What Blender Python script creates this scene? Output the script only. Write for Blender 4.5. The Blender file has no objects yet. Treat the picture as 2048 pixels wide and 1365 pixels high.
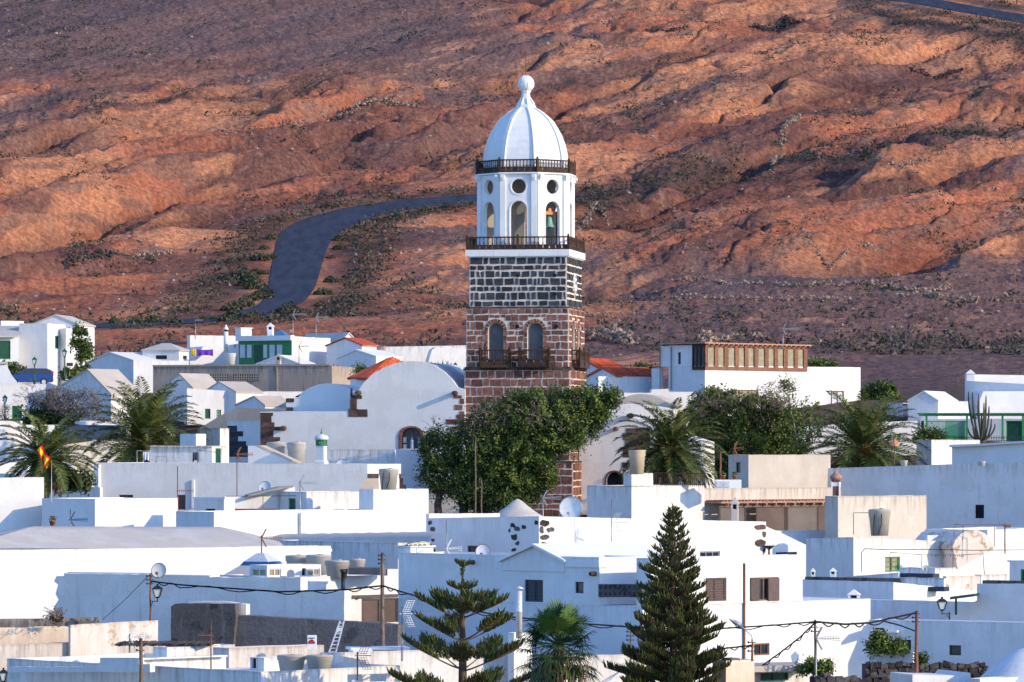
import bpy, math, random
import numpy as np
from mathutils import Vector, Matrix
from mathutils.geometry import tessellate_polygon
F = 9000.0; CX = 1024.0; HY = 900.0
RD = math.radians
PI = math.pi
rng = random.Random(7)
nrg = np.random.default_rng(11)
SC = bpy.context.scene
COL = SC.collection
UP = Vector((0, 0, 1))
ORG = {}

def P(px, py, D):
    return Vector(((px - CX) * D / F, D, (HY - py) * D / F))
GD = [80, 130, 160, 200, 240, 270, 300, 318, 345, 380, 430, 500, 560, 620, 700, 800, 900, 1000, 1500]
GZ = [-18, -16, -14.5, -12.5, -11, -9.5, -6.5, -2.0, 3.6, 5.4, 9.5, 14.4, 21.2, 32.4, 49, 72.9, 98, 122, 250]
def zg(D):
    return float(np.interp(D, GD, GZ))

def tag(o, label=None, cat=None, group=None, kind=None):
    if label: o['label'] = label
    if cat: o['category'] = cat
    if group: o['group'] = group
    if kind: o['kind'] = kind
    return o

def thing(name, loc, label, cat, group=None, rz=0):
    o = bpy.data.objects.new(name, None)
    COL.objects.link(o)
    o.location = loc
    o.rotation_euler = (0, 0, rz)
    o.empty_display_size = 0.3
    ORG[o.name] = Vector(loc)
    return tag(o, label, cat, group)

def copy_tree(o, parent=None):
    c = o.copy(); COL.objects.link(c)
    if parent: c.parent = parent
    for ch in list(o.children):
        copy_tree(ch, c)
    return c

class MB:
    def __init__(s):
        s.v = []; s.f = []; s.m = []; s.r = []; s.uv = []; s.sm = []
    def face(s, pts, m=0, uv=None, r=None, sm=False):
        n = len(s.v)
        s.v.extend([tuple(p) for p in pts])
        s.f.append(tuple(range(n, n + len(pts))))
        s.m.append(m); s.r.append(rng.random() if r is None else r); s.sm.append(sm)
        s.uv.extend(uv if uv else [(p[0] * .7 + p[1] * .7, 60.0) for p in pts])
    def box(s, c, ax, ay, az, hx, hy, hz, m=0, r=None, jit=0.0):
        if r is None: r = rng.random()
        q = []
        for i in (-1, 1):
            for j in (-1, 1):
                for k in (-1, 1):
                    p = c + ax * (i * hx) + ay * (j * hy) + az * (k * hz)
                    if jit: p = p + Vector((rng.uniform(-jit, jit), rng.uniform(-jit, jit), rng.uniform(-jit, jit)))
                    q.append(p)
        for a in ((0, 1, 3, 2), (4, 6, 7, 5), (0, 4, 5, 1), (2, 3, 7, 6), (0, 2, 6, 4), (1, 5, 7, 3)):
            s.face([q[i] for i in a], m, r=r)
    def bx(s, x0, x1, y0, y1, z0, z1, m=0, r=None):
        s.box(Vector(((x0 + x1) / 2, (y0 + y1) / 2, (z0 + z1) / 2)), Vector((1, 0, 0)), Vector((0, 1, 0)), UP, (x1 - x0) / 2, (y1 - y0) / 2, (z1 - z0) / 2, m, r)
    def bar(s, a, b, w, h=None, m=0, r=None):
        a = Vector(a); b = Vector(b); h = w if h is None else h
        d = b - a; L = d.length
        if L < 1e-6: return
        d.normalize()
        side = d.cross(UP)
        if side.length < 1e-3: side = Vector((1, 0, 0))
        side.normalize(); up = side.cross(d)
        s.box((a + b) / 2, d, side, up, L / 2, w / 2, h / 2, m, r)
    def tube(s, a, b, r0, r1=None, n=6, m=0, r=None, cap=True, sm=True):
        s.path([a, b], [r0, r0 if r1 is None else r1], n, m, r, cap, sm)
    def path(s, pts, rad, n=6, m=0, r=None, cap=True, sm=True):
        pts = [Vector(p) for p in pts]
        if not isinstance(rad, (list, tuple)): rad = [rad] * len(pts)
        if r is None: r = rng.random()
        rings = []
        ref = None
        for i, p in enumerate(pts):
            d = (pts[min(i + 1, len(pts) - 1)] - pts[max(i - 1, 0)])
            if d.length < 1e-7: d = Vector((0, 0, 1))
            d.normalize()
            if ref is None:
                ref = Vector((1, 0, 0)) if abs(d.z) > .9 else UP
            a = d.cross(ref)
            if a.length < 1e-4: a = d.cross(Vector((0, 1, 0)))
            a.normalize(); b = a.cross(d)
            rings.append([p + (a * math.cos(t) + b * math.sin(t)) * rad[i] for t in [2 * PI * k / n for k in range(n)]])
        for i in range(len(rings) - 1):
            for k in range(n):
                k2 = (k + 1) % n
                s.face([rings[i][k], rings[i + 1][k], rings[i + 1][k2], rings[i][k2]], m, r=r, sm=sm)
        if cap:
            s.face(list(reversed(rings[0])), m, r=r); s.face(rings[-1], m, r=r)
    def lathe(s, c, prof, n=24, rot=0, m=0, sm=True, capb=True, capt=True, r=None, sx=1, sy=1):
        c = Vector(c)
        if r is None: r = rng.random()
        rings = [[c + Vector((rr * sx * math.sin(rot + 2 * PI * k / n), -rr * sy * math.cos(rot + 2 * PI * k / n), z)) for k in range(n)] for rr, z in prof]
        for i in range(len(rings) - 1):
            for k in range(n):
                k2 = (k + 1) % n
                s.face([rings[i][k], rings[i][k2], rings[i + 1][k2], rings[i + 1][k]], m, r=r, sm=sm)
        if capb: s.face(list(reversed(rings[0])), m, r=r)
        if capt: s.face(rings[-1], m, r=r)
    def panel(s, o, ud, nd, outer, holes=(), rev=0.2, m=0, ztop=None, drip=True, back=None, mrev=None):
        """vertical wall face: outer/hole outlines in (u,z); z absolute; reveals go inwards by rev"""
        r = rng.random()
        zt = max(z for _, z in outer) if ztop is None else ztop
        W = lambda u, z, d=0: Vector((o.x + ud.x * u - nd.x * d, o.y + ud.y * u - nd.y * d, z))
        loops = [outer] + list(holes)
        tris = tessellate_polygon([[Vector((u, z, 0)) for u, z in lp] for lp in loops])
        flat = [p for lp in loops for p in lp]
        for t in tris:
            p = [flat[i] for i in t]
            A = W(*p[0]); B = W(*p[1]); C_ = W(*p[2])
            if (B - A).cross(C_ - A).dot(nd) < 0: p = [p[0], p[2], p[1]]
            s.face([W(*q) for q in p], m, [(q[0], (zt - q[1]) if drip else 60) for q in p], r)
            if back is not None:
                s.face([W(q[0], q[1], back) for q in reversed(p)], m, [(q[0], 60) for q in p], r)
        for h in holes:
            for i in range(len(h)):
                a = h[i]; b = h[(i + 1) % len(h)]
                s.face([W(*a), W(*b), W(b[0], b[1], rev), W(a[0], a[1], rev)], m if mrev is None else mrev, r=r)
        if back is not None:
            for i in range(len(outer)):
                a = outer[i]; b = outer[(i + 1) % len(outer)]
                s.face([W(*a), W(a[0], a[1], back), W(b[0], b[1], back), W(*b)], m, r=r)
    def build(s, name, mats, parent=None, loc=None, smooth=None):
        if not isinstance(mats, (list, tuple)): mats = [mats]
        if parent is not None: og = ORG[parent.name]
        else: og = Vector(loc) if loc is not None else Vector((0, 0, 0))
        me = bpy.data.meshes.new(name)
        v = np.array(s.v, dtype=np.float64).reshape(-1, 3) - np.array(og)
        me.from_pydata(v.tolist(), [], s.f)
        for m in mats: me.materials.append(MAT[m] if isinstance(m, str) else m)
        me.polygons.foreach_set('material_index', s.m)
        me.polygons.foreach_set('use_smooth', s.sm)
        a = me.attributes.new('rnd', 'FLOAT', 'FACE'); a.data.foreach_set('value', s.r)
        uvl = me.uv_layers.new(name='wall')
        uvl.data.foreach_set('uv', np.array(s.uv, dtype=np.float32).ravel())
        if any(s.sm):
            import bmesh
            bm = bmesh.new(); bm.from_mesh(me)
            bmesh.ops.remove_doubles(bm, verts=bm.verts, dist=1e-5)
            bm.to_mesh(me); bm.free()
        me.update()
        o = bpy.data.objects.new(name, me); COL.objects.link(o)
        ORG[o.name] = og
        if parent is not None: o.parent = parent
        else: o.location = og
        return o

def np_mesh(name, verts, k, mats, parent=None, loc=(0, 0, 0), rnd=None, smooth=False, col=None):
    """soup: verts (n*k,3), every k verts a face"""
    og = ORG[parent.name] if parent is not None else Vector(loc)
    verts = np.asarray(verts, dtype=np.float32) - np.array(og, dtype=np.float32)
    n = len(verts) // k
    me = bpy.data.meshes.new(name)
    me.vertices.add(len(verts)); me.vertices.foreach_set('co', verts.ravel())
    me.loops.add(len(verts)); me.loops.foreach_set('vertex_index', np.arange(len(verts), dtype=np.int32))
    me.polygons.add(n); me.polygons.foreach_set('loop_start', np.arange(0, n * k, k, dtype=np.int32))
    me.update(calc_edges=True)
    if not isinstance(mats, (list, tuple)): mats = [mats]
    for m in mats: me.materials.append(MAT[m])
    a = me.attributes.new('rnd', 'FLOAT', 'FACE')
    a.data.foreach_set('value', (nrg.random(n) if rnd is None else rnd).astype(np.float32))
    o = bpy.data.objects.new(name, me); COL.objects.link(o)
    ORG[o.name] = Vector(og)
    if parent is not None: o.parent = parent
    else: o.location = og
    return o

# ------------------------------------------------------------ noise (numpy)
def _h(ix, iy, seed):
    n = (ix.astype(np.int64) * 374761393 + iy.astype(np.int64) * 668265263 + seed * 982451653) & 0xffffffff
    n = ((n ^ (n >> 13)) * 1274126177) & 0xffffffff
    return ((n ^ (n >> 16)) & 0xffffff) / float(0xffffff)
def vnoise(x, y, seed=0):
    ix = np.floor(x); iy = np.floor(y); fx = x - ix; fy = y - iy
    fx = fx * fx * fx * (fx * (fx * 6 - 15) + 10); fy = fy * fy * fy * (fy * (fy * 6 - 15) + 10)
    a = _h(ix, iy, seed); b = _h(ix + 1, iy, seed); c = _h(ix, iy + 1, seed); d = _h(ix + 1, iy + 1, seed)
    return (a * (1 - fx) + b * fx) * (1 - fy) + (c * (1 - fx) + d * fx) * fy
def fbm(x, y, o=5, seed=0, g=.5):
    t = 0; a = 1; n = 0
    for i in range(o):
        t = t + a * vnoise(x, y, seed + i * 17); n += a; a *= g
        x, y = x * 1.61 + y * 1.2 + 3.1, -x * 1.2 + y * 1.61 + 7.7
    return t / n
def ridged(x, y, o=5, seed=0, g=.5):
    t = 0; a = 1; n = 0
    for i in range(o):
        t = t + a * (1 - np.abs(2 * vnoise(x, y, seed + i * 17) - 1)); n += a; a *= g
        x, y = x * 1.61 + y * 1.2 + 3.1, -x * 1.2 + y * 1.61 + 7.7
    return t / n
def sst(a, b, x):
    t = np.clip((x - a) / (b - a), 0, 1); return t * t * (3 - 2 * t)
MAT = {}
class NT:
    def __init__(s, name):
        m = bpy.data.materials.new(name); m.use_nodes = True
        s.m = m; s.t = m.node_tree; s.n = s.t.nodes; s.l = s.t.links
        s.n.clear()
        s.out = s.n.new('ShaderNodeOutputMaterial')
        s.b = s.n.new('ShaderNodeBsdfPrincipled')
        s.l.new(s.b.outputs[0], s.out.inputs[0])
        MAT[name] = m
    def new(s, t, **k):
        n = s.n.new(t)
        for a, v in k.items(): setattr(n, a, v)
        return n
    def set(s, sock, v):
        if isinstance(v, bpy.types.NodeSocket): s.l.new(v, sock)
        else:
            if isinstance(v, tuple) and len(v) == 3 and sock.type == 'RGBA': v = v + (1,)
            sock.default_value = v
    def noise(s, vec, scale, detail=3, rough=.55):
        n = s.new('ShaderNodeTexNoise'); n.inputs['Scale'].default_value = scale
        n.inputs['Detail'].default_value = detail; n.inputs['Roughness'].default_value = rough
        if vec is not None: s.l.new(vec, n.inputs['Vector'])
        return n.outputs[0]
    def mapv(s, vec, sc):
        n = s.new('ShaderNodeMapping'); n.inputs['Scale'].default_value = sc
        s.l.new(vec, n.inputs['Vector']); return n.outputs[0]
    def ramp(s, f, a, b, va=0., vb=1.):
        n = s.new('ShaderNodeMapRange'); n.interpolation_type = 'SMOOTHSTEP'
        s.set(n.inputs['Value'], f); n.inputs['From Min'].default_value = a; n.inputs['From Max'].default_value = b
        n.inputs['To Min'].default_value = va; n.inputs['To Max'].default_value = vb
        return n.outputs[0]
    def math(s, op, a, b=None, c=None):
        n = s.new('ShaderNodeMath', operation=op); s.set(n.inputs[0], a)
        if b is not None: s.set(n.inputs[1], b)
        if c is not None: s.set(n.inputs[2], c)
        return n.outputs[0]
    def mix(s, f, a, b, mode='MIX'):
        n = s.new('ShaderNodeMix', data_type='RGBA', blend_type=mode)
        s.set(n.inputs[0], f); s.set(n.inputs[6], a); s.set(n.inputs[7], b)
        return n.outputs[2]
    def bump(s, h, strength=.3, dist=.02):
        n = s.new('ShaderNodeBump'); n.inputs['Strength'].default_value = strength
        n.inputs['Distance'].default_value = dist; s.l.new(h, n.inputs['Height'])
        s.l.new(n.outputs[0], s.b.inputs['Normal'])
    def attr(s, name, out='Fac'):
        n = s.new('ShaderNodeAttribute', attribute_name=name); return n.outputs[out]
    def pos(s):
        return s.new('ShaderNodeNewGeometry').outputs['Position']
    def fin(s, col, rough=.9, spec=.2, metal=0):
        s.set(s.b.inputs['Base Color'], col); s.set(s.b.inputs['Roughness'], rough)
        s.b.inputs['Specular IOR Level'].default_value = spec; s.b.inputs['Metallic'].default_value = metal
        return s.m

def plaster(name, c, dirt=.3, dc=(.42, .38, .34), patch=None, patchc=(.5, .4, .3), bump=.25, fine=.06):
    t = NT(name); p = t.pos()
    n1 = t.noise(p, .8, 4)
    col = t.mix(t.ramp(n1, .3, .7), tuple(x * (1 - fine) for x in c), c)
    pt_ = t.ramp(t.noise(p, .42, 7, .62), .50, .53)
    col = t.mix(t.math('MULTIPLY', pt_, min(.9, .35 + dirt * .5)), col, tuple(x * y for x, y in zip(c, (.90, .885, .86))))
    ck = t.math('SUBTRACT', 1.0, t.ramp(t.math('ABSOLUTE', t.math('SUBTRACT', t.noise(p, 1.3, 6, .6), .5)), 0., .006))
    col = t.mix(t.math('MULTIPLY', ck, .30 + .3 * dirt), col, dc)
    pv = t.mapv(p, (2.2, 2.2, .22))
    st = t.noise(pv, 1.6, 5, .65)
    st = t.ramp(st, .54, .74)
    uv = t.new('ShaderNodeUVMap', uv_map='wall').outputs[0]
    sep = t.new('ShaderNodeSeparateXYZ'); t.l.new(uv, sep.inputs[0])
    u, v = sep.outputs[0], sep.outputs[1]
    dn = t.noise(t.mapv(uv, (2.6, .35, 1)), 1.5, 4, .6)
    edge = t.math('MULTIPLY', t.ramp(dn, .42, .66), t.ramp(v, 0., 1.3, 1., 0.))
    edge = t.math('ADD', edge, t.ramp(v, 0., .16, .55, 0.))
    f = t.math('MINIMUM', t.math('ADD', t.math('MULTIPLY', st, .55 * dirt), t.math('MULTIPLY', edge, .9 * dirt)), .95)
    sp = t.ramp(t.noise(p, 9, 3, .7), .66, .8)
    f = t.math('MAXIMUM', f, t.math('MULTIPLY', sp, .5 * dirt))
    col = t.mix(f, col, dc)
    if patch:
        pn = t.ramp(t.noise(p, 1.1, 6, .7), patch, patch + .07)
        col = t.mix(pn, col, patchc)
    t.bump(t.noise(p, 7, 6, .65), bump, .05)
    return t.fin(col, .92, .15)

def simple(name, c, rough=.7, spec=.3, metal=0, var=.15, scale=3, bump=0, rnd=0, c2=None, thr=.5, stretch=(1, 1, 1)):
    t = NT(name); p = t.mapv(t.pos(), stretch)
    n = t.noise(p, scale, 4, .6)
    col = t.mix(t.ramp(n, .3, .7), tuple(x * (1 - var) for x in c), tuple(min(1, x * (1 + var)) for x in c))
    if c2: col = t.mix(t.ramp(n, thr, thr + .1), col, c2)
    if rnd:
        r = t.attr('rnd')
        col = t.mix(t.ramp(r, 0, 1), t.mix(1.0, col, (1 - rnd,) * 3, 'MULTIPLY'), t.mix(1.0, col, (1 + rnd,) * 3, 'MULTIPLY'))
    if bump: t.bump(t.noise(p, scale * 4, 4), bump, .05)
    return t.fin(col, rough, spec, metal)

plaster('white', (.76, .75, .735), .42, (.50, .46, .42), fine=.09)
plaster('white_clean', (.79, .785, .77), .12, fine=.05)
plaster('white_worn', (.73, .715, .69), .85, fine=.10)
plaster('white_old', (.74, .72, .69), .95, (.38, .33, .28))
plaster('church_plaster', (.72, .70, .67), .6, (.55, .52, .50))
plaster('beige_peeling', (.68, .61, .55), .9, (.45, .36, .28), .54, (.42, .30, .20))
plaster('cream_worn', (.60, .54, .475), 1.0, (.36, .30, .25), fine=.12)
plaster('beige_render', (.60, .48, .37), .6, (.7, .62, .54))
plaster('grey_render', (.40, .365, .33), .7, (.24, .21, .19), bump=.5, fine=.2)
plaster('roof_plaster', (.54, .50, .45), .6, (.34, .31, .28), fine=.15)
plaster('beige_roof', (.52, .46, .40), .5, (.4, .33, .27), fine=.15)
plaster('concrete', (.44, .35, .275), .9, (.16, .13, .12), bump=.5, fine=.2)
plaster('lava_render', (.115, .105, .105), .9, (.24, .22, .21), .55, (.05, .047, .048), bump=.9, fine=.35)
plaster('grey_roof', (.30, .28, .27), .6, (.2, .18, .17), fine=.2)
plaster('lava_render_pale', (.165, .15, .15), .9, (.28, .26, .25), .56, (.09, .082, .085), bump=.9, fine=.3)
plaster('tower_white', (.78, .775, .765), .5, (.5, .49, .48), fine=.06)
simple('basalt', (.045, .047, .055), .85, .2, var=.35, scale=5, bump=.6, rnd=.35)
simple('redstone', (.18, .080, .058), .9, .2, var=.3, scale=4, bump=.6, rnd=.38)
simple('quoin_stone', (.10, .062, .052), .9, .2, var=.3, scale=4, bump=.6, rnd=.3)
simple('lava_stone', (.07, .06, .06), .95, .2, var=.45, scale=5, bump=.9, rnd=.5)
simple('pale_stone', (.28, .20, .15), .95, .2, var=.2, scale=2, rnd=.35)
simple('dark_rock', (.05, .043, .045), .95, .2, var=.2, scale=2, rnd=.4)
simple('mortar', (.66, .55, .46), .95, .1, var=.12, scale=4, bump=.4)
simple('wood_dark', (.055, .032, .022), .8, .2, var=.3, scale=6, rnd=.25)
simple('wood_brown', (.20, .085, .05), .7, .3, var=.25, scale=4, rnd=.15)
simple('wood_grey', (.17, .12, .09), .9, .2, var=.35, scale=8, stretch=(4, 4, .5), rnd=.1)
simple('shutter_brown', (.10, .065, .06), .6, .3, var=.15, scale=6, rnd=.15)
simple('shutter_dark', (.028, .035, .055), .5, .4, var=.15, scale=6)
simple('green_paint', (.02, .20, .06), .5, .4, var=.2, scale=4)
simple('green_dark', (.008, .065, .035), .5, .4, var=.2, scale=4)
simple('glass', (.02, .025, .035), .15, .6, var=.3, scale=1)
simple('opening', (.012, .013, .018), .7, .2, var=.3, scale=1)
simple('pane_beige', (.27, .225, .14), .35, .5, var=.2, scale=3)
simple('curtain', (.55, .55, .6), .8, .2, var=.25, scale=7, stretch=(6, 6, .3))
simple('mesh_screen', (.10, .115, .13), .6, .3, var=.25, scale=1.2)
simple('screen_brown', (.12, .085, .075), .75, .2, var=.18, scale=.8)
simple('screen_grey', (.15, .125, .115), .75, .2, var=.15, scale=.8)
simple('red_tile', (.50, .10, .045), .85, .2, var=.3, scale=5, rnd=.2)
simple('tile_brown', (.36, .19, .13), .9, .2, var=.3, scale=7, rnd=.2)
simple('tank_grey', (.42, .39, .34), .6, .3, var=.08, scale=2)
simple('tank_beige', (.58, .46, .33), .6, .3, var=.08, scale=2)
simple('metal_grey', (.32, .33, .34), .45, .5, .5, var=.15, scale=5)
simple('metal_light', (.62, .62, .62), .5, .5, .2, var=.1, scale=5)
simple('rust', (.24, .10, .06), .85, .3, var=.35, scale=9, c2=(.12, .07, .055), thr=.55)
simple('black_metal', (.015, .02, .022), .5, .4, var=.1)
simple('lamp_glass', (.65, .68, .66), .2, .5, var=.05)
simple('dish_white', (.62, .64, .62), .5, .3, var=.08, scale=3)
simple('bronze_green', (.14, .30, .22), .6, .4, .2, var=.25, scale=8)
simple('orange_wood', (.50, .20, .08), .7, .3, var=.2, scale=8)
simple('red_paint', (.45, .03, .03), .6, .3, var=.15)
simple('red_dark', (.26, .04, .035), .8, .2, var=.15)
simple('yellow_cloth', (.85, .55, .02), .85, .1, var=.08)
simple('purple_cloth', (.16, .05, .42), .85, .1, var=.2)
simple('red_cloth', (.60, .02, .03), .85, .1, var=.1)
simple('blue_paint', (.012, .05, .22), .25, .6, .1, var=.03)
simple('blue_roof', (.05, .16, .33), .6, .4, var=.15)
simple('blue_band', (.02, .10, .22), .6, .4, var=.1)
simple('yellow_plastic', (.75, .33, .02), .5, .4, var=.05)
simple('terracotta', (.40, .13, .06), .85, .2, var=.15)
simple('tyre', (.015, .015, .016), .9, .2)
simple('cable_black', (.012, .012, .016), .8, .2)
simple('asphalt', (.034, .040, .058), .9, .15, var=.28, scale=.9, stretch=(1, .12, 1))
simple('bark', (.12, .075, .055), .95, .1, var=.3, scale=6, rnd=.2)
simple('bark_pale', (.22, .17, .14), .95, .1, var=.3, scale=6, rnd=.2)
simple('slate_and_shadow', (.035, .045, .065), .8, .3, var=.15)  # slate roofs, also the painted shadow bands of one rooftop box
simple('white_paint', (.80, .80, .79), .6, .3, var=.03)
simple('print_black', (.02, .02, .03), .7, .2)
simple('cladding_dark', (.13, .12, .13), .8, .3, var=.15, scale=2)
simple('stained', (.10, .085, .08), .5, .4, var=.5, scale=6, c2=(.22, .16, .10), thr=.56)
simple('statue_blue', (.30, .38, .50), .8, .2, var=.2, scale=6)

def leafmat(name, dark, mid, light, w=(.35, .8), tr=.15):
    t = NT(name); r = t.attr('rnd')
    col = t.mix(t.ramp(r, 0, w[0]), dark, mid)
    col = t.mix(t.ramp(r, w[0], w[1] + .2), col, light)
    t.fin(col, .7, .25)
    try:
        t.b.inputs['Subsurface Weight'].default_value = 0
    except Exception: pass
    return t.m
leafmat('leaf_dark', (.018, .034, .012), (.045, .075, .02), (.12, .15, .03))
leafmat('leaf_mid', (.03, .05, .016), (.065, .10, .022), (.16, .20, .035))
leafmat('leaf_twig', (.09, .06, .045), (.14, .10, .075), (.20, .15, .12))
leafmat('leaf_palm', (.032, .050, .017), (.08, .105, .026), (.19, .21, .055))
leafmat('leaf_fan', (.010, .028, .010), (.024, .06, .016), (.07, .13, .028))
leafmat('leaf_dead', (.05, .032, .02), (.10, .062, .04), (.17, .11, .07))
leafmat('leaf_orange', (.20, .07, .02), (.36, .14, .04), (.5, .2, .06))
leafmat('leaf_pine', (.022, .035, .010), (.065, .085, .014), (.17, .19, .03))
leafmat('leaf_pinebrown', (.04, .03, .018), (.08, .06, .03), (.11, .09, .03))
leafmat('leaf_silver', (.07, .065, .065), (.16, .15, .16), (.30, .28, .30))
leafmat('leaf_scrub', (.030, .030, .022), (.050, .046, .032), (.085, .078, .05))
leafmat('leaf_scrub_green', (.032, .034, .022), (.055, .058, .032), (.085, .09, .045))
leafmat('cactus_green', (.06, .055, .03), (.09, .08, .045), (.13, .11, .06))

plaster('belfry_inside', (.36, .34, .32), .5, (.2, .18, .17))  # darker than the outer white: the belfry's shade is put into the colour
def hillmat():
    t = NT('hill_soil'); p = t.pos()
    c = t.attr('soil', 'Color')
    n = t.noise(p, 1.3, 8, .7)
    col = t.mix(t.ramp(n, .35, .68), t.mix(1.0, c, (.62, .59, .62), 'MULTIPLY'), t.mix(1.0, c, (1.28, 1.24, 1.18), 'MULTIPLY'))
    peb = t.ramp(t.noise(p, 4.5, 4, .65), .63, .69)
    col = t.mix(t.math('MULTIPLY', peb, .55), col, (.42, .30, .23))
    drk = t.ramp(t.noise(t.mapv(p, (1, .45, 1)), 3.4, 6, .75), .57, .66)
    col = t.mix(t.math('MULTIPLY', drk, .45), col, (.055, .036, .03))
    d2 = t.ramp(t.noise(t.mapv(p, (.35, .35, .35)), 1.6, 7, .72), .60, .68)
    col = t.mix(t.math('MULTIPLY', d2, .3), col, (.10, .055, .045))
    t.bump(t.noise(p, 2.6, 9, .76), 1.0, .6)
    return t.fin(col, .97, .05)
hillmat()
# ------------------------------------------------------------ smooth base profile
_dd = np.arange(60, 1600, 1.0)
_zz = np.interp(_dd, GD, GZ)
_k = np.hanning(61); _k /= _k.sum()
_zs = np.convolve(np.pad(_zz, 30, mode='edge'), _k, mode='valid')
_w = sst(395, 430, _dd)
_zz = _zz * (1 - _w) + _zs * _w
def zb(D): return np.interp(D, _dd, _zz)
_hd = _dd[(_dd >= 385) & (_dd < 1400)]
_py = HY - F * zb(_hd) / _hd
def d_of_py(py): return np.interp(-np.asarray(py, float), -_py, _hd)

ROADS = [[(100, 652, 100, 659), (200, 649, 200, 656), (300, 645, 300, 652), (400, 637, 405, 647), (470, 626, 490, 638), (512, 614, 545, 629), (528, 600, 582, 619), (536, 580, 612, 602),
          (540, 555, 630, 577), (546, 520, 640, 545), (552, 490, 650, 508), (560, 466, 664, 478), (590, 446, 692, 458), (650, 426, 738, 439),
          (720, 411, 790, 425), (800, 401, 850, 415), (880, 394, 910, 408), (950, 390, 960, 404), (1020, 386, 1020, 399), (1060, 380, 1064, 393)],
         [(1690, -40, 1690, -22), (1740, -22, 1745, -2), (1800, -13, 1830, 8), (1870, -2, 1905, 22), (1940, 12, 1985, 36), (2010, 24, 2060, 50), (2090, 36, 2140, 62), (2180, 50, 2250, 80)]]
def _road_pts(pairs):
    L = []; Rr = []
    n = len(pairs); arr = np.array(pairs, float)
    t = np.linspace(0, n - 1, (n - 1) * 10 + 1)
    # catmull style smoothing through interp + convolution
    s = np.stack([np.interp(t, np.arange(n), arr[:, i]) for i in range(4)], 1)
    k = np.hanning(13); k /= k.sum()
    sp = np.pad(s, ((6, 6), (0, 0)), mode='edge')
    s = np.stack([np.convolve(sp[:, i], k, mode='valid') for i in range(4)], 1)
    dl = d_of_py(s[:, 1]); dr = d_of_py(s[:, 3])
    return np.stack([(s[:, 0] - CX) * dl / F, dl], 1), np.stack([(s[:, 2] - CX) * dr / F, dr], 1)
ROADXY = [_road_pts(r) for r in ROADS]
def road_dist(x, y):
    best = np.full(np.shape(x), 1e9)
    for L, Rr in ROADXY:
        c = (L + Rr) / 2; hw = np.linalg.norm(L - Rr, axis=1) / 2
        for i in range(0, len(c) - 4, 4):
            a = c[i]; b = c[i + 4]; d = b - a; q = d @ d
            tt = np.clip(((x - a[0]) * d[0] + (y - a[1]) * d[1]) / q, 0, 1)
            dist = np.hypot(x - a[0] - tt * d[0], y - a[1] - tt * d[1]) - min(hw[i], 6)
            best = np.minimum(best, dist)
    return best

def relief(x, y):
    s = x * .84 - y * .54; t = x * .54 + y * .84
    wx = (fbm(x / 40, y / 40, 3, 5) - .5) * 22; wy = (fbm(x / 9, y / 12, 3, 9) - .5) * 5
    a = ridged((s + wx * .8 + wy * .5) / 25, t / 110, 4, 21, .38)
    b = ridged((s + wx * .6) / 10, t / 17, 5, 33, .55)
    c = fbm(x / 2.6, y / 3.6, 4, 41, .6)
    g = fbm(x / 60, y / 60, 3, 51)
    px = CX + F * x / y; py = HY - F * zb(y) / y
    amp = sst(488, 560, y)
    smooth_tl = (1 - sst(150, 230, py + px * .03)) * (1 - sst(900, 1150, px))
    smooth_br = sst(1230, 1400, px) * sst(500, 560, py)
    amp = amp * (1 - .82 * smooth_tl) * (1 - .85 * smooth_br)
    n1 = 1 - np.abs(2 * vnoise((s + wx * .9 + wy) / 17, t / 75, 201) - 1); n2 = 1 - np.abs(2 * vnoise((s + wx * .5 + wy * 1.4) / 7, t / 30, 203) - 1)
    n3 = 1 - np.abs(2 * fbm((x + wx) / 46, (y + wy * 2) / 15, 3, 205) - 1)
    h = (a - .55) * 9.0 + (b - .5) * 1.3 - n1 ** 6 * 3.2 - n2 ** 5 * 1.0 * sst(.35, .6, g) - n3 ** 10 * 1.5 + (g - .5) * 7
    # terraces at lower right: small steps
    ter = smooth_br * (np.abs(((y + 2.5 * (fbm(x / 14, y / 20, 3, 61) - .5)) / 11.0) % 1 - .5) - .25) * 1.6
    return h * amp + (c - .5) * (.65 * sst(400, 450, y)) + (fbm(x / .9, y / 1.5, 3, 47, .6) - .5) * (.42 * sst(400, 450, y)) + ter, a, b
def H(x, y):
    x = np.asarray(x, float); y = np.asarray(y, float)
    h, a, b = relief(x, y)
    rd = sst(1.0, 20.0, road_dist(x, y))
    return zb(y) + h * rd
def on_hill(px, py):
    """world point on the hill seen near that direction"""
    d = float(d_of_py(py))
    for _ in range(6):
        x = (px - CX) * d / F
        z = float(H(np.array([x]), np.array([d]))[0])
        e = (HY - z * F / d) - py
        d = max(390, d + e * .35)
    x = (px - CX) * d / F
    return Vector((x, d, float(H(np.array([x]), np.array([d]))[0])))

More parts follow.
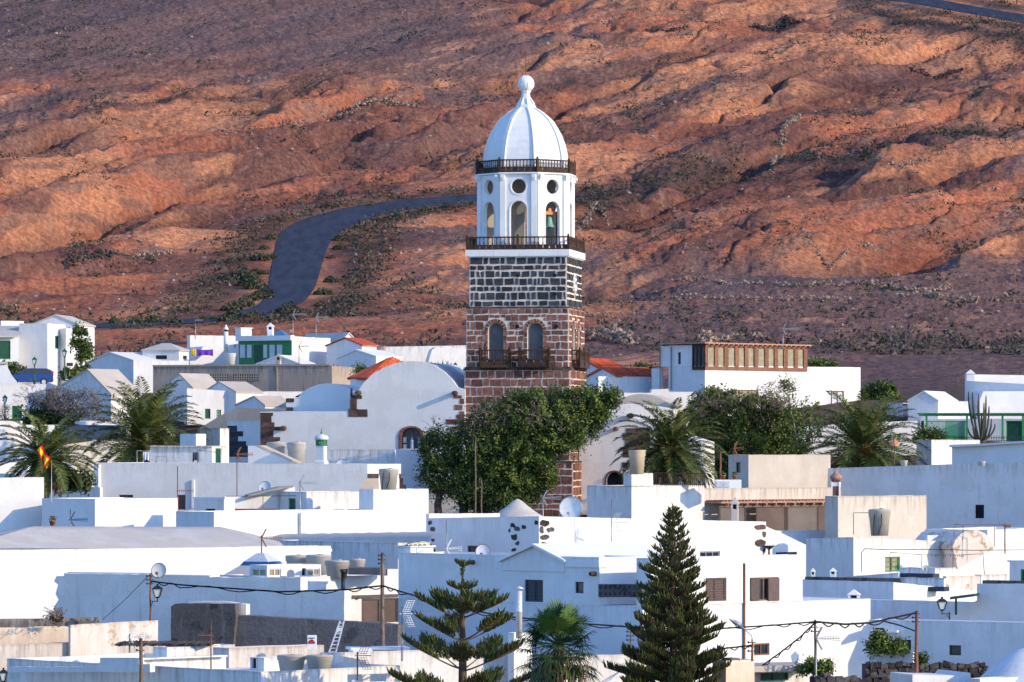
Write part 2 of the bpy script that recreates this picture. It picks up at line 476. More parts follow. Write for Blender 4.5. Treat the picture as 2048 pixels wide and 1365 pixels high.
def build_hill():
    rows = [80, 110, 140, 170, 200, 230, 260, 280, 300, 310, 320, 330, 340, 350, 360, 370, 378, 386]
    rows += list(np.linspace(390, 440, 60))
    rows += [float(v) for v in d_of_py(np.arange(680, -70, -1.25)) if v > 440.5]
    last = rows[-1]
    rows += list(np.arange(last + 4, 1500, 8))
    rows = np.array(sorted(set(rows)))
    cols = np.concatenate([np.linspace(-5200, -140, 110), np.arange(-120, 2171, 2.0), np.linspace(2190, 7200, 110)])
    PXg, Dg = np.meshgrid(cols, rows)
    X = (PXg - CX) * Dg / F; Y = Dg
    h, a, b = relief(X, Y)
    rdist = road_dist(X, Y)
    Z = zb(Y) + h * sst(1.0, 20.0, rdist)
    nr, nc = X.shape
    v = np.stack([X, Y, Z], -1).reshape(-1, 3).astype(np.float32)
    me = bpy.data.meshes.new('hillside')
    me.vertices.add(len(v)); me.vertices.foreach_set('co', v.ravel())
    i = np.arange(nr - 1)[:, None] * nc + np.arange(nc - 1)[None, :]
    q = np.stack([i, i + 1, i + nc + 1, i + nc], -1).reshape(-1, 4).astype(np.int32)
    me.loops.add(q.size); me.loops.foreach_set('vertex_index', q.ravel())
    me.polygons.add(len(q)); me.polygons.foreach_set('loop_start', np.arange(0, q.size, 4, dtype=np.int32))
    me.polygons.foreach_set('use_smooth', np.ones(len(q), dtype=bool))
    me.update(calc_edges=True)
    # soil colours
    PY = HY - F * zb(Y) / Y
    s = X * .84 - Y * .54; t = X * .54 + Y * .84
    st1 = fbm(s / 7 + fbm(X / 20, Y / 20, 2, 3) * 3, t / 55, 5, 71, .55)
    st2 = fbm(s / 2.4, t / 16, 4, 77, .6)
    big = fbm(X / 45, Y / 80, 4, 81)
    fine = fbm(X / .9, Y / 1.6, 4, 87, .65)
    jit = (big - .5) * 160 + (st1 - .5) * 130
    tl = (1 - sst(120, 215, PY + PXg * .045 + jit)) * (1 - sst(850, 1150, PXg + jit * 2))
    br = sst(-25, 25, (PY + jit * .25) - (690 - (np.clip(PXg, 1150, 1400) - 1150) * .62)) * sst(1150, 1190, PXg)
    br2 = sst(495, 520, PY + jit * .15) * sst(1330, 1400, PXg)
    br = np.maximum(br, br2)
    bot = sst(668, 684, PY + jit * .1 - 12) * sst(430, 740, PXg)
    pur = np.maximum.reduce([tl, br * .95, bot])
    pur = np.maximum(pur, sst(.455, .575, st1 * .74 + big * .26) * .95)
    pur = np.maximum(pur, sst(.54, .64, st2) * .6)
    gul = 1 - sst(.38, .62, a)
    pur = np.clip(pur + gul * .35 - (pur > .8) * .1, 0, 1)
    # keep orange patches inside the terraces
    pur *= 1 - .75 * sst(.60, .70, st2 * .5 + big * .5) * (1 - tl)
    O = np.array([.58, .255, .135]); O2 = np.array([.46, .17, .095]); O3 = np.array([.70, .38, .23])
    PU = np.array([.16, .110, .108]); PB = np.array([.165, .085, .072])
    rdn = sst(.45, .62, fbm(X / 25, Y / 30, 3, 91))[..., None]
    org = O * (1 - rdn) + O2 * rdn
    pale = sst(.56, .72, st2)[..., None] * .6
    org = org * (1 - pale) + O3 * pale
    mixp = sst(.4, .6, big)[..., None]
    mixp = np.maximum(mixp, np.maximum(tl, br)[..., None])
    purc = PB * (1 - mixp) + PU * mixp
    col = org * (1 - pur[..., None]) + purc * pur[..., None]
    # dark scrubby strips and verges
    ln = lambda pts: np.interp(PXg, [p[0] for p in pts], [p[1] for p in pts])
    band = np.exp(-((PY - ln([(1150, 398), (1350, 358), (1500, 335), (1800, 325), (2100, 288)])) / (20 + jit * .08)) ** 2) * sst(1120, 1160, PXg)
    band2 = np.exp(-((PY - ln([(1500, 262), (1800, 232), (2100, 242)])) / 7) ** 2) * sst(1500, 1560, PXg)
    band3 = np.exp(-((PY - ln([(1740, 25), (1850, 55), (1950, 70), (2100, 85)])) / 15) ** 2) * sst(1680, 1760, PXg)
    verge = np.exp(-((rdist - 1.2) / 3.0) ** 2) * (rdist > -2) * .7
    dk = np.clip(np.maximum.reduce([band * .9, band2 * .7, band3, verge]) * (.6 + fine * .8), 0, 1)[..., None]
    col = col * (1 - dk) + np.array([.062, .052, .055]) * dk
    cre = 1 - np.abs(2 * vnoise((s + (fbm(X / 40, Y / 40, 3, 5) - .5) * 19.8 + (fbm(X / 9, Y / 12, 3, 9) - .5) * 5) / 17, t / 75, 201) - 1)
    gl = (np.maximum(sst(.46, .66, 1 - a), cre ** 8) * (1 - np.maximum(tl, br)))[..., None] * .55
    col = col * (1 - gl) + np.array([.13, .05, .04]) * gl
    pb = (sst(.62, .72, fine) * .30)[..., None]
    col = col * (1 - pb) + np.array([.40, .25, .18]) * pb
    col *= (1.02 + .30 * fbm(X / 4, Y / 8, 4, 95))[..., None]
    vil = (1 - sst(372, 384, Y))[..., None]
    col = col * (1 - vil) + np.array([.16, .12, .10]) * vil
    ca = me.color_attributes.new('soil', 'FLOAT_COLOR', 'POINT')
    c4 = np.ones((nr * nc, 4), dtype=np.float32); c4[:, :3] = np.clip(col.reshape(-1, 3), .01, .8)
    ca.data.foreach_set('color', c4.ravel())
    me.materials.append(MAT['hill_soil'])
    o = bpy.data.objects.new('hillside', me); COL.objects.link(o)
    o['kind'] = 'structure'
    for i, (L, Rr) in enumerate(ROADXY):
        mb = MB()
        n = len(L); K = 6
        def pt(i, k):
            p = L[i] * (1 - k / K) + Rr[i] * (k / K)
            return Vector((p[0], p[1], float(zb(p[1])) + .07))
        for j in range(n - 1):
            for k in range(K):
                mb.face([pt(j, k), pt(j, k + 1), pt(j + 1, k + 1), pt(j + 1, k)], 0, r=.5)
        o = mb.build('road', 'asphalt'); o['kind'] = 'structure'
build_hill()

def soup_bushes(c, rad, n_each, size, flat=.6):
    """c (N,3) centres, rad (N,), quads scattered in domes"""
    N = len(c)
    k = n_each
    th = nrg.random((N, k)) * 2 * PI; rr = nrg.random((N, k)) ** .5
    zz = nrg.random((N, k)) * np.sqrt(np.clip(1 - rr ** 2, 0, 1)) * flat
    ctr = c[:, None, :] + np.stack([rr * np.cos(th), rr * np.sin(th), zz], -1) * rad[:, None, None]
    ctr = ctr.reshape(-1, 3)
    sz = (size * (.6 + nrg.random(len(ctr)) * .8) * np.repeat(np.clip(rad, .5, 1.4), k))
    return leaf_quads(ctr, sz)
def leaf_quads(ctr, sz, asp=.6, down=0.0):
    n = len(ctr)
    a = nrg.normal(size=(n, 3)); a[:, 2] -= down
    a /= np.linalg.norm(a, axis=1, keepdims=True) + 1e-9
    b = nrg.normal(size=(n, 3)); b -= a * (a * b).sum(1, keepdims=True)
    b /= np.linalg.norm(b, axis=1, keepdims=True) + 1e-9
    a = a * sz[:, None]; b = b * (sz * asp)[:, None]
    return np.stack([ctr - a, ctr - b * .9, ctr + a, ctr + b * .9], 1).reshape(-1, 3)

def hill_stuff():
    # scattered scrub
    N = 8000
    px = nrg.uniform(-100, 2150, N * 5); py = nrg.uniform(-60, 715, N * 5)
    d = d_of_py(py); x = (px - CX) * d / F
    jig = fbm(x / 12, d / 25, 3, 131)
    dens = .16 + 1.3 * sst(.5, .68, jig)
    lnb = np.interp(px, [1150, 1350, 1500, 1800, 2100], [398, 358, 335, 325, 288])
    dens += 5 * np.exp(-((py - lnb) / 20) ** 2) * (px > 1140)
    lnb = np.interp(px, [1740, 1850, 1950, 2100], [25, 55, 70, 85])
    dens += 4 * np.exp(-((py - lnb) / 14) ** 2) * (px > 1700)
    rdd = road_dist(x, d)
    dens += 6 * np.exp(-((rdd - 2.6) / 2.6) ** 2)
    dens += 5 * np.exp(-((px - (470 + (600 - py) * .55)) / 50) ** 2 - ((py - 560) / 55) ** 2)
    dens += 3.2 * np.exp(-((py - 712) / 16) ** 2) * (px > 1500) + 2 * np.exp(-((py - 690) / 16) ** 2) * (px > 1280)
    keep = (nrg.random(len(px)) * 5.5 < dens) & (rdd > .5)
    x = x[keep][:N]; d = d[keep][:N]
    z = H(x, d)
    rad = .22 + nrg.random(len(x)) ** 4 * 1.9
    v = soup_bushes(np.stack([x, d, z - .05], 1), rad, 26, .17, .75)
    o = np_mesh('scrub', v, 4, 'leaf_scrub'); o['kind'] = 'stuff'; o['label'] = 'low dark desert scrub dotted over the hillside'
    # loose stones
    N = 14000
    px = nrg.uniform(-100, 2150, N * 4); py = nrg.uniform(-60, 715, N * 4)
    d = d_of_py(py); x = (px - CX) * d / F
    jig = fbm(x / 10, d / 18, 3, 151)
    dens = .06 + sst(.52, .66, jig)
    for (bx_, by_, sx, sy, w) in ((720, 205, 60, 18, 3), (1400, 205, 90, 14, 2.5), (1300, 240, 60, 25, 1.5), (1650, 195, 150, 20, 1.5), (300, 510, 50, 9, 2), (1270, 370, 40, 20, 2), (210, 240, 60, 20, 1.5), (180, 70, 120, 30, .8), (1400, 10, 250, 12, 2), (1700, 640, 300, 30, .5), (1100, 640, 60, 30, .6)):
        dens += w * np.exp(-((px - bx_) / sx) ** 2 - ((py - by_) / sy) ** 2)
    rdd = road_dist(x, d)
    keep = (nrg.random(len(px)) * 2.5 < dens) & (rdd > .6)
    x = x[keep][:N]; d = d[keep][:N]; z = H(x, d)
    r = .06 + nrg.random(len(x)) ** 6 * .34
    base = np.array([[1, 0, -.3], [-.5, .87, -.3], [-.5, -.87, -.3], [.1, .05, .9], [.7, .7, .4], [-.8, .1, .45], [.2, -.8, .4]])
    tri = np.array([[0, 4, 6], [4, 3, 6], [1, 5, 4], [5, 3, 4], [2, 6, 5], [6, 3, 5], [0, 1, 4], [1, 2, 5], [2, 0, 6]])
    bv = base[None] * r[:, None, None] * (1 + .35 * nrg.normal(size=(len(x), 7, 3)))
    bv[..., 2] *= .8
    bv += np.stack([x, d, z], 1)[:, None]
    v = bv[:, tri].reshape(-1, 3)
    o = np_mesh('loose_stones', v, 3, 'pale_stone', rnd=np.repeat(nrg.random(len(x)), 9)); o['kind'] = 'stuff'; o['label'] = 'pale loose stones strewn over the slope'
hill_stuff()

def stone_np(c, r, seed=None):
    base = np.array([[1, 0, -.4], [-.5, .87, -.4], [-.5, -.87, -.4], [.1, .05, .8], [.8, .7, .35], [-.9, .1, .4], [.2, -.9, .35]])
    tri = np.array([[0, 4, 6], [4, 3, 6], [1, 5, 4], [5, 3, 4], [2, 6, 5], [6, 3, 5], [0, 1, 4], [1, 2, 5], [2, 0, 6]])
    bv = base[None] * r[:, None, None] * (1 + .22 * nrg.normal(size=(len(c), 7, 3))) + c[:, None]
    return bv[:, tri].reshape(-1, 3)

def dry_wall(pts, h, w, label, mat='pale_stone', size=.28, dens=1.0):
    size *= .74; h *= .9; dens *= .75
    P3 = [on_hill(*p) for p in pts]
    cs = []
    for a, b in zip(P3[:-1], P3[1:]):
        L = (b - a).length
        n = int(L * h * w / (size ** 3) * .30 * dens) + 4
        t = nrg.random(n)
        x = a.x + (b.x - a.x) * t + nrg.normal(size=n) * w * .35; y = a.y + (b.y - a.y) * t + nrg.normal(size=n) * w * .35
        z = H(x, y) + nrg.random(n) * h * (.5 + .5 * vnoise(t * L / 3, t * 0, 7))
        cs.append(np.stack([x, y, z], 1))
    c = np.concatenate(cs); r = size * (.45 + nrg.random(len(c)) ** 2 * .8)
    v = stone_np(c, r)
    m = P3[len(P3) // 2]
    o = np_mesh('dry_stone_wall', v, 3, mat, loc=(m.x, m.y, m.z), rnd=np.repeat(nrg.random(len(c)), 9))
    tag(o, label, 'stone wall', 'dry stone walls on the hillside')
dry_wall([(1340, 566), (1430, 562), (1520, 570), (1600, 574)], .8, .5, 'broken line of pale stones highest on the terraces right of the tower', dens=.7)
dry_wall([(1610, 574), (1700, 570), (1760, 572), (1830, 585), (1900, 586)], .9, .6, 'rubble terrace wall heaped along the upper right terraces')
dry_wall([(1345, 600), (1430, 598), (1560, 602), (1700, 603)], .9, .5, 'long thin terrace wall of pale stones crossing the middle terraces')
dry_wall([(1790, 598), (1880, 600), (1960, 605)], 1.3, .7, 'brownish stone wall, tallest of the right hand terrace walls')
dry_wall([(1975, 600), (2020, 598), (2080, 602)], 1.2, .6, 'short pile of stones at the right end of the terraces')
dry_wall([(1172, 678), (1210, 680), (1262, 690)], 2.0, .9, 'thick reddish boulder wall just right of the tower', 'pale_stone', .38)
dry_wall([(1172, 634), (1220, 634), (1290, 630)], .6, .5, 'low scattered stone line just right of the tower below the terraces', dens=.6)
dry_wall([(1400, 690), (1450, 684), (1520, 688)], 1.6, .9, 'rubble bank behind the glazed roof gallery', 'pale_stone', .34)
dry_wall([(1155, 463), (1190, 460), (1235, 458)], .8, .5, 'short pale stone wall touching the belfry balustrade on the right')
dry_wall([(1600, 490), (1660, 488), (1760, 486)], .5, .5, 'faint stone line at the top edge of the purple terraces', dens=.6)
dry_wall([(1740, 372), (1800, 368), (1860, 370)], .9, .5, 'grey stone wall on the orange slope below the dark scrub band')
dry_wall([(1545, 330), (1570, 300), (1600, 270)], .8, .7, 'pale stone wall climbing steeply up the right slope')
dry_wall([(215, 508), (280, 518), (350, 505)], 1.0, .6, 'pale stone wall on the lower left slope')
dry_wall([(122, 545), (180, 540), (262, 528)], .9, 1.1, 'black lava rubble heap on the lower left slope', 'dark_rock', .3)
dry_wall([(1300, 66), (1340, 64), (1372, 60)], .9, .8, 'dark rubble patch high above the tower', 'dark_rock', .3)
dry_wall([(1820, 148), (1880, 146), (1925, 142)], .9, .8, 'dark rubble wall high on the right slope', 'dark_rock', .3)
dry_wall([(1510, 58), (1570, 50), (1600, 44)], 1.2, 1.4, 'dark rubble hollow near the top of the slope', 'dark_rock', .35)
dry_wall([(640, 218), (700, 210), (780, 205), (830, 215)], .9, 1.8, 'outcrop of grey boulders in the middle of the left slope', 'pale_stone', .42, .8)
SUN_AZ = 65.0   # degrees to the right of the viewer's back
SUN_EL = 20.0
def setup_world():
    w = bpy.data.worlds.new('World'); SC.world = w; w.use_nodes = True
    nt = w.node_tree; bg = nt.nodes['Background']
    sky = nt.nodes.new('ShaderNodeTexSky'); sky.sky_type = 'NISHITA'; sky.sun_disc = False
    sky.sun_elevation = RD(SUN_EL)
    # direction to the sun in the scene: (sin az, -cos az)
    sx, sy = math.sin(RD(SUN_AZ)), -math.cos(RD(SUN_AZ))
    sky.sun_rotation = math.atan2(sx, sy)
    sky.altitude = 300; sky.air_density = 1.0; sky.dust_density = 0.6; sky.ozone_density = 2.2
    mx = nt.nodes.new('ShaderNodeMix'); mx.data_type = 'RGBA'; mx.blend_type = 'MULTIPLY'; mx.inputs[0].default_value = 1
    mx.inputs[7].default_value = (.86, 1.14, 1.62, 1)
    nt.links.new(sky.outputs[0], mx.inputs[6]); nt.links.new(mx.outputs[2], bg.inputs[0]); bg.inputs[1].default_value = .15
    l = bpy.data.lights.new('sun', 'SUN'); l.energy = 3.05; l.angle = RD(.5); l.color = (1, .79, .49)
    o = bpy.data.objects.new('sun', l); COL.objects.link(o)
    ce = math.cos(RD(SUN_EL))
    d = Vector((sx * ce, sy * ce, math.sin(RD(SUN_EL))))
    o.rotation_euler = d.to_track_quat('Z', 'Y').to_euler()
    o.location = (80, 100, 150)
    cam = bpy.data.cameras.new('camera'); co = bpy.data.objects.new('camera', cam); COL.objects.link(co)
    cam.sensor_width = 36; cam.lens = F / 2048 * 36
    cam.clip_start = 1; cam.clip_end = 4000
    co.rotation_euler = (PI / 2, 0, 0)
    cam.shift_y = (HY - 682.5) / 2048
    SC.camera = co
    SC.view_settings.view_transform = 'Standard'; SC.view_settings.look = 'None'
    SC.view_settings.exposure = EXPO; SC.view_settings.gamma = 1
EXPO = 0.61
setup_world()
# ============================================================ bell tower
TPHI = RD(80.5)
def dirs(phi):
    """left face direction / normal, right face direction / normal"""
    el = Vector((-math.sin(phi), math.cos(phi), 0)); er = Vector((math.cos(phi), math.sin(phi), 0))
    nl = -er; nr = -el
    return el, nl, er, nr
TEL, TNL, TER, TNR = dirs(TPHI)
TC = P(1135, 900, 300)                     # nearest vertical edge of the upper shaft
THALF = 3.36
TCEN = TC + TEL * THALF + TER * THALF; TCEN.z = 0
def tz(py, D=300): return (HY - py) * D / F

def stones(mb, o, ud, nd, u0, u1, z0, z1, rows, m=0, wmin=.35, wmax=.95, gap=.055, proud=.035, skip=None, jit=.034, hvar=.3, rv=(0, 1), endq=0.0):
    """irregular coursed stones, each a slightly proud block on the mortar face"""
    hs = [1 + rng.uniform(-hvar, hvar) for _ in range(rows)]; t = sum(hs)
    z = z0
    for h in hs:
        hh = (z1 - z0) * h / t
        u = u0
        while u < u1 - .05:
            w = rng.uniform(wmin, wmax) * (1 if rng.random() < .8 else .55)
            if u1 - (u + w) < wmin * .6: w = u1 - u
            a, b, c, d = u + gap / 2, u + w - gap / 2, z + gap / 2, z + hh - gap / 2
            todo = [(a, b, c, d, 0)]
            while todo:
                a, b, c, d, lv = todo.pop()
                if skip and skip((a + b) / 2, (c + d) / 2, (b - a) / 2, (d - c) / 2):
                    if lv < 2:
                        g2 = gap * .4
                        if b - a > d - c: mm = (a + b) / 2; todo += [(a, mm - g2, c, d, lv + 1), (mm + g2, b, c, d, lv + 1)]
                        else: mm = (c + d) / 2; todo += [(a, b, c, mm - g2, lv + 1), (a, b, mm + g2, d, lv + 1)]
                    continue
                r = rng.uniform(*rv)
                q = []
                for (uu, zz_) in ((a, c), (b, c), (b, d), (a, d)):
                    q.append((uu + rng.uniform(-jit, jit), zz_ + rng.uniform(-jit, jit)))
                pr = proud * rng.uniform(.6, 1.3)
                fr = [Vector((o.x + ud.x * uu + nd.x * pr, o.y + ud.y * uu + nd.y * pr, zz_)) for uu, zz_ in q]
                bk = [Vector((o.x + ud.x * uu - nd.x * .01, o.y + ud.y * uu - nd.y * .01, zz_)) for uu, zz_ in q]
                if (fr[1] - fr[0]).cross(fr[2] - fr[0]).dot(nd) < 0:
                    fr.reverse(); bk.reverse()
                mb.face(fr, m, r=r)
                for i in range(4):
                    j = (i + 1) % 4
                    mb.face([fr[i], bk[i], bk[j], fr[j]], m, r=r)
            u += w
        z += hh

def ring_box(mb, c, half, z0, z1, m=0):
    a = [c + TEL * (sx * half) + TER * (sy * half) for sx, sy in ((1, 1), (-1, 1), (-1, -1), (1, -1))]
    lo = [Vector((p.x, p.y, z0)) for p in a]; hi = [Vector((p.x, p.y, z1)) for p in a]
    n = 4
    for i in range(n):
        j = (i + 1) % n
        mb.face([lo[i], lo[j], hi[j], hi[i]], m)
    mb.face(hi, m); mb.face(list(reversed(lo)), m)

def arch_pts(uc, hw, z0, zs, n=12):
    """opening with straight sides to zs and a half circle above"""
    p = [(uc - hw, z0), (uc + hw, z0), (uc + hw, zs)]
    for i in range(1, n):
        t = PI * i / n
        p.append((uc + hw * math.cos(t), zs + hw * math.sin(t)))
    p.append((uc - hw, zs))
    return p

def balustrade(parent, pts, z0, h, n_bal, m='wood_dark', post=.16, closed=False, solid=.38, name='balustrade', bal=.05):
    """wooden balcony rail along pts: posts, two rails, balusters, boarded lower band"""
    mb = MB()
    segs = list(zip(pts[:-1], pts[1:])) + ([(pts[-1], pts[0])] if closed else [])
    for i, (a, b) in enumerate(segs):
        a = Vector((a.x, a.y, 0)); b = Vector((b.x, b.y, 0)); L = (b - a).length; d = (b - a).normalized()
        Z = lambda p, z: Vector((p.x, p.y, z))
        mb.bar(Z(a, z0 + h), Z(b, z0 + h), .10, .09)
        mb.bar(Z(a, z0 + h * solid), Z(b, z0 + h * solid), .09, .07)
        mb.bar(Z(a, z0 + .04), Z(b, z0 + .04), .10, .09)
        k = max(2, int(L / .42))
        for q in range(k):   # boards of the lower band
            p0 = a + d * (L * (q + .06) / k); p1 = a + d * (L * (q + .94) / k)
            mb.bar(Z(p0, z0 + h * solid / 2), Z(p1, z0 + h * solid / 2), .04, h * solid * .9)
        nb = n_bal if isinstance(n_bal, int) else n_bal[i]
        for q in range(1, nb):
            p = a + d * (L * q / nb)
            mb.lathe(Z(p, 0), [(bal * .6, z0 + h * solid), (bal, z0 + h * (solid + .12)), (bal * .55, z0 + h * .72), (bal * .8, z0 + h * .95)], 5, capb=False, capt=False)
        for p in ([a, b] if not closed else [a]):
            mb.box(Z(p, z0 + h * .53), d, Vector((-d.y, d.x, 0)), UP, post / 2, post / 2, h * .56)
            mb.lathe(Z(p, 0), [(post * .45, z0 + h * 1.08), (post * .5, z0 + h * 1.16), (.02, z0 + h * 1.26)], 6, capb=False)
    return mb.build(name, m, parent)

def build_tower():
    root = thing('church_tower', Vector((TCEN.x, TCEN.y, zg(300) - .2)), 'tall church bell tower of dark stone blocks with a white ribbed dome and arcaded belfry', 'tower')
    # --- shaft stages: (py top, py bottom, half width, stone material, rows)
    stages = [('upper', 513, 613, 3.30, 'basalt', 7), ('middle', 617, 737, 3.47, 'redstone', 9), ('lower', 741, 922, 3.58, 'redstone', 12), ('foot', 926, 1118, 3.80, 'redstone', 12)]
    faces = lambda half: [(TCEN - TEL * half - TER * half, TEL, TNL), (TCEN - TEL * half - TER * half, TER, TNR),
                          (TCEN + TEL * half + TER * half, -TEL, -TNL), (TCEN + TEL * half + TER * half, -TER, -TNR)]
    win = []
    for st, yt, yb, half, sm, rows in stages:
        z1 = tz(yt); z0 = tz(yb)
        mb = MB()
        for fi, (o, ud, nd) in enumerate(faces(half)):
            W = 2 * half
            holes = []; skip = None
            if st == 'middle':
                ucs = [W - (975 + 15.5 - 931) / 207 * W, W - (1054 + 16 - 931) / 207 * W] if fi == 0 else ([W * .30, W * .62] if fi == 1 else [W * .3, W * .7])
                hw = .52
                zb_, zs = tz(720), tz(645) - hw
                holes = [arch_pts(uc, hw, zb_, zs) for uc in ucs]
                if fi < 2: win += [(o, ud, nd, uc, hw, zb_, zs, fi) for uc in ucs]
                def skip(u, z, a, b, ucs=ucs, hw=hw, zb_=zb_, zs=zs):
                    for uc in ucs:
                        if abs(u - uc) < hw + .02 + a and z > zb_ - b and z < zs + b: return True
                        du = max(0, abs(u - uc) - a)
                        if z + b > zs and math.hypot(du, max(0, z - b - zs)) < hw + .28: return True
                    return False
            if st == 'upper' and fi == 1:
                uck, zck, rck = W * .52, tz(566), .66
                def skip(u, z, a, b): return math.hypot(max(0, abs(u - uck) - a), max(0, abs(z - zck) - b)) < rck + .05
            mb.panel(o, ud, nd, [(0, z0), (W, z0), (W, z1), (0, z1)], holes, .55, 1, drip=False)
            stones(mb, o, ud, nd, 0.03, W - .03, z0, z1, rows, 0, skip=skip,
                   wmin=.36 if st != 'upper' else .38, wmax=.98 if st != 'upper' else .85, gap=.12 if st == 'upper' else .09)
            if st == 'middle':
                for (uc, hw_) in [(u_, .52) for u_ in ucs]:
                    k = 9
                    for i in range(k):
                        t0 = PI * (i + .08) / k; t1 = PI * (i + .92) / k
                        q = [(uc + hw_ * math.cos(t0), zs + hw_ * math.sin(t0)), (uc + (hw_ + .24) * math.cos(t0), zs + (hw_ + .24) * math.sin(t0)),
                             (uc + (hw_ + .24) * math.cos(t1), zs + (hw_ + .24) * math.sin(t1)), (uc + hw_ * math.cos(t1), zs + hw_ * math.sin(t1))]
                        fr = [Vector((o.x + ud.x * a + nd.x * .06, o.y + ud.y * a + nd.y * .06, b)) for a, b in q]
                        if (fr[1] - fr[0]).cross(fr[2] - fr[0]).dot(nd) < 0: fr.reverse()
                        mb.face(fr, 0)
                    # jamb stones
                    for sgn in (-1, 1):
                        zz_ = zb_
                        while zz_ < zs - .1:
                            hh = rng.uniform(.3, .42)
                            c = o + ud * (uc + sgn * (hw_ + .12)) + nd * .02
                            mb.box(Vector((c.x, c.y, min(zs, zz_ + hh / 2))), ud, nd, UP, .10, .03, hh / 2 - .03, 0)
                            zz_ += hh
            # putlog holes
            for _ in range(3 if fi < 2 else 0):
                uu = rng.choice([W * .12, W * .5, W * .82]); zz_ = z0 + (z1 - z0) * (.70 if st == 'middle' else rng.choice([.25, .62]))
                if skip and skip(uu, zz_, .1, .1): continue
                c = o + ud * uu + nd * .02
                mb.box(Vector((c.x, c.y, zz_)), ud, nd, UP, .10, .05, .10, 2, r=0)
        o0 = [TCEN + TEL * (sx * half) + TER * (sy * half) for sx, sy in ((1, 1), (-1, 1), (-1, -1), (1, -1))]
        mb.face([Vector((p.x, p.y, z1)) for p in o0], 1)
        mb.build('shaft', [sm, 'mortar', 'opening'], root)
    # --- ledges between the stages
    mb = MB()
    for y0, y1, hf in ((613, 617, 3.52), (737, 741, 3.66), (734, 737.2, 3.60), (922, 926, 3.88)):
        o = TCEN - TEL * hf - TER * hf
        for fi, (o, ud, nd) in enumerate(faces(hf)):
            u = 0
            while u < 2 * hf - .01:
                w = min(rng.uniform(.5, .9), 2 * hf - u)
                c = o + ud * (u + w / 2) - nd * .22
                zc = (tz(y0) + tz(y1)) / 2
                mb.box(Vector((c.x, c.y, zc)), ud, nd, UP, w / 2 - .012, .22 + rng.uniform(-.02, .02), (tz(y0) - tz(y1)) / 2)
                u += w
    mb.build('stone_ledge', 'quoin_stone', root)
    # --- arched windows with panes and their balconies
    for (o, ud, nd, uc, hw, z0, zs, fi) in win:
        f = MB()
        c = o - nd * .40
        f.panel(c, ud, nd, arch_pts(uc, hw, z0, zs), [arch_pts(uc, hw - .06, z0 + .06, zs)], .05, 0, drip=False)
        fo = f.build('window', 'metal_grey', root)
        g = MB()
        g.panel(o - nd * .44, ud, nd, arch_pts(uc, hw, z0, zs), (), .02, 0, drip=False)
        g.build('pane', 'mesh_screen', fo)
        bw = hw + .46
        if True:
            a = o + ud * (uc - bw); b = o + ud * (uc + bw); d = nd * .55
            bo = balustrade(root, [a, a + d, b + d, b], tz(737) + .14, tz(702) - tz(737) - .1, [3, 11, 3], post=.12, solid=.40, name='balcony', bal=.03)
            fl = MB()
            cc = (a + b) / 2 + d / 2
            fl.box(Vector((cc.x, cc.y, tz(737) + .10)), ud, nd, UP, bw + .05, .33, .05)
            for q in (-.8, 0, .8):
                cc2 = o + ud * (uc + q * bw) + nd * .2
                fl.box(Vector((cc2.x, cc2.y, tz(737) - .02)), ud, nd, UP, .06, .24, .08)
            fl.build('balcony_floor', 'wood_dark', bo)
    # --- small stone corbels of the third course on the side: clock
    hf = 3.30
    o, ud, nd = faces(hf)[1]
    W = 2 * hf
    cc = o + ud * (W * .52) + nd * .08
    k = MB()
    n = 32
    ring = [(cc + ud * (.66 * math.cos(t)) + UP * (.66 * math.sin(t))) for t in [2 * PI * i / n for i in range(n)]]
    ring = [Vector((p.x, p.y, p.z + tz(566))) for p in ring]
    bkr = [p - nd * .1 for p in ring]
    k.face(ring if (ring[1] - ring[0]).cross(ring[2] - ring[0]).dot(nd) > 0 else list(reversed(ring)), 0)
    for i in range(n): k.face([ring[i], ring[(i + 1) % n], bkr[(i + 1) % n], bkr[i]], 0)
    ck = k.build('clock', ['dish_white'], root)
    k = MB()
    cz = Vector((cc.x, cc.y, tz(566))) + nd * .012
    for i in range(12):
        t = 2 * PI * i / 12
        dv = ud * math.sin(t) + UP * math.cos(t)
        k.box(cz + dv * .54, dv, dv.cross(nd), nd, .06, .016, .01)
    k.build('hour_marks', 'print_black', ck)
    k = MB()
    for t, L in ((RD(310), .30), (RD(52), .46)):
        dv = ud * math.sin(t) + UP * math.cos(t)
        k.box(cz + nd * .02 + dv * L / 2, dv, dv.cross(nd), nd, L / 2, .025, .01)
    k.build('clock_hands', 'print_black', ck)
    # --- white slab on top of the shaft
    mb = MB()
    ring_box(mb, TCEN, 3.52, tz(512), tz(499)); ring_box(mb, TCEN, 3.42, tz(514), tz(511.8))
    mb.build('cornice', 'tower_white', root)
    hb = 3.42
    cs = [TCEN + TEL * (sx * hb) + TER * (sy * hb) for sx, sy in ((1, -1), (-1, -1), (-1, 1), (1, 1))]
    pts = []
    for i in range(4):
        a, b = cs[i], cs[(i + 1) % 4]
        pts += [a, (a + b) / 2]
    balustrade(root, pts, tz(499), tz(474) - tz(499), 12, closed=True, solid=.36)
    # --- octagonal belfry
    R8 = 3.30; rot = RD(-9.5 - 22.5)
    v8 = [TCEN + Vector((R8 * math.sin(rot + PI / 4 * i), -R8 * math.cos(rot + PI / 4 * i), 0)) for i in range(8)]
    zb0, zt0 = tz(499), tz(347)
    dr = MB()
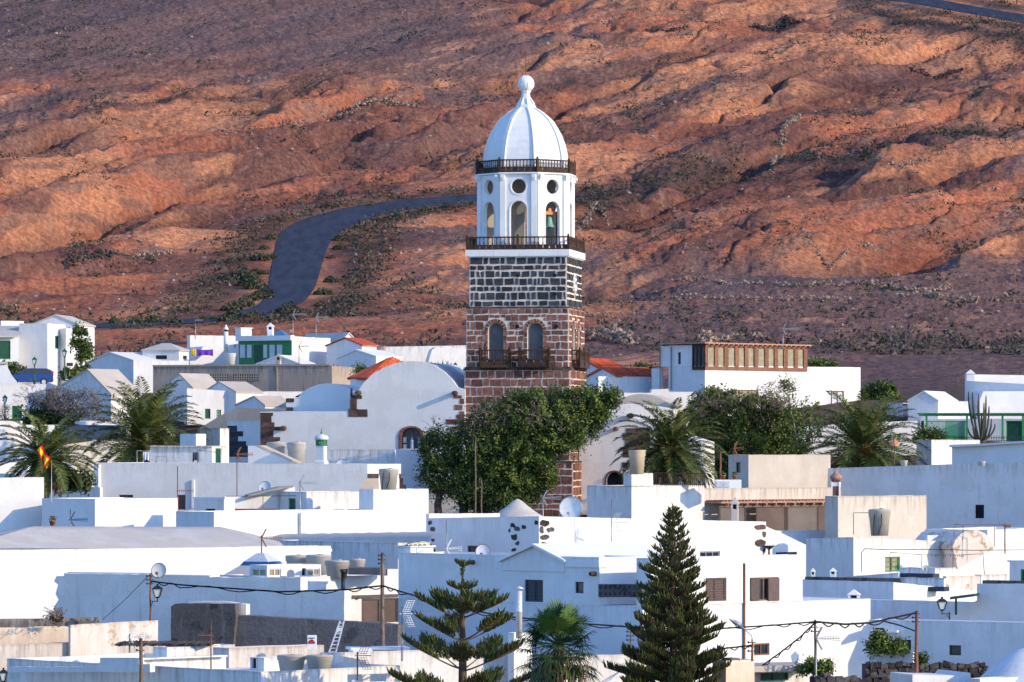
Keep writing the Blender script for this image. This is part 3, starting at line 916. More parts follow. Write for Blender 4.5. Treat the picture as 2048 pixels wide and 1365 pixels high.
    for i in range(8):
        a = v8[i]; b = v8[(i + 1) % 8]; ud = (b - a).normalized(); nd = Vector((ud.y, -ud.x, 0)); W = (b - a).length
        holes = [arch_pts(W / 2, .55, tz(490), tz(401) - .55, 14)]
        ci = [(W / 2 + .49 * math.cos(t), tz(371.5) + .49 * math.sin(t)) for t in [2 * PI * q / 20 for q in range(20)]]
        holes.append(ci)
        dr.panel(a, ud, nd, [(0, zb0), (W, zb0), (W, zt0), (0, zt0)], holes, .22, 0, drip=False)
        dr.panel(a - nd * .22, ud, -nd, [(0, zb0), (W, zb0), (W, zt0), (0, zt0)], holes, -.0, 1, drip=False)
    dr.face([Vector((p.x, p.y, zt0)) for p in v8], 0)
    dr.face([Vector((p.x, p.y, zb0 + .05)) for p in v8], 0)
    dr.build('belfry_drum', ['tower_white', 'belfry_inside'], root)
    # mouldings: pilasters, rings round the openings, corbels
    for i in range(8):
        a = v8[i]; b = v8[(i + 1) % 8]; ud = (b - a).normalized(); nd = Vector((ud.y, -ud.x, 0)); W = (b - a).length
        pl = MB()
        for uc in (.20, W - .20):
            c = a + ud * uc
            pl.box(Vector((c.x, c.y, (zb0 + zt0) / 2)) + nd * .04, ud, nd, UP, .19, .05, (zt0 - zb0) / 2)
        for (uu) in (.20, W - .20):
            c = a + ud * uu + nd * .16
            pl.box(Vector((c.x, c.y, tz(351))), ud, nd, UP, .12, .14, .11)
            pl.box(Vector((c.x, c.y, tz(356))) - nd * .05, ud, nd, UP, .10, .09, .09)
        # raised rings
        def ringstrip(pts, pr=.02, w=.07):
            cx_ = sum(p[0] for p in pts) / len(pts); cz_ = sum(p[1] for p in pts) / len(pts)
            for q in range(len(pts)):
                p0, p1 = pts[q], pts[(q + 1) % len(pts)]
                A = a + ud * p0[0] + nd * pr / 2; B = a + ud * p1[0] + nd * pr / 2
                pl.bar(Vector((A.x, A.y, p0[1])), Vector((B.x, B.y, p1[1])), pr * 2, w)
        ringstrip([(W / 2 + .56 * math.cos(t), tz(371.5) + .56 * math.sin(t)) for t in [2 * PI * q / 18 for q in range(18)]])
        ringstrip(arch_pts(W / 2, .61, tz(490), tz(401) - .55, 10)[1:] + [(W / 2 - .61, tz(490))])
        pl.build('pilaster', 'tower_white', root)
    oct_prof = lambda mb, prof, m=0: mb.lathe(Vector((TCEN.x, TCEN.y, 0)), prof, 8, rot=rot, m=m, sm=False)
    mb = MB()
    oct_prof(mb, [(3.36, tz(347.5)), (3.50, tz(346.2)), (3.50, tz(344)), (3.40, tz(343)), (3.2, tz(342.8))])
    mb.build('cornice', 'tower_white', root)
    R = 3.38
    pts = [TCEN + Vector((R * math.sin(rot + PI / 4 * i), -R * math.cos(rot + PI / 4 * i), 0)) for i in range(8)]
    balustrade(root, pts, tz(343.5), tz(318.5) - tz(343.5), 11, closed=True, solid=.42)
    # dome
    prof_px = [(318, 84), (305, 82.6), (291, 80), (277, 76), (263, 70.5), (249, 63), (235, 54), (227, 45.5), (219, 36), (213, 27), (208, 18)]
    k8 = 1 / math.cos(RD(12))
    dp = [(hw / 30 * 1.02 * 1.012, tz(y)) for y, hw in prof_px]
    dm = MB(); oct_prof(dm, [(dp[0][0], tz(343))] + dp)
    dm.build('dome', 'tower_white', root)
    for i in range(8):
        rb = MB()
        t = rot + PI / 4 * i; dv = Vector((math.sin(t), -math.cos(t), 0)); tv = Vector((math.cos(t), math.sin(t), 0))
        pp = [(dp[0][0], tz(343))] + dp
        for (r0, z0), (r1, z1) in zip(pp[:-1], pp[1:]):
            A = TCEN + dv * (r0 - .02); B = TCEN + dv * (r1 - .02); A.z = z0; B.z = z1
            d = (B - A).normalized(); nn = tv.cross(d)
            w0 = .14 * (0.45 + .55 * r0 / 2.8)
            rb.box((A + B) / 2, d, tv, nn, (B - A).length / 2 + .012, w0, .075, r=.5)
        rb.build('dome_rib', 'tower_white', root)
    fn = MB()
    oct_prof(fn, [(.70, tz(209.5)), (.70, tz(203.5)), (.62, tz(202)), (.50, tz(198)), (.36, tz(191)), (.29, tz(182)), (.27, tz(177)), (.34, tz(175.5)), (.34, tz(173.5)), (.24, tz(172.5))])
    # radial buttress scrolls
    for i in range(8):
        t = rot + PI / 4 * i; dv = Vector((math.sin(t), -math.cos(t), 0))
        A = TCEN + dv * .60; B = TCEN + dv * .33
        fn.bar(Vector((A.x, A.y, tz(201))), Vector((B.x, B.y, tz(188))), .09, .09)
    fn.lathe(Vector((TCEN.x, TCEN.y, tz(158.5))), [(.56 * math.sin(PI * q / 14), -.56 * math.cos(PI * q / 14)) for q in range(15)], 24, capb=False, capt=False)
    for i in range(8):
        t = rot + PI / 4 * i
        pp = [Vector((TCEN.x + .565 * math.sin(PI * q / 12) * math.sin(t), TCEN.y - .565 * math.sin(PI * q / 12) * math.cos(t), tz(158.5) - .565 * math.cos(PI * q / 12))) for q in range(13)]
        fn.path(pp, .02, 4)
    fn.build('finial', 'tower_white', root)
    rod = MB()
    rod.tube(Vector((TCEN.x, TCEN.y, tz(143))), Vector((TCEN.x, TCEN.y, tz(118))), .05, .04, 6)
    rod.tube(Vector((TCEN.x, TCEN.y, tz(118))), Vector((TCEN.x, TCEN.y, tz(92))), .035, .02, 6)
    rod.build('lightning_rod', 'rust', root)
    # bell, hung from its beam in the belfry arch facing the viewer's right
    a = v8[1]; b = v8[2]; ud = (b - a).normalized(); nd = Vector((ud.y, -ud.x, 0))
    bc = (a + b) / 2 - nd * .55 + ud * .12
    bz = tz(452)
    br = thing('bell', Vector((bc.x, bc.y, bz)), 'green bronze bell under a wooden yoke in the white belfry arch', 'bell')
    m = MB()
    m.lathe(Vector((bc.x, bc.y, bz)), [(.37, 0), (.35, .04), (.28, .16), (.23, .36), (.20, .56), (.15, .68), (.05, .72)], 20)
    m.build('bell_body', 'bronze_green', br)
    m = MB()
    zt_ = bz + .95
    m.box(Vector((bc.x, bc.y, zt_)), ud, nd, UP, .62, .12, .11)
    m.box(Vector((bc.x, bc.y, zt_ + .2)), ud, nd, UP, .12, .1, .12)
    m.build('yoke', 'orange_wood', br)
    m = MB()
    for s_ in (-.1, .1): m.bar(Vector((bc.x, bc.y, bz + .68)) + ud * s_, Vector((bc.x, bc.y, zt_)) + ud * s_, .04)
    m.tube(Vector((bc.x, bc.y, bz + .3)), Vector((bc.x, bc.y, bz - .12)), .03, .06, 6)
    m.build('clapper', 'black_metal', br)
    # dark timber bell frame inside
    fr = MB()
    for s_ in (-.62, .62):
        c = bc + ud * s_
        fr.box(Vector((c.x, c.y, (tz(499) + zt_) / 2)), ud, nd, UP, .07, .07, (zt_ - tz(499)) / 2)
    fr.build('bell_frame', 'wood_dark', root)
    return root
build_tower()
# ============================================================ building kit
def upx(px, o, ud):
    r = (px - CX) / F
    return (r * o.y - o.x) / (ud.x - r * ud.y)
def zpy(py, o, ud, u):
    return (HY - py) * (o.y + ud.y * u) / F

WST = {  # frame material, pane material, columns, rows, shutters
 'dark': ('shutter_dark', 'glass', 1, 1), 'hole': (None, 'opening', 1, 1), 'shut_dark': ('shutter_dark', 'shutter_dark', 2, 6),
 'brown': ('wood_brown', 'curtain', 3, 1), 'brown_beige': ('wood_brown', 'pane_beige', 3, 1), 'louvre': ('shutter_brown', 'shutter_brown', 2, 9),
 'green': ('green_paint', 'curtain', 2, 3), 'green_dark': ('green_paint', 'green_dark', 1, 1), 'green_door': ('green_paint', 'green_dark', 2, 1),
 'grid': ('metal_grey', 'glass', 3, 1), 'white': ('white_paint', 'pane_beige', 2, 1), 'roller': ('shutter_brown', 'screen_brown', 2, 1),
 'redbrown': ('wood_brown', 'glass', 2, 1), 'whitegreen': ('green_paint', 'pane_beige', 2, 3)}

def add_window(root, o, ud, nd, u0, u1, z0, z1, st, door=False, rev=.16, name=None):
    fm, pm, nc, nr = WST[st]
    W = u1 - u0; Hh = z1 - z0
    bo = Vector((o.x, o.y, 0)) - nd * (rev * .55)
    fr = None
    if fm:
        t = min(.07, W * .12, Hh * .12)
        mb = MB()
        bars = [(u0, u0 + t, z0, z1), (u1 - t, u1, z0, z1), (u0 + t, u1 - t, z0, z0 + t), (u0 + t, u1 - t, z1 - t, z1)]
        for i in range(1, nc):
            u = u0 + W * i / nc; bars.append((u - t * .4, u + t * .4, z0 + t, z1 - t))
        if nr > 1:
            for i in range(1, nr):
                z = z0 + Hh * i / nr; bars.append((u0 + t, u1 - t, z - t * .25, z + t * .25))
        for a, b, c, d in bars:
            cc = bo + ud * ((a + b) / 2)
            mb.box(Vector((cc.x, cc.y, (c + d) / 2)), ud, nd, UP, (b - a) / 2, .03, (d - c) / 2, r=.5)
        fr = mb.build(name or ('door' if door else 'window'), fm, root)
    pn = MB()
    c = Vector((o.x, o.y, 0)) - nd * (rev * .55 + .02)
    pn.panel(c, ud, nd, [(u0, z0), (u1, z0), (u1, z1), (u0, z1)], (), .02, 0, drip=False)
    pn.build('pane' if fr else (name or 'window'), pm, fr or root)
    return fr

class House:
    def __init__(s, label, px, D, name='house', cat='house', group=None, z=None):
        b = P(px, 900, D)
        s.root = thing(name, Vector((b.x, b.y, zg(D) - .3 if z is None else z)), label, cat, group)
        s.zb = s.root.location.z
    def face(s, mb, C, ud, nd, zC, zE, L, zb, wins, mat_i, rough, end_pts=None):
        n = max(1, int(L / .6))
        top = []
        for i in range(n + 1):
            t = i / n
            z = zC + (zE - zC) * t
            if 0 < i < n: z += rng.uniform(-rough, rough)
            top.append((L * t, z))
        outer = [(0, zb), (L, zb)] + list(reversed(top))
        holes = []; ws = []
        for (sd, x0, x1, y0, y1, st, *rest) in wins:
            ua, ub = sorted((upx(x0, C, ud), upx(x1, C, ud)))
            ua = max(.04, ua); ub = min(L - .04, ub)
            if ub - ua < .05: continue
            um = (ua + ub) / 2
            za = max(zb + .05, zpy(y1, C, ud, um)); zt_ = min(zpy(y0, C, ud, um), min(zC, zE) - .04)
            if zt_ - za < .05: continue
            holes.append([(ua, za), (ub, za), (ub, zt_), (ua, zt_)])
            ws.append((ua, ub, za, zt_, st, rest))
        mb.panel(C, ud, nd, outer, holes, .17, mat_i)
        for ua, ub, za, zt_, st, rest in ws:
            add_window(s.root, C, ud, nd, ua, ub, za, zt_, st, door='door' in rest)
            if 'shutters' in rest:
                w = (ub - ua) * .52
                for sg, uu in ((-1, ua - w / 2), (1, ub + w / 2)):
                    m2 = MB(); c = C + ud * uu + nd * .04
                    m2.box(Vector((c.x, c.y, (za + zt_) / 2)), ud, nd, UP, w / 2, .025, (zt_ - za) / 2)
                    k = 8
                    for q in range(k):
                        m2.box(Vector((c.x, c.y, za + (zt_ - za) * (q + .5) / k)) + nd * .03, ud, nd, UP, w * .42, .012, (zt_ - za) / k * .22)
                    m2.build('shutter', 'shutter_brown', s.root)
        return top
    def box(s, xl, xc, xr, yt, D, phi=45, mat='white', wins=(), yl=None, yr=None, zb=None, dl=5, dr=5, rough=.012, parapet=.3, name='wall', flat=False):
        el, nl, er, nr = dirs(RD(phi))
        C = P(xc, 900, D); C.z = 0
        Ll = upx(xl, C, el) if xl < xc - .5 else dl
        Lr = upx(xr, C, er) if xr > xc + .5 else dr
        if Ll < 0 or Ll > 60: Ll = 60
        if Lr < 0 or Lr > 60: Lr = 60
        zC = zpy(yt, C, el, 0)
        zL = zC if yl is None else zpy(yl, C, el, Ll)
        zR = zC if yr is None else zpy(yr, C, er, Lr)
        zB = zL + zR - zC
        zb = s.zb if zb is None else zb
        mb = MB()
        wl = [w for w in wins if w[0] == 'l']; wr = [w for w in wins if w[0] == 'r']
        tl = s.face(mb, C, el, nl, zC, zL, Ll, zb, wl, 0, rough)
        tr = s.face(mb, C, er, nr, zC, zR, Lr, zb, wr, 0, rough)
        CL = C + el * Ll; CR = C + er * Lr; CB = C + el * Ll + er * Lr
        tb1 = s.face(mb, CL, er, -nr, zL, zB, Lr, zb, [], 0, rough)
        tb2 = s.face(mb, CR, el, -nl, zR, zB, Ll, zb, [], 0, rough)
        th = .18
        if flat or min(Ll, Lr) < .8: th = 0
        def rim(o, ud, inn, top, L):
            for (u0, z0), (u1, z1) in zip(top[:-1], top[1:]):
                f = lambda u: o + ud * u
                g = lambda u: o + ud * min(max(u, th), L - th) + inn * th
                a, b = f(u0), f(u1); c, d = g(u1), g(u0)
                A = Vector((a.x, a.y, z0)); B = Vector((b.x, b.y, z1)); C_ = Vector((c.x, c.y, z1)); D_ = Vector((d.x, d.y, z0))
                fc = [A, B, C_, D_]
                if (B - A).cross(C_ - A).z < 0: fc.reverse()
                if (Vector(fc[0]) - Vector(fc[2])).length > 1e-4: mb.face(fc, 0)
                E = Vector((c.x, c.y, z1 - parapet)); G_ = Vector((d.x, d.y, z0 - parapet))
                mb.face([C_, D_, G_, E], 0)
        if th:
            rim(C, el, er, tl, Ll); rim(C, er, el, tr, Lr); rim(CL, er, -el, tb1, Lr); rim(CR, el, -er, tb2, Ll)
            q = [(C + (el + er) * th, zC), (CL + (er - el) * th, zL), (CB - (el + er) * th, zB), (CR + (el - er) * th, zR)]
            mb.face([Vector((p.x, p.y, z - parapet + .002)) for p, z in q], 0)
        else:
            q = [(C, zC), (CL, zL), (CB, zB), (CR, zR)]
            mb.face([Vector((p.x, p.y, z - .02)) for p, z in q], 0)
        w = mb.build(name, mat, s.root)
        return dict(C=C, el=el, er=er, nl=nl, nr=nr, Ll=Ll, Lr=Lr, z=zC, wall=w, D=D)
    def hip(s, b, h, mat='roof_plaster', oh=.15, ridge='r', inset=None, name='roof', z=None, curve=0):
        el, er = b['el'], b['er']; C = b['C'] - el * oh - er * oh
        Ll, Lr = b['Ll'] + 2 * oh, b['Lr'] + 2 * oh
        z0 = (b['z'] if z is None else z) + .01
        ins = min(Ll, Lr) / 2 if inset is None else inset
        mb = MB()
        if Lr >= Ll: r0 = C + el * (Ll / 2) + er * ins; r1 = C + el * (Ll / 2) + er * (Lr - ins)
        else: r0 = C + er * (Lr / 2) + el * ins; r1 = C + er * (Lr / 2) + el * (Ll - ins)
        A = [C, C + er * Lr, C + er * Lr + el * Ll, C + el * Ll]
        A = [Vector((p.x, p.y, z0)) for p in A]
        R0 = Vector((r0.x, r0.y, z0 + h)); R1 = Vector((r1.x, r1.y, z0 + h))
        if Lr >= Ll: fs = [[A[0], A[1], R1, R0], [A[1], A[2], R1], [A[2], A[3], R0, R1], [A[3], A[0], R0]]
        else: fs = [[A[0], A[1], R0], [A[1], A[2], R1, R0], [A[2], A[3], R1], [A[3], A[0], R0, R1]]
        for f in fs:
            if len(f) == 4 and (f[2] - f[3]).length < 1e-3: f = f[:3]
            mb.face(f, 0, uv=[(0, 50)] * len(f))
        dn = [Vector((p.x, p.y, z0 - .1)) for p in A]
        for i in range(4):
            mb.face([A[i], dn[i], dn[(i + 1) % 4], A[(i + 1) % 4]], 0)
        mb.face(dn, 0)
        return mb.build(name, mat, s.root)
    def gabled(s, xl, xa, xr, yl, ya, yr, D, a, depth, mat='white', roof='roof_plaster', oh=.12, zb=None, th=.12, wins=(), tiles=False):
        ud = Vector((math.cos(RD(a)), math.sin(RD(a)), 0)); nd = Vector((ud.y, -ud.x, 0)); bk = -nd
        O = P(xa, 900, D); O.z = 0
        ul, ur = upx(xl, O, ud), upx(xr, O, ud)
        zl, za, zr = zpy(yl, O, ud, ul), zpy(ya, O, ud, 0), zpy(yr, O, ud, ur)
        zb = s.zb if zb is None else zb
        mb = MB()
        holes = []; ws = []
        for (sd, x0, x1, y0, y1, st, *rest) in wins:
            u0, u1 = upx(x0, O, ud), upx(x1, O, ud); um = (u0 + u1) / 2
            z0, z1 = zpy(y1, O, ud, um), zpy(y0, O, ud, um)
            holes.append([(u0, z0), (u1, z0), (u1, z1), (u0, z1)]); ws.append((u0, u1, z0, z1, st, rest))
        mb.panel(O, ud, nd, [(ul, zb), (ur, zb), (ur, zr), (0, za), (ul, zl)], holes, .17, 0)
        for u0, u1, z0, z1, st, rest in ws: add_window(s.root, O, ud, nd, u0, u1, z0, z1, st, door='door' in rest)
        O2 = O + bk * depth
        mb.panel(O2, ud, -nd, [(ul, zb), (ur, zb), (ur, zr), (0, za), (ul, zl)], (), .1, 0)
        for u, z, n2 in ((ul, zl, -ud), (ur, zr, ud)):
            c = O + ud * u
            mb.panel(c, bk, n2, [(0, zb), (depth, zb), (depth, z), (0, z)], (), .1, 0)
        w = mb.build('wall', mat, s.root)
        rf = MB()
        for u, z in ((ul, zl), (ur, zr)):
            sl = (za - z) / abs(u); sg = 1 if u > 0 else -1
            ue = u + sg * oh; ze = z - sl * oh
            W = lambda uu, zz, d: Vector((O.x + ud.x * uu + bk.x * d, O.y + ud.y * uu + bk.y * d, zz))
            q = [(0, za), (ue, ze)]
            t0, t1 = -oh, depth + oh
            top = [W(0, za + th, t0), W(ue, ze + th, t0), W(ue, ze + th, t1), W(0, za + th, t1)]
            bot = [W(0, za + .01, t0), W(ue, ze + .01, t0), W(ue, ze + .01, t1), W(0, za + .01, t1)]
            if (top[1] - top[0]).cross(top[2] - top[0]).z < 0: top2 = list(reversed(top))
            else: top2 = top
            rf.face(top2, 0, uv=[(0, 50)] * 4)
            for i in range(4): rf.face([top[i], bot[i], bot[(i + 1) % 4], top[(i + 1) % 4]], 0)
            rf.face(bot, 0)
            if tiles:
                k = int((t1 - t0) / .26)
                for i in range(k):
                    d = t0 + (t1 - t0) * (i + .5) / k
                    rf.path([W(0, za + th + .02, d), W(ue, ze + th + .02, d)], .085, 5, 0)
        rf.build('roof', roof, s.root)
        return dict(O=O, ud=ud, nd=nd, depth=depth)
    def slab(s, pts, D, a, th, mat='white', xref=None, holes=(), name='wall', rev=.2, drip=False, dense=0, wins=()):
        """outline from the photograph on a vertical plane, given real depth th"""
        ud = Vector((math.cos(RD(a)), math.sin(RD(a)), 0)); nd = Vector((ud.y, -ud.x, 0))
        x0 = pts[0][0] if xref is None else xref
        O = P(x0, 900, D); O.z = 0
        cv = lambda p: (lambda u: (u, zpy(p[1], O, ud, u)))(upx(p[0], O, ud))
        q = [cv(p) for p in pts]
        if dense:
            out = []
            for i in range(len(q)):
                a_, b_ = q[i], q[(i + 1) % len(q)]
                n = max(1, int(math.hypot(b_[0] - a_[0], b_[1] - a_[1]) / .35))
                for k in range(n):
                    t = k / n
                    out.append((a_[0] + (b_[0] - a_[0]) * t + (rng.uniform(-dense, dense) if k else 0), a_[1] + (b_[1] - a_[1]) * t + (rng.uniform(-dense, dense) if k else 0)))
            q = out
        hs = [[cv(p) for p in h] for h in holes]
        ws = []
        for (sd, wx0, wx1, wy0, wy1, st, *rest) in wins:
            a1, b1 = cv((wx0, wy1)), cv((wx1, wy0))
            hs.append([(a1[0], a1[1]), (b1[0], a1[1]), (b1[0], b1[1]), (a1[0], b1[1])]); ws.append((a1[0], b1[0], a1[1], b1[1], st, rest))
        mb = MB()
        mb.panel(O, ud, nd, q, hs, rev, 0, drip=drip, back=th)
        o = mb.build(name, mat, s.root)
        for u0, u1, z0, z1, st, rest in ws: add_window(s.root, O, ud, nd, u0, u1, z0, z1, st, door='door' in rest)
        return dict(O=O, ud=ud, nd=nd, obj=o)
    def rects(s, b, rs, mat='quoin_stone', name='quoins', proud=.03, th=.12, side='slab', jit=.02, parent=None):
        """stones / trims lying on a wall plane, px rectangles"""
        if side == 'slab': O, ud, nd = b['O'], b['ud'], b['nd']
        elif side == 'l': O, ud, nd = b['C'], b['el'], b['nl']
        else: O, ud, nd = b['C'], b['er'], b['nr']
        mb = MB()
        for (x0, x1, y0, y1) in rs:
            u0, u1 = sorted((upx(x0, O, ud), upx(x1, O, ud))); um = (u0 + u1) / 2
            z0, z1 = zpy(y1, O, ud, um), zpy(y0, O, ud, um)
            n = 8 if jit > .03 else 4
            r = rng.random()
            if n == 4: q = [(u0, z0), (u1, z0), (u1, z1), (u0, z1)]
            else:
                cu, cz, hu, hz = um, (z0 + z1) / 2, (u1 - u0) / 2, (z1 - z0) / 2
                q = []
                for t in range(9):
                    an = 2 * PI * t / 9
                    k = 1 / max(abs(math.cos(an)), abs(math.sin(an))) ** .6
                    q.append((cu + hu * math.cos(an) * k * rng.uniform(.86, 1.08), cz + hz * math.sin(an) * k * rng.uniform(.86, 1.08)))
            q = [(u + rng.uniform(-jit, jit), z + rng.uniform(-jit, jit)) for u, z in q]
            oo = Vector((O.x, O.y, 0)) + nd * proud
            mb.panel(oo, ud, nd, q, (), .02, 0, drip=False, back=th)
        return mb.build(name, mat, parent or s.root)
    def bxp(s, x0, x1, y0, y1, D, dep, mat, name, a=0, parent=None):
        """plain slab-like piece: px rectangle, real depth"""
        ud = Vector((math.cos(RD(a)), math.sin(RD(a)), 0)); nd = Vector((ud.y, -ud.x, 0))
        O = P(x0, 900, D); O.z = 0
        u1 = upx(x1, O, ud); z1, z0 = zpy(y0, O, ud, 0), zpy(y1, O, ud, 0)
        mb = MB(); c = O + ud * (u1 / 2) - nd * (dep / 2)
        mb.box(Vector((c.x, c.y, (z0 + z1) / 2)), ud, nd, UP, u1 / 2, dep / 2, (z1 - z0) / 2)
        return mb.build(name, mat, parent or s.root)
    def chimney(s, px, yt, yb, D, wpx, style='cap', mat='white_clean'):
        b = P(px, yb, D); h = (yb - yt) * D / F; w = wpx * D / F
        mb = MB(); rt = RD(35)
        if style == 'cap':      # square stack with pyramid hat over slots
            q = w / 2 * 1.2
            mb.lathe(b, [(q, -.6), (q, h * .48)], 4, rt, sm=False)
            for i in range(4):
                t = rt + PI / 2 * i
                mb.box(b + Vector((math.sin(t) * q * .86, -math.cos(t) * q * .86, h * .58)), Vector((1, 0, 0)), Vector((0, 1, 0)), UP, q * .16, q * .16, h * .12)
            mb.lathe(b, [(q * .5, h * .46), (q * .5, h * .7)], 4, rt, sm=False, m=1)
            mb.lathe(b, [(q * 1.22, h * .68), (q * 1.22, h * .72), (q * .06, h)], 4, rt, sm=False)
        elif style == 'round':
            q = w / 2
            mb.lathe(b, [(q, -.6), (q, h * .62), (q * .8, h * .64)], 12)
            mb.lathe(b, [(q * .6, h * .6), (q * .6, h * .74)], 8, m=1)
            mb.lathe(b, [(q * 1.25, h * .74), (q * 1.1, h * .78), (q * .3, h * .93), (.02, h)], 12)
        elif style == 'flue':
            q = w / 2
            mb.lathe(b, [(q, -.2), (q, h * .45), (q * 1.1, h * .455), (q * 1.1, h * .48), (q, h * .49), (q, h * .9)], 14)
            mb.lathe(b, [(q * .15, h * .88), (q * .15, h * .96), (q * 1.7, h * .95), (q * .2, h)], 14)
        elif style == 'block':
            q = w / 2
            mb.box(b + UP * (h * .4), Vector((.8, .6, 0)), Vector((-.6, .8, 0)), UP, q, q * .8, h * .45)
            mb.box(b + UP * (h * .9), Vector((.8, .6, 0)), Vector((-.6, .8, 0)), UP, q * 1.12, q * .95, h * .05)
            for i in range(5):
                mb.box(b + UP * (h * .97) + Vector((.8, .6, 0)) * (q * (i - 2) * .4), Vector((1, 0, 0)), Vector((0, 1, 0)), UP, q * .1, q * .4, h * .04, 1)
        mb.build('chimney', [mat, 'opening'], s.root)
    def spout(s, b, px, py, side='slab', L=.6, r=.11, mat='quoin_stone'):
        if side == 'slab': O, ud, nd = b['O'], b['ud'], b['nd']
        elif side == 'l': O, ud, nd = b['C'], b['el'], b['nl']
        else: O, ud, nd = b['C'], b['er'], b['nr']
        u = upx(px, O, ud); c = O + ud * u; z = zpy(py, O, ud, u)
        p = Vector((c.x, c.y, z))
        mb = MB(); mb.path([p - nd * .1, p, p + nd * L, p + nd * (L + .01)], [r * 1.1, r * 1.2, r, r * .5], 8, sm=False)
        mb.build('spout', mat, s.root)
# ============================================================ small things
def tank(px, yt, yb, w, D, label, mat='tank_grey', group='water tanks on the roofs', lid=True, name='water_tank', straps=False):
    b = P(px, yb, D); h = (yb - yt) * D / F; r = w * D / F / 2
    t = thing(name, b, label, 'water tank', group)
    m = MB()
    m.lathe(b, [(r * .78, 0), (r * .93, h * .72)], 28, capt=False)
    m.lathe(b, [(r * .93, h * .72), (r, h * .74), (r, h * .93), (r * 1.03, h * .94), (r * 1.03, h * .97)], 28, capb=False, capt=False)
    m.build('tank_body', mat, t)
    if lid:
        m = MB(); m.lathe(b + UP * (h * .97), [(r * 1.03, 0), (r * .9, h * .05), (r * .3, h * .07)], 24)
        m.lathe(b + UP * (h * 1.03) + Vector((r * .2, -r * .2, 0)), [(r * .22, 0), (r * .22, h * .04)], 10)
        m.build('tank_lid', mat, t)
    if straps:
        m = MB()
        m.path([b + Vector((-r * .5, -r * .85, h * .85)), b + Vector((-r * .62, -r * .72, h * .3)), b + Vector((-r * .6, -r * .8, 0))], .02, 5)
        m.path([b + Vector((r * .1, -r * 1.0, h * .85)), b + Vector((r * .12, -r * .98, h * .5)), b + Vector((-r * .2, -r * .9, h * .05))], .02, 5)
        m.build('hose', 'cable_black', t)
    return t

def dish(px, py, rpx, D, label, face=(-.2, -1, .25), rim='metal_grey', cat='satellite dish'):
    c = P(px, py, D); r = rpx * D / F
    n = Vector(face).normalized()
    a = n.cross(UP).normalized(); u = a.cross(n)
    t = thing('satellite_dish', c - UP * (r * 1.15), label, cat, 'satellite dishes')
    m = MB(); K = 24; rings = []
    for q in range(6):
        rr = r * q / 5
        rings.append([c + a * (rr * math.cos(2 * PI * k / K)) + u * (rr * math.sin(2 * PI * k / K)) + n * (.16 * r * (q / 5) ** 2) for k in range(K)])
    for q in range(5):
        for k in range(K):
            k2 = (k + 1) % K
            if q == 0: m.face([rings[1][k], rings[1][k2], c], sm=True)
            else: m.face([rings[q][k], rings[q + 1][k], rings[q + 1][k2], rings[q][k2]], sm=True)
    m.build('reflector', 'dish_white', t)
    m = MB()
    m.path([p for p in rings[5]] + [rings[5][0]], r * .05, 5)
    m.build('rim', rim, t)
    m = MB()
    f = c + n * (r * 1.0) - u * (r * .55)
    m.tube(c - u * (r * .9) + n * .05, f, .018)
    m.box(f, a, n, u, .05, .09, .05)
    m.build('feed_arm', 'rust' if rim == 'rust' else 'metal_grey', t)
    m = MB(); m.tube(c - n * .05, c - n * .12 - UP * (r * 1.15), .03)
    m.build('mount', 'metal_grey', t)
    return t

def yagi(px, yt, yb, D, label, kind='v', ang=20, mat='metal_grey', ln=None, ypy=None, name='tv_antenna', head=True):
    """roof aerial: mast + boom with elements; kind v = corner reflector, y = plain yagi, g = grid"""
    b = P(px, yb, D); h = (yb - yt) * D / F
    t = thing(name, b, label, 'antenna', 'television antennas on the roofs')
    m = MB(); m.tube(b - UP * .3, b + UP * h, .035, .028, 6); m.build('mast', 'rust' if mat == 'rust' else 'metal_grey', t)
    if not head: return t
    dv = Vector((math.cos(RD(ang)), math.sin(RD(ang)), 0)); sd = Vector((-dv.y, dv.x, 0))
    zc = h - .12 if ypy is None else (yb - ypy) * D / F
    o = b + UP * zc; L = .95 if ln is None else ln
    m = MB()
    m.bar(o - dv * .1, o + dv * L, .03)
    if kind == 'v':
        for s_ in (1, -1):
            for q in (-.2, -.07, .07, .2):
                m.bar(o + sd * q, o + sd * q + dv * .22 + UP * (s_ * .42), .022)
            m.bar(o + dv * .22 + UP * (s_ * .42) - sd * .22, o + dv * .22 + UP * (s_ * .42) + sd * .22, .02)
        for q in (-.09, .09): m.bar(o + dv * .1 + UP * q * .4, o + dv * L + UP * q, .018)
        for q in range(7):
            p = o + dv * (.25 + (L - .28) * q / 6); m.bar(p - sd * .16, p + sd * .16, .018)
            m.bar(p - UP * .07, p + UP * .07, .014)
    elif kind == 'y':
        for q in range(9):
            p = o + dv * (L * q / 8); hl = .32 - .02 * q
            m.bar(p - sd * hl * .6 - UP * hl * .1, p + sd * hl * .6 + UP * hl * .1, .018); m.bar(p - UP * .09, p + UP * .09, .018)
    elif kind == 'g':
        for s_ in (1, -1):
            for q in range(6):
                z = .08 + q * .085
                p = o + UP * (s_ * z) + dv * (q * .04)
                m.bar(p - sd * .02, p + dv * .34, .014)
            for q in range(4):
                p = o + dv * (.02 + q * .1) + UP * (s_ * .05)
                m.bar(p, p + UP * (s_ * .45) + dv * .18, .014)
        for q in range(6):
            p = o + dv * (.2 + (L - .2) * q / 5); m.bar(p - sd * .14, p + sd * .14, .016)
    m.build('boom', mat, t)
    return t

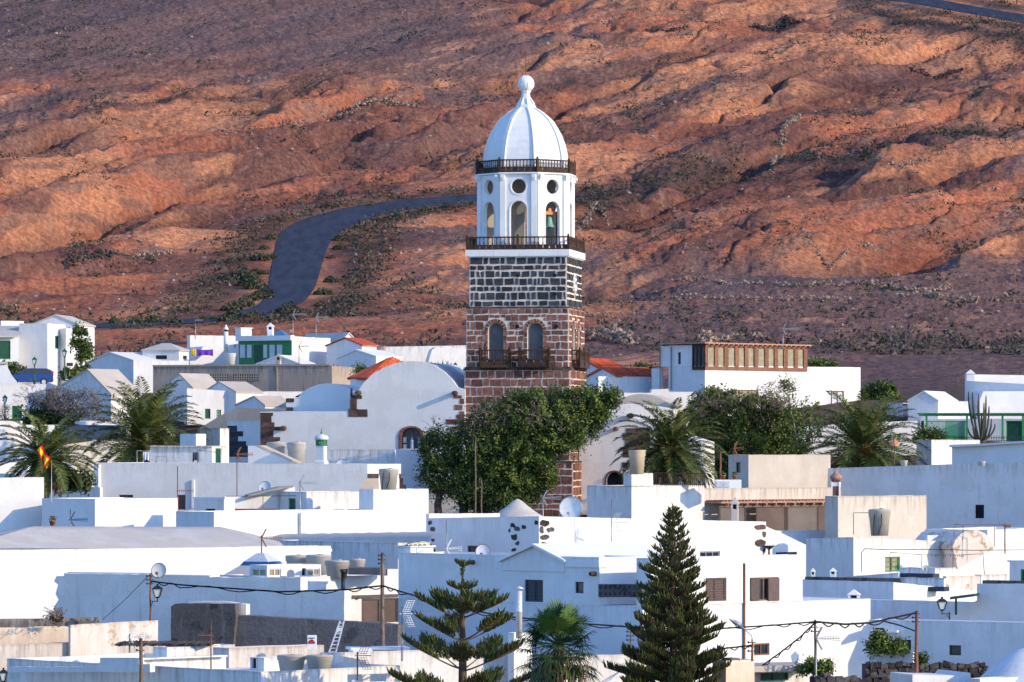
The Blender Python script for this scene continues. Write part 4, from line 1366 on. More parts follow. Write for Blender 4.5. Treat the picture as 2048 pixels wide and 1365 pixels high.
def lantern_head(mb_f, mb_g, c, w, h):
    """four sided lantern: frame + glass; c = bottom centre"""
    mb_f.lathe(c, [(w * .18, -h * .12), (w * .28, 0)], 4, PI / 4, sm=False)
    mb_g.lathe(c, [(w * .26, .01), (w * .50, h * .62)], 4, PI / 4, sm=False)
    for i in range(4):
        t = PI / 4 + PI / 2 * i; d = Vector((math.sin(t), -math.cos(t), 0))
        mb_f.bar(c + d * (w * .27), c + d * (w * .52) + UP * (h * .62), .03)
    mb_f.lathe(c, [(w * .62, h * .62), (w * .60, h * .66), (w * .30, h * .84), (w * .12, h * .88), (w * .12, h * .95), (w * .16, h * .97), (.01, h * 1.05)], 4, PI / 4, sm=False)

def street_lantern(px, yt, yb, D, label, w=11, hh=15, group='green lantern street lamps'):
    b = P(px, yb, D); H_ = (yb - yt) * D / F; k = D / F
    t = thing('street_lamp', b, label, 'street lamp', group)
    f = MB(); g = MB()
    c = b + UP * (H_ - hh * k)
    lantern_head(f, g, c, w * k, hh * k)
    f.build('lantern', 'green_dark', t); g.build('lamp_glass', 'lamp_glass', t)
    m = MB(); m.lathe(b, [(.09, 0), (.08, .5), (.045, .6), (.04, H_ - hh * k * 1.3), (.06, H_ - hh * k * 1.1)], 8)
    m.build('post', 'green_dark', t)
    return t

def bracket_lantern(px, yt, yb, D, label, wall_px, w=24, hh=34):
    k = D / F; c = P(px, yb, D); h = (yb - yt) * k
    t = thing('wall_lantern', c, label, 'street lamp', 'black bracket lanterns')
    f = MB(); g = MB()
    lantern_head(f, g, c + UP * (h * .28), w * k, h * .70)
    f.build('lantern', 'black_metal', t); g.build('lamp_glass', 'lamp_glass', t)
    m = MB(); q = P(wall_px, yb, D); sg = 1 if wall_px > px else -1
    m.bar(c + UP * .02, q + UP * .02, .035); m.bar(c + UP * .0, c + UP * (h * .26), .04)
    m.bar(q - UP * .25, q + UP * .1, .05, .05); m.bar(q - UP * .22, c * .35 + q * .65, .03)
    m.build('bracket', 'black_metal', t)
    return t

def pole(px, yt, yb, D, label, wpx=9, mat='wood_grey', name='utility_pole', lean=0, group='wooden utility poles'):
    b = P(px, yb, D); tp = P(px + lean, yt, D); r = wpx * D / F / 2
    m = MB(); n = 7
    m.path([b + (tp - b) * (i / (n - 1)) + Vector((rng.uniform(-.015, .015), 0, 0)) for i in range(n)], [r * (1 - .2 * i / (n - 1)) for i in range(n)], 9)
    t = thing(name, b, label, 'utility pole', group)
    m.build('shaft', mat, t)
    m = MB()
    for i in range(3):
        m.bar(tp - UP * (.12 + .16 * i) - Vector((.16, 0, 0)), tp - UP * (.12 + .16 * i) + Vector((.12, 0, 0)), .035)
        m.lathe(tp - UP * (.12 + .16 * i) + Vector((-.15, 0, 0)), [(.03, -.03), (.045, 0), (.03, .05)], 6)
    m.build('cable_clamps', 'black_metal', t)
    return t

def cable(pts, label, r=.025, sag=0, group='overhead cables', twist=True):
    """pts: (px, py, D)"""
    P3 = [P(*p) for p in pts]
    out = []
    for a, b in zip(P3[:-1], P3[1:]):
        for i in range(10):
            t = i / 10; p = a.lerp(b, t); p.z -= sag * 4 * t * (1 - t); out.append(p)
    out.append(P3[-1])
    m = MB(); m.path(out, r, 5)
    if twist:
        off = [p + Vector((0, 0, r * 2.2 * math.sin(i * 1.1) - r * 1.4)) for i, p in enumerate(out)]
        m.path(off, r * .7, 5)
    o = m.build('overhead_cable', 'cable_black', None, loc=out[0])
    tag(o, label, 'cable', group)
    return o

def tube_frame(pts, r, D, label, cat='pipe frame', name='pipe_frame', mat='rust', group=None):
    m = MB(); 
    for seg in pts:
        m.path([P(p[0], p[1], D if len(p) < 3 else p[2]) for p in seg], r, 5)
    b = P(pts[0][0][0], pts[0][0][1], D)
    o = m.build(name, mat, None, loc=b); tag(o, label, cat, group)
    return o

def pot(px, yb, D, w, label, plant=True):
    b = P(px, yb, D); r = w * D / F / 2
    t = thing('plant_pot', b, label, 'plant pot', 'terracotta plant pots')
    m = MB(); m.lathe(b, [(r * .7, 0), (r * .95, r * 1.3), (r * 1.1, r * 1.3), (r * 1.1, r * 1.6), (r * .9, r * 1.6)], 14); m.build('pot', 'terracotta', t)
    if plant:
        n = 60
        c = np.array(b)[None] + np.stack([nrg.normal(size=n) * r * .5, nrg.normal(size=n) * r * .5, r * 1.6 + nrg.random(n) * r * 1.3], 1)
        np_mesh('plant', leaf_quads(c, np.full(n, .06)), 4, 'leaf_mid', t)
    return t
# ============================================================ front row, left
h = House('blue shaded flat roofed house front in the bottom left corner', 300, 167)
b = h.box(14, 522, 800, 1344, 167, 45, 'white_worn')
h.slab([(15, 1345), (15, 1334), (200, 1334), (200, 1316), (278, 1316), (278, 1329), (300, 1329), (300, 1345)], 176.4, -45, .25, 'white_worn', name='parapet', dense=.01)
h.bxp(700, 790, 1350, 1365, 166.6, .2, 'white_worn', 'ledge', 30)
h = House('long worn white parapet wall behind the bottom left blue house', 120, 179)
h.box(-70, -60, 306, 1291, 179, 32, 'cream_worn')
h = House('low cream roof parapet crossed by a rusty pipe, bottom left', 380, 172)
h.box(278, 284, 452, 1319, 173, 40, 'white_worn')
h.bxp(282, 455, 1317, 1320, 172.6, .4, 'white', 'coping', 40)
h.box(306, 334, 470, 1295, 177, 45, 'white_worn')
m = MB()
for i in range(34):
    a = P(232 + i * 5.6, 1290 + rng.uniform(-1, 1), 177.8); m.path([a, a + Vector((.25, 1.2, .06))], .06, 5)
m.build('corrugated_roof', 'lava_stone', h.root)
h = House('flat white roof block with mottled wall beside two buried tanks', 540, 175)
h.box(426, 458, 648, 1297, 176, 40, 'cream_worn')
h.box(500, 528, 620, 1316, 172.5, 45, 'white_worn', [('l', 503, 512, 1316, 1337, 'hole')])
h = House('white low house front behind the layered araucaria, bottom centre', 800, 174)
b = h.box(640, 646, 1016, 1306, 174, 30, 'white_worn')
h.bxp(702, 820, 1296, 1301, 172.6, 1.2, 'white', 'canopy', 12); h.bxp(706, 745, 1301, 1306, 172.5, 1, 'white', 'canopy_base', 12)
h = House('narrow white chimney block with a tall metal flue beside the fan palm', 1045, 176)
h.box(1016, 1028, 1064, 1266, 177, 50, 'white')
h.chimney(1038, 1173, 1267, 176.6, 13, 'flue', 'metal_light')
h = House('plain white wall between the fan palm and the tall araucaria', 1240, 178)
h.box(1120, 1128, 1420, 1313, 179, 28, 'white_worn')
h = House('beige roof block at the foot of the tall araucaria', 1480, 168)
h.box(1425, 1452, 1509, 1322, 168, 45, 'beige_render')
h.bxp(1460, 1480, 1317, 1322, 168.3, .6, 'cladding_dark', 'box_on_roof', 30)
h = House('cream garage with green framed door and flat canopy, bottom right', 1570, 172)
h.box(1490, 1500, 1636, 1345, 172, 30, 'white_old', [('r', 1521, 1577, 1346, 1362, 'green_door', 'door')])
h.bxp(1509, 1644, 1333, 1345, 170.6, 2.6, 'beige_roof', 'canopy', 24)

def rubble_wall(pts, D, a, th, label, rows_h=.22, mat='lava_stone', gap=.03, cap=None):
    ud = Vector((math.cos(RD(a)), math.sin(RD(a)), 0)); nd = Vector((ud.y, -ud.x, 0))
    O = P(pts[0][0], 900, D); O.z = 0
    q = [(upx(p[0], O, ud), 0) for p in pts]; q = [(u, zpy(p[1], O, ud, u)) for (u, _), p in zip(q, pts)]
    b = P(pts[0][0], 900, D); zb_ = zg(D) - .3
    t = thing('rubble_wall', Vector((b.x, b.y, zb_)), label, 'stone wall')
    m = MB()
    m.panel(O, ud, nd, [(q[0][0], zb_), (q[-1][0], zb_)] + list(reversed([(u, z - .06) for u, z in q])), (), .2, 1, drip=False, back=th)
    us = [u for u, _ in q]; zs_ = [z for _, z in q]
    z = min(zs_) - 2.2; zmax = max(zs_)
    while z < zmax:
        u = us[0]
        while u < us[-1]:
            w = rng.uniform(.16, .42)
            zt_ = float(np.interp(u + w / 2, us, zs_))
            if z < zt_:
                hh = rows_h * rng.uniform(.7, 1.2)
                c = O + ud * (u + w / 2) + nd * rng.uniform(-.02, .05)
                m.box(Vector((c.x, c.y, min(z + rng.uniform(-.05, .05), zt_))), (ud + UP * rng.uniform(-.3, .3)).normalized(), nd, (UP - ud * rng.uniform(-.3, .3)).normalized(), w * .46, .09, hh * .48, 0, jit=.035)
            u += w
        z += rows_h
    m.build('stones', [mat, 'dark_rock'], t)
    return t
rubble_wall([(1630, 1352), (1660, 1349), (1700, 1355), (1732, 1360)], 169, 20, .5, 'dark lava boulder wall below the aerial pole, bottom right')
rubble_wall([(1730, 1326), (1800, 1328), (1900, 1329), (1968, 1330)], 184, 8, .6, 'dark lava boulder wall under the planter balcony, bottom right')
h = House('low white parapet in front of the lava wall, bottom right', 1880, 168)
h.slab([(1825, 1400), (1825, 1350), (1915, 1352), (1922, 1344), (1940, 1346), (1945, 1400)], 170, 20, 2, 'white_worn', dense=.02)
h = House('white plastered dome shaped roof in the bottom right corner', 2000, 166)
m = MB()
c = P(2062, 1400, 170)
m.lathe(c, [(3.1, -1.2), (2.7, .15), (2.2, .62), (1.6, 1.12), (1.0, 1.62), (.55, 1.88), (.2, 1.98), (.02, 2.0)], 26)
m.build('dome_roof', 'white_worn', h.root)
h.box(1940, 1960, 2120, 1358, 167, 40, 'white')

# ============================================================ second row, left
h = House('beige roof terrace wall below a lava stone edge, far left', 60, 184)
h.box(-80, -70, 200, 1241, 188, 28, 'lava_render'); h.box(-80, -72, 141, 1258, 182, 28, 'beige_render')
h = House('peeling ochre and white wall, lower left', 230, 181)
h.box(137, 141, 316, 1251, 181, 40, 'beige_peeling', yr=1241, rough=.03)
h = House('crumbling blue shaded wall with ragged left edge and street lantern', 400, 197)
ruin = h.slab([(106, 1330), (105, 1240), (108, 1214), (117, 1200), (111, 1188), (116, 1170), (108, 1163), (113, 1153), (128, 1152), (128, 1147), (200, 1149), (300, 1150), (418, 1152), (420, 1155), (601, 1155), (601, 1181), (689, 1182), (689, 1330)], 203, -24, .7, 'white_worn', dense=.025)
h.bxp(135, 330, 1144.6, 1148, 203.4, .5, 'white_old', 'coping', -24)
h = House('white house with brown shuttered window between dark pipe and utility pole', 740, 202)
b = h.box(560, 602, 800, 1154, 203, 42, 'white', [('r', 723, 797, 1197, 1246, 'roller'), ])
h.rects(b, [(690, 797, 1190, 1195), (696, 701, 1195, 1199), (712, 717, 1195, 1199)], 'shutter_brown', 'lintel', side='r', proud=.12, th=.2)
m = MB(); q = P(686, 1181, 200.2); m.tube(q, q + UP * (37 * 200 / F), .09, .09, 8); m.tube(q + UP * (37 * 200 / F), q + UP * (42 * 200 / F), .14, .14, 8); m.build('vent_pipe', 'black_metal', h.root)
h.bxp(697, 760, 1136, 1150, 204, 1.5, 'cladding_dark', 'roof_shed', -15)
h.bxp(775, 797, 1139, 1152, 204.5, 1.2, 'white_old', 'roof_niche', 30)
h = House('dark lava plastered wall with a ladder leaning on it, lower left', 560, 187)
h.slab([(342, 1345), (342, 1214), (350, 1208), (470, 1208), (472, 1231), (540, 1235), (600, 1238), (796, 1250), (796, 1345)], 192, -16, .9, 'lava_render_pale', dense=.02)
h.slab([(342, 1345), (342, 1214), (350, 1208), (470, 1208), (472, 1233), (466, 1300), (466, 1345)], 191.7, -16, .5, 'lava_render', dense=.02, name='dark_render')
h.slab([(378, 1212), (380, 1204), (440, 1203), (492, 1209), (492, 1230), (472, 1231), (470, 1208), (378, 1208)], 192.6, -16, .5, 'white_old', name='plaster_edge', dense=.02)

h = House('large white building with long grey hipped roof, left side', 280, 216)
b = h.box(-90, -70, 662, 1101, 214, 30, 'white', yl=None, rough=.006, dl=6)
b2 = dict(b); m = MB()
def hp(px, py, D): return P(px, py, D)
A0, A1, A2, A3 = hp(-70, 1097, 214.2), hp(572, 1098, 223.4), hp(560, 1084, 231), hp(-110, 1083, 221)
R0, R1 = hp(68, 1053, 220.0), hp(440, 1054, 226.0)
K = 14
def slope(a, b_, c, d, wav=.025):
    for i in range(K):
        for j in range(6):
            f = lambda s_, t_: (a.lerp(b_, s_)).lerp(d.lerp(c, s_), t_) + UP * (wav * math.sin(s_ * 37 + t_ * 3) * math.sin(t_ * PI) + .02 * math.sin(t_ * PI))
            m.face([f(i / K, j / 6), f((i + 1) / K, j / 6), f((i + 1) / K, (j + 1) / 6), f(i / K, (j + 1) / 6)], sm=True, uv=[(0, 50)] * 4)
slope(A0, A1, R1, R0); slope(A2, A3, R0, R1, .02)
slope(A3, A0, R0, R0, .01); slope(A1, A2, R1, R1, .01)
m.build('roof', 'roof_plaster', h.root)
h.bxp(640, 664, 1098, 1104, 224.4, 1.5, 'white', 'parapet_end', 30)
h = House('blue shaded house with a rounded vault roof behind the big hipped roof', 700, 228)
b = h.box(540, 796, 860, 1086, 229, 45, 'white_worn', rough=.006)
m = MB()
A, B_ = P(536, 1088, 239), P(858, 1084, 228.4)
for s0 in range(24):
    for t0 in range(6):
        def f(s_, t_):
            p = A.lerp(B_, s_); an = PI * t_ * .5
            return p + Vector((.5, .7, 0)) * (1.6 * (1 - math.cos(an))) + UP * (.50 * math.sin(an) + .02 * math.sin(s_ * 60))
        m.face([f(s0 / 24, t0 / 6), f((s0 + 1) / 24, t0 / 6), f((s0 + 1) / 24, (t0 + 1) / 6), f(s0 / 24, (t0 + 1) / 6)], sm=True, uv=[(0, 50)] * 4)
m.build('roof', 'roof_plaster', h.root)

h = House('white roof kiosk with cream window panes below a blue tent roof', 570, 203)
h.box(499, 534, 642, 1131, 204, 38, 'white', [('r', 539, 562, 1138, 1153, 'white'), ('r', 604, 612, 1137, 1152, 'hole'), ('r', 616, 640, 1138, 1152, 'white'), ('l', 502, 531, 1138, 1153, 'white')], zb=P(0, 1170, 204).z)
h.box(440, 560, 700, 1154, 205, 42, 'white')
t = thing('tent_roof', P(525, 1154, 209), 'pyramid skylight roof, pale on top with a blue band, left of the tanks', 'roof')
m = MB(); c = P(524, 1154, 210); k = 210 / F
m.lathe(c, [(88 * k, 0), (44 * k, 24 * k)], 4, RD(20), sm=False, capt=False); m.build('roof_base', 'roof_plaster', t)
m = MB(); m.lathe(c, [(46 * k, 23 * k), (38 * k, 31 * k)], 4, RD(20), sm=False, capt=False); m.build('roof_band', 'blue_band', t)
m = MB(); m.lathe(c, [(38 * k, 31 * k), (12 * k, 47 * k), (.1, 47.5 * k)], 4, RD(20), sm=False); m.build('roof_top', 'metal_light', t)

# ============================================================ the big double house in the centre
G = House('big two storey house, blue shaded gable side and lit white side, front centre', 1280, 192)
gb = G.box(797, 1285, 1741, 1214, 190, 45, 'white', [('l', 1049, 1086, 1216, 1217, 'hole'), ('r', 1508, 1539, 1287, 1311, 'redbrown')], parapet=.02, rough=.005)
el, nl, er, nr = dirs(RD(45))
C = gb['C']
# upper floor left part, ends at px 1198
u = upx(1198, C, el); C2 = C + el * u
D2 = C2.y
g2 = G.box(797, 1198, 1290, 1115, D2, 45, 'white', [('l', 1049, 1086, 1160, 1208, 'shut_dark'), ('l', 1150, 1167, 1164, 1187, 'dark')], zb=P(0, 1214, 190).z, dr=8, rough=.005)
u3 = upx(1362, C, er)
g3 = G.box(1273, 1302, 1605, 1117, C.y + .3, 45, 'white', [('r', 1411, 1453, 1156, 1203, 'louvre'), ('r', 1500, 1557, 1155, 1202, 'redbrown')], zb=P(0, 1214, 190).z, dl=5, rough=.005)
G.rects(g3, [(1500, 1517, 1157, 1202), (1535, 1557, 1157, 1202)], 'shutter_brown', 'shutter', side='r', proud=.06, jit=.005)
for x0 in (1036, 1087): pass
G.gabled(1006, 1070, 1128, 1122, 1093, 1123, (C + el * upx(1070, C, el)).y - .06, -45, 6.2, 'white', 'white_clean', .18, zb=P(0, 1136, 200).z)
G.bxp(1129, 1198, 1122, 1134, (C + el * upx(1128, C, el)).y - .12, .5, 'white_clean', 'fascia', -45)
# terrace lattice and clutter
lb = MB(); O = C.copy()
for i in range(9):
    for j in range(2):
        u0 = upx(1284 - i * 9.6, C, el); u1 = upx(1284 - (i + 1) * 9.6, C, el)
        z0 = zpy(1195 - j * 13, C, el, u0); z1 = zpy(1195 - (j + 1) * 13, C, el, u0)
        oo = C + nl * .03
        cu, cz, hw, hz = (u0 + u1) / 2, (z0 + z1) / 2, (u1 - u0) / 2, (z1 - z0) / 2
        hole = [(cu + hw * .6 * math.cos(t), cz + hz * .6 * math.sin(t)) for t in [PI / 4 * q for q in range(8)]]
        lb.panel(oo, el, nl, [(u0, z0), (u1, z0), (u1, z1), (u0, z1)], [hole], .2, 0, drip=False, back=.2)
        c = oo + el * cu - nl * .1
        lb.box(Vector((c.x, c.y, cz)), el, nl, UP, hw * .16, .08, hz * .6); lb.box(Vector((c.x, c.y, cz)), el, nl, UP, hw * .6, .08, hz * .14)
lb.build('lattice_parapet', 'lava_render', G.root)
G.rects(g2, [(1198.5, 1199.5, 1130, 1170)], 'white', 'trim', side='r')
G.spout(g2, 947, 1125, 'l', .3, .09); G.spout(g2, 1190, 1148, 'l', .3, .09)
m = MB()
u = upx(1486, C, er); cc = C + er * u + nr * .08
m.tube(Vector((cc.x, cc.y, zpy(1318, C, er, u))), Vector((cc.x, cc.y, zpy(1127, C, er, u))), .05, .05, 7)
m.build('drain_pipe', 'rust', G.root)
G.chimney(831, 1090, 1117, D2 + 9.4, 56, 'block', 'white_worn')
G.chimney(1708, 1179, 1215, C.y + 12.6, 24, 'cap')

# ============================================================ right front
h = House('blue shaded low house with lit stepped parapet, right of the big double house', 1790, 207)
h.box(1590, 1787, 1992, 1165, 208, 45, 'white', yr=1186)
h = House('plain blue shaded terrace wall behind the bracket lantern, right', 1850, 200)
h.box(1690, 1963, 1985, 1206, 201, 50, 'white', rough=.006)
h.bxp(1741, 1958, 1220, 1222.4, 206.5, .05, 'cable_black', 'wall_cable', -40)
h = House('white gabled side wall shaded blue at the right edge, below green canopy', 2000, 196)
h.slab([(1884, 1330), (1884, 1244), (1915, 1224), (1954, 1201), (1954, 1168), (2130, 1168), (2130, 1330)], 199, -38, 6, 'white', dense=.005)
h.bxp(1965, 2070, 1161, 1168, 198, .5, 'lava_render', 'coping', -38)
m = MB(); a = P(1906, 1196, 198); b_ = P(1953, 1190, 197); m.box((a + b_) / 2, (b_ - a).normalized(), Vector((.3, .9, 0)).normalized(), UP, (b_ - a).length / 2, .6, .06)
a2 = P(1912, 1198, 198); m.bar(a2, P(1912, 1230, 198), .09)
m.build('green_canopy', 'green_dark', h.root)
h = House('blue shaded house with one small square window, bottom right', 1900, 189)
h.box(1738, 2120, 2140, 1247, 186, 62, 'white', [('l', 1898, 1922, 1291, 1311, 'dark'), ('l', 1795, 1822, 1280, 1303, 'hole'), ('l', 1748, 1768, 1256, 1263, 'green_dark')], rough=.006)
h.bxp(1738, 1794, 1261, 1265, 189.5, .9, 'white_clean', 'balcony_slab', -20)
h.box(1738, 1826, 1832, 1305, 187.2, 62, 'white')
h.rects(dict(O=P(1738, 900, 188.6), ud=Vector((1, 0, 0)), nd=Vector((0, -1, 0))), [(1740, 1780, 1306, 1329)], 'blue_band', 'painted_panel')

h = House('long lit white house with green paned window, right', 1850, 226)
b = h.box(1612, 1707, 2022, 1075, 227, 45, 'white_worn', [('r', 1770, 1800, 1114, 1144, 'whitegreen')], yr=1089, yl=1077)
h = House('blue shaded annex with a green door at the right edge', 2040, 221)
h.box(2019, 2110, 2130, 1123, 219, 58, 'white', [('l', 2041, 2062, 1139, 1165, 'green_dark', 'door')])
h.bxp(2014, 2110, 1121, 1124.5, 221, 1, 'white', 'coping', -30)
h = House('low blue shaded roof parapet with dark edge, right of the drain pipe', 1700, 216)
h.box(1592, 1797, 1803, 1146, 217, 50, 'white_worn', yl=1160)
h.bxp(1610, 1800, 1154, 1162, 215.4, .4, 'lava_render', 'dark_roof_edge', -32)
h = House('peeling blue white rooftop box with dark shadow bands, right', 1850, 214)
h.box(1799, 1870, 1912, 1137, 216, 50, 'white_old', rough=.03); h.box(1799, 1888, 1892, 1157, 211.5, 55, 'white_old', rough=.03)
h.bxp(1800, 1866, 1147, 1156, 213.2, .6, 'slate_and_shadow', 'shadow_band', -35); h.bxp(1798, 1888, 1173, 1182, 210.5, .6, 'slate_and_shadow', 'shadow_band', -30)  # dark slabs paint the shadow bands across the box
h = House('rust streaked white wall beside the peeling rooftop box', 1930, 212)
h.box(1886, 1892, 1960, 1153, 213, 30, 'beige_peeling'); h.box(1950, 1962, 2016, 1150, 217, 30, 'white_old')
for cx_, yt_, nm in ((1632, 1138, 'a'),):
    h = House('small pointed white roof finial beside the drain pipe house', 1630, 219, z=P(0, 1172, 219).z)
    h.chimney(1626, 1136, 1162, 219, 9, 'cap'); h.chimney(1666, 1136, 1160, 219, 13, 'cap')
h = House('weathered ochre hump of a vaulted roof, right', 1950, 233)
m = MB(); A = P(1946, 1099, 231)
m.panel(A, Vector((math.cos(RD(25)), math.sin(RD(25)), 0)), Vector((math.sin(RD(25)), -math.cos(RD(25)), 0)),
        [(-.9, A.z - 1.0)] + [(1.15 * math.cos(t) * 1.05 - .0, A.z + 1.0 * math.sin(t)) for t in [0, .2, .45, .7, 1.0, 1.3, 1.57, 1.85, 2.2, 2.6, 3.0]] + [(-1.2, A.z)][:0], (), .1, 0, drip=False, back=4)
m.build('vault', 'beige_peeling', h.root)
h.box(1850, 1855, 1930, 1071, 232, 30, 'white')
h.box(1850, 1975, 2110, 1060, 240, 60, 'white')

# ============================================================ middle: quoined house
h = House('white house with dark corner stones and big satellite dish behind the araucaria', 1078, 234)
b = h.box(856, 1078, 1532, 1033, 232, 45, 'white', [('r', 1262, 1302, 1100, 1116, 'grid'), ('r', 1400, 1440, 1103, 1122, 'grid'), ('l', 935, 961, 1092, 1114, 'dark')], yl=1037, yr=1044, rough=.006)
h.rects(b, [(1080, 1098, 1041, 1053), (1080, 1087, 1053, 1066), (1093, 1108, 1054, 1065), (1080, 1099, 1070, 1080), (1082, 1095, 1085, 1096), (1080, 1088, 1096, 1101)], 'lava_stone', 'quoins', side='r', jit=.04)
h.rects(b, [(1069, 1077, 1042, 1050), (1021, 1030, 1046, 1055), (1029, 1040, 1054, 1063), (1044, 1052, 1050, 1058), (1017, 1022, 1059, 1065), (1022, 1035, 1069, 1080), (1031, 1039, 1083, 1090), (1024, 1032, 1096, 1104)], 'lava_stone', 'quoins', side='l', jit=.04)
h.rects(b, [(857, 864, 1042, 1051), (862, 871, 1054, 1063), (857, 865, 1066, 1073), (863, 869, 1077, 1084), (857, 864, 1088, 1092), (864, 870, 1098, 1108)], 'lava_stone', 'quoins', side='l', jit=.04)
h.rects(b, [(1509, 1531, 1049, 1060), (1525, 1531, 1062, 1076), (1509, 1531, 1080, 1093), (1526, 1531, 1098, 1107), (1504, 1531, 1111, 1117)], 'quoin_stone', 'quoins', side='r', jit=.04)
De = (b['C'] + b['er'] * b['Lr']).y
h.slab([(1532, 1160), (1532, 1053), (1570, 1070), (1612, 1090), (1627, 1096), (1627, 1160)], De + .2, 45, 5, 'white_old', name='lean_to', dense=.006, wins=[('r', 1552, 1594, 1104, 1122, 'dark')])
m = MB(); q = P(1538, 1096, De - .3); m.tube(q - UP * .6, q, .05, .05, 7); m.lathe(q, [(.05, -.1), (.22, .02), (.3, .08), (.3, .12)], 8); m.build('gutter_hopper', 'black_metal', h.root)
h = House('thin white wall behind the quoined house, left of the pyramid roof', 900, 243)
h.box(852, 858, 1000, 1028, 243, 28, 'white')
h = House('small grey pyramid roof rising behind the quoined house', 1035, 248)
m = MB(); c = P(1035, 1036, 249); k = 249 / F
m.lathe(c, [(60 * k, -1), (60 * k, 0), (44 * k, 8 * k), (24 * k, 22 * k), (9 * k, 34 * k), (.02, 38 * k)], 8, RD(15), sm=True)
m.build('roof', 'roof_plaster', h.root)

# ============================================================ middle left terraces
h = House('white L shaped terrace house with long lit wall, left of centre', 430, 237)
b = h.box(352, 428, 857, 1024, 237, 45, 'white', rough=.006)
h.rects(b, [(597, 608, 1026, 1100)], 'white', 'pillar', side='r', proud=.22, th=.2, jit=.001)
h = House('white block standing over the long terrace wall left of the dark tree', 800, 240)
h.box(718, 747, 857, 979, 247, 45, 'white')
h = House('low white roof room with a small green door', 600, 250)
h.box(560, 613, 752, 984, 251, 45, 'white_worn', [('l', 577, 591, 997, 1024, 'green_dark', 'door')])
h = House('blue shaded low house with a narrow slit window and red skirting terrace', 430, 250)
h.box(388, 448, 470, 997, 247, 45, 'white', [('l', 411, 430, 1018, 1023, 'hole')])
h.bxp(386, 450, 994.5, 998, 246.5, .8, 'white', 'coping', -30)
h.slab([(448, 1040), (448, 993), (497, 993), (590, 974), (590, 1040)], 252, 15, .4, 'white_worn', name='sloping_wall')
h.slab([(494, 996), (497, 990), (560, 974), (586, 972), (586, 976), (560, 978), (500, 994)], 251.6, 15, 1.0, 'grey_roof', name='sloping_coping')
h.bxp(450, 555, 1018, 1030, 249.5, .2, 'red_dark', 'red_skirting', 10)
h = House('plain cream fronted block at the left edge beside the palm', 40, 252)
h.box(-90, -80, 88, 957, 250, 20, 'white', yr=955)
h = House('white and blue shaded flat block below the flag palm', 190, 246)
h.box(84, 190, 355, 998, 247, 45, 'white_clean', rough=.005)
h = House('blue shaded wall behind the flag palm trunk', 130, 262)
h.box(40, 200, 205, 975, 262, 60, 'white', yl=972)
h = House('small white roof with a square lantern chimney, far left', 20, 266)
h.box(-80, -70, 48, 926, 268, 25, 'white'); h.chimney(48, 908, 952, 262, 26, 'cap')
h.box(-60, 30, 50, 948, 263, 40, 'white')
OB = House('wide grey white wall facing the viewer, left of the dark tree', 460, 268)
b = OB.box(198, 735, 802, 929, 264, 80, 'church_plaster', [('l', 238, 266, 990, 1000, 'redbrown'), ('l', 355, 371, 990, 1020, 'redbrown'), ('r', 745, 752, 985, 995, 'hole')], yl=926, rough=.006, dr=8)
OB.box(188, 197, 202, 930, 266.5, 45, 'white')
OB.rects(b, [(384, 389, 960, 1016)], 'white_clean', 'pilaster', side='l', proud=.12, th=.15, jit=.002)
OB.slab([(496, 932), (496, 892), (512, 893), (592, 928), (592, 932)], 266.6, -10, 1.2, 'church_plaster', name='sloping_wall')
OB.slab([(512, 892), (520, 891), (596, 926), (592, 929)], 266.5, -10, 1.4, 'beige_render', name='coping')
h = House('old white rooftop room with a tile cornice and green door', 380, 278)
b = h.box(300, 424, 453, 892, 277, 78, 'white_old', [('r', 431, 443, 897, 928, 'green_dark', 'door')], rough=.02)
m = MB()
for i in range(26):
    c = b['C'] + b['el'] * (b['Ll'] * (i + .5) / 26) + b['nl'] * .05
    m.path([Vector((c.x, c.y, b['z'] - .1)), Vector((c.x, c.y, b['z'] - .1)) + b['nl'] * .14], .045, 5)
m.build('tile_cornice', 'tile_brown', h.root)
h = House('cluster of pale blue sheds between big palm and church', 420, 300)
h.box(395, 440, 458, 857, 300, 45, 'white_old'); h.box(360, 392, 412, 868, 292, 45, 'white')
h = House('lower white garden wall under the church niche', 770, 290)
h.slab([(652, 1000), (652, 901), (700, 899), (790, 900), (794, 1000)], 290, -10, .6, 'white_old', dense=.02, drip=True)
h.slab([(792, 1000), (792, 899), (850, 900), (850, 1000)], 287, -10, 2, 'white')
h.slab([(840, 1050), (840, 955), (1012, 955), (1012, 1050)], 293, -10, .6, 'church_plaster', dense=.01)

# ============================================================ church
CH = House('white plastered parish church with rounded gables and dark quoin stones, joined to the tower', 730, 306, 'church', 'church')
cf = CH.slab([(520, 1010), (520, 824), (600, 823), (699, 823), (700, 785), (718, 780), (728, 765), (744, 750), (765, 737), (790, 727), (818, 722.5), (845, 724), (868, 731), (888, 744), (903, 758), (915, 775), (930, 779), (930, 1010)],
             300.7, -9.5, 14, 'church_plaster', xref=928, holes=[[(797, 898), (848, 898), (848, 871), (845, 862), (838, 856), (830, 853), (815, 853), (807, 856), (800, 862), (797, 871)]], dense=.012, drip=True, rev=.5)
cf2 = CH.slab([(572, 900), (572, 797), (589, 797), (600, 788), (620, 775), (638, 769), (656, 767), (676, 769), (694, 776), (712, 786), (712, 900)], 306.5, -9.5, 9, 'church_plaster', dense=.01)
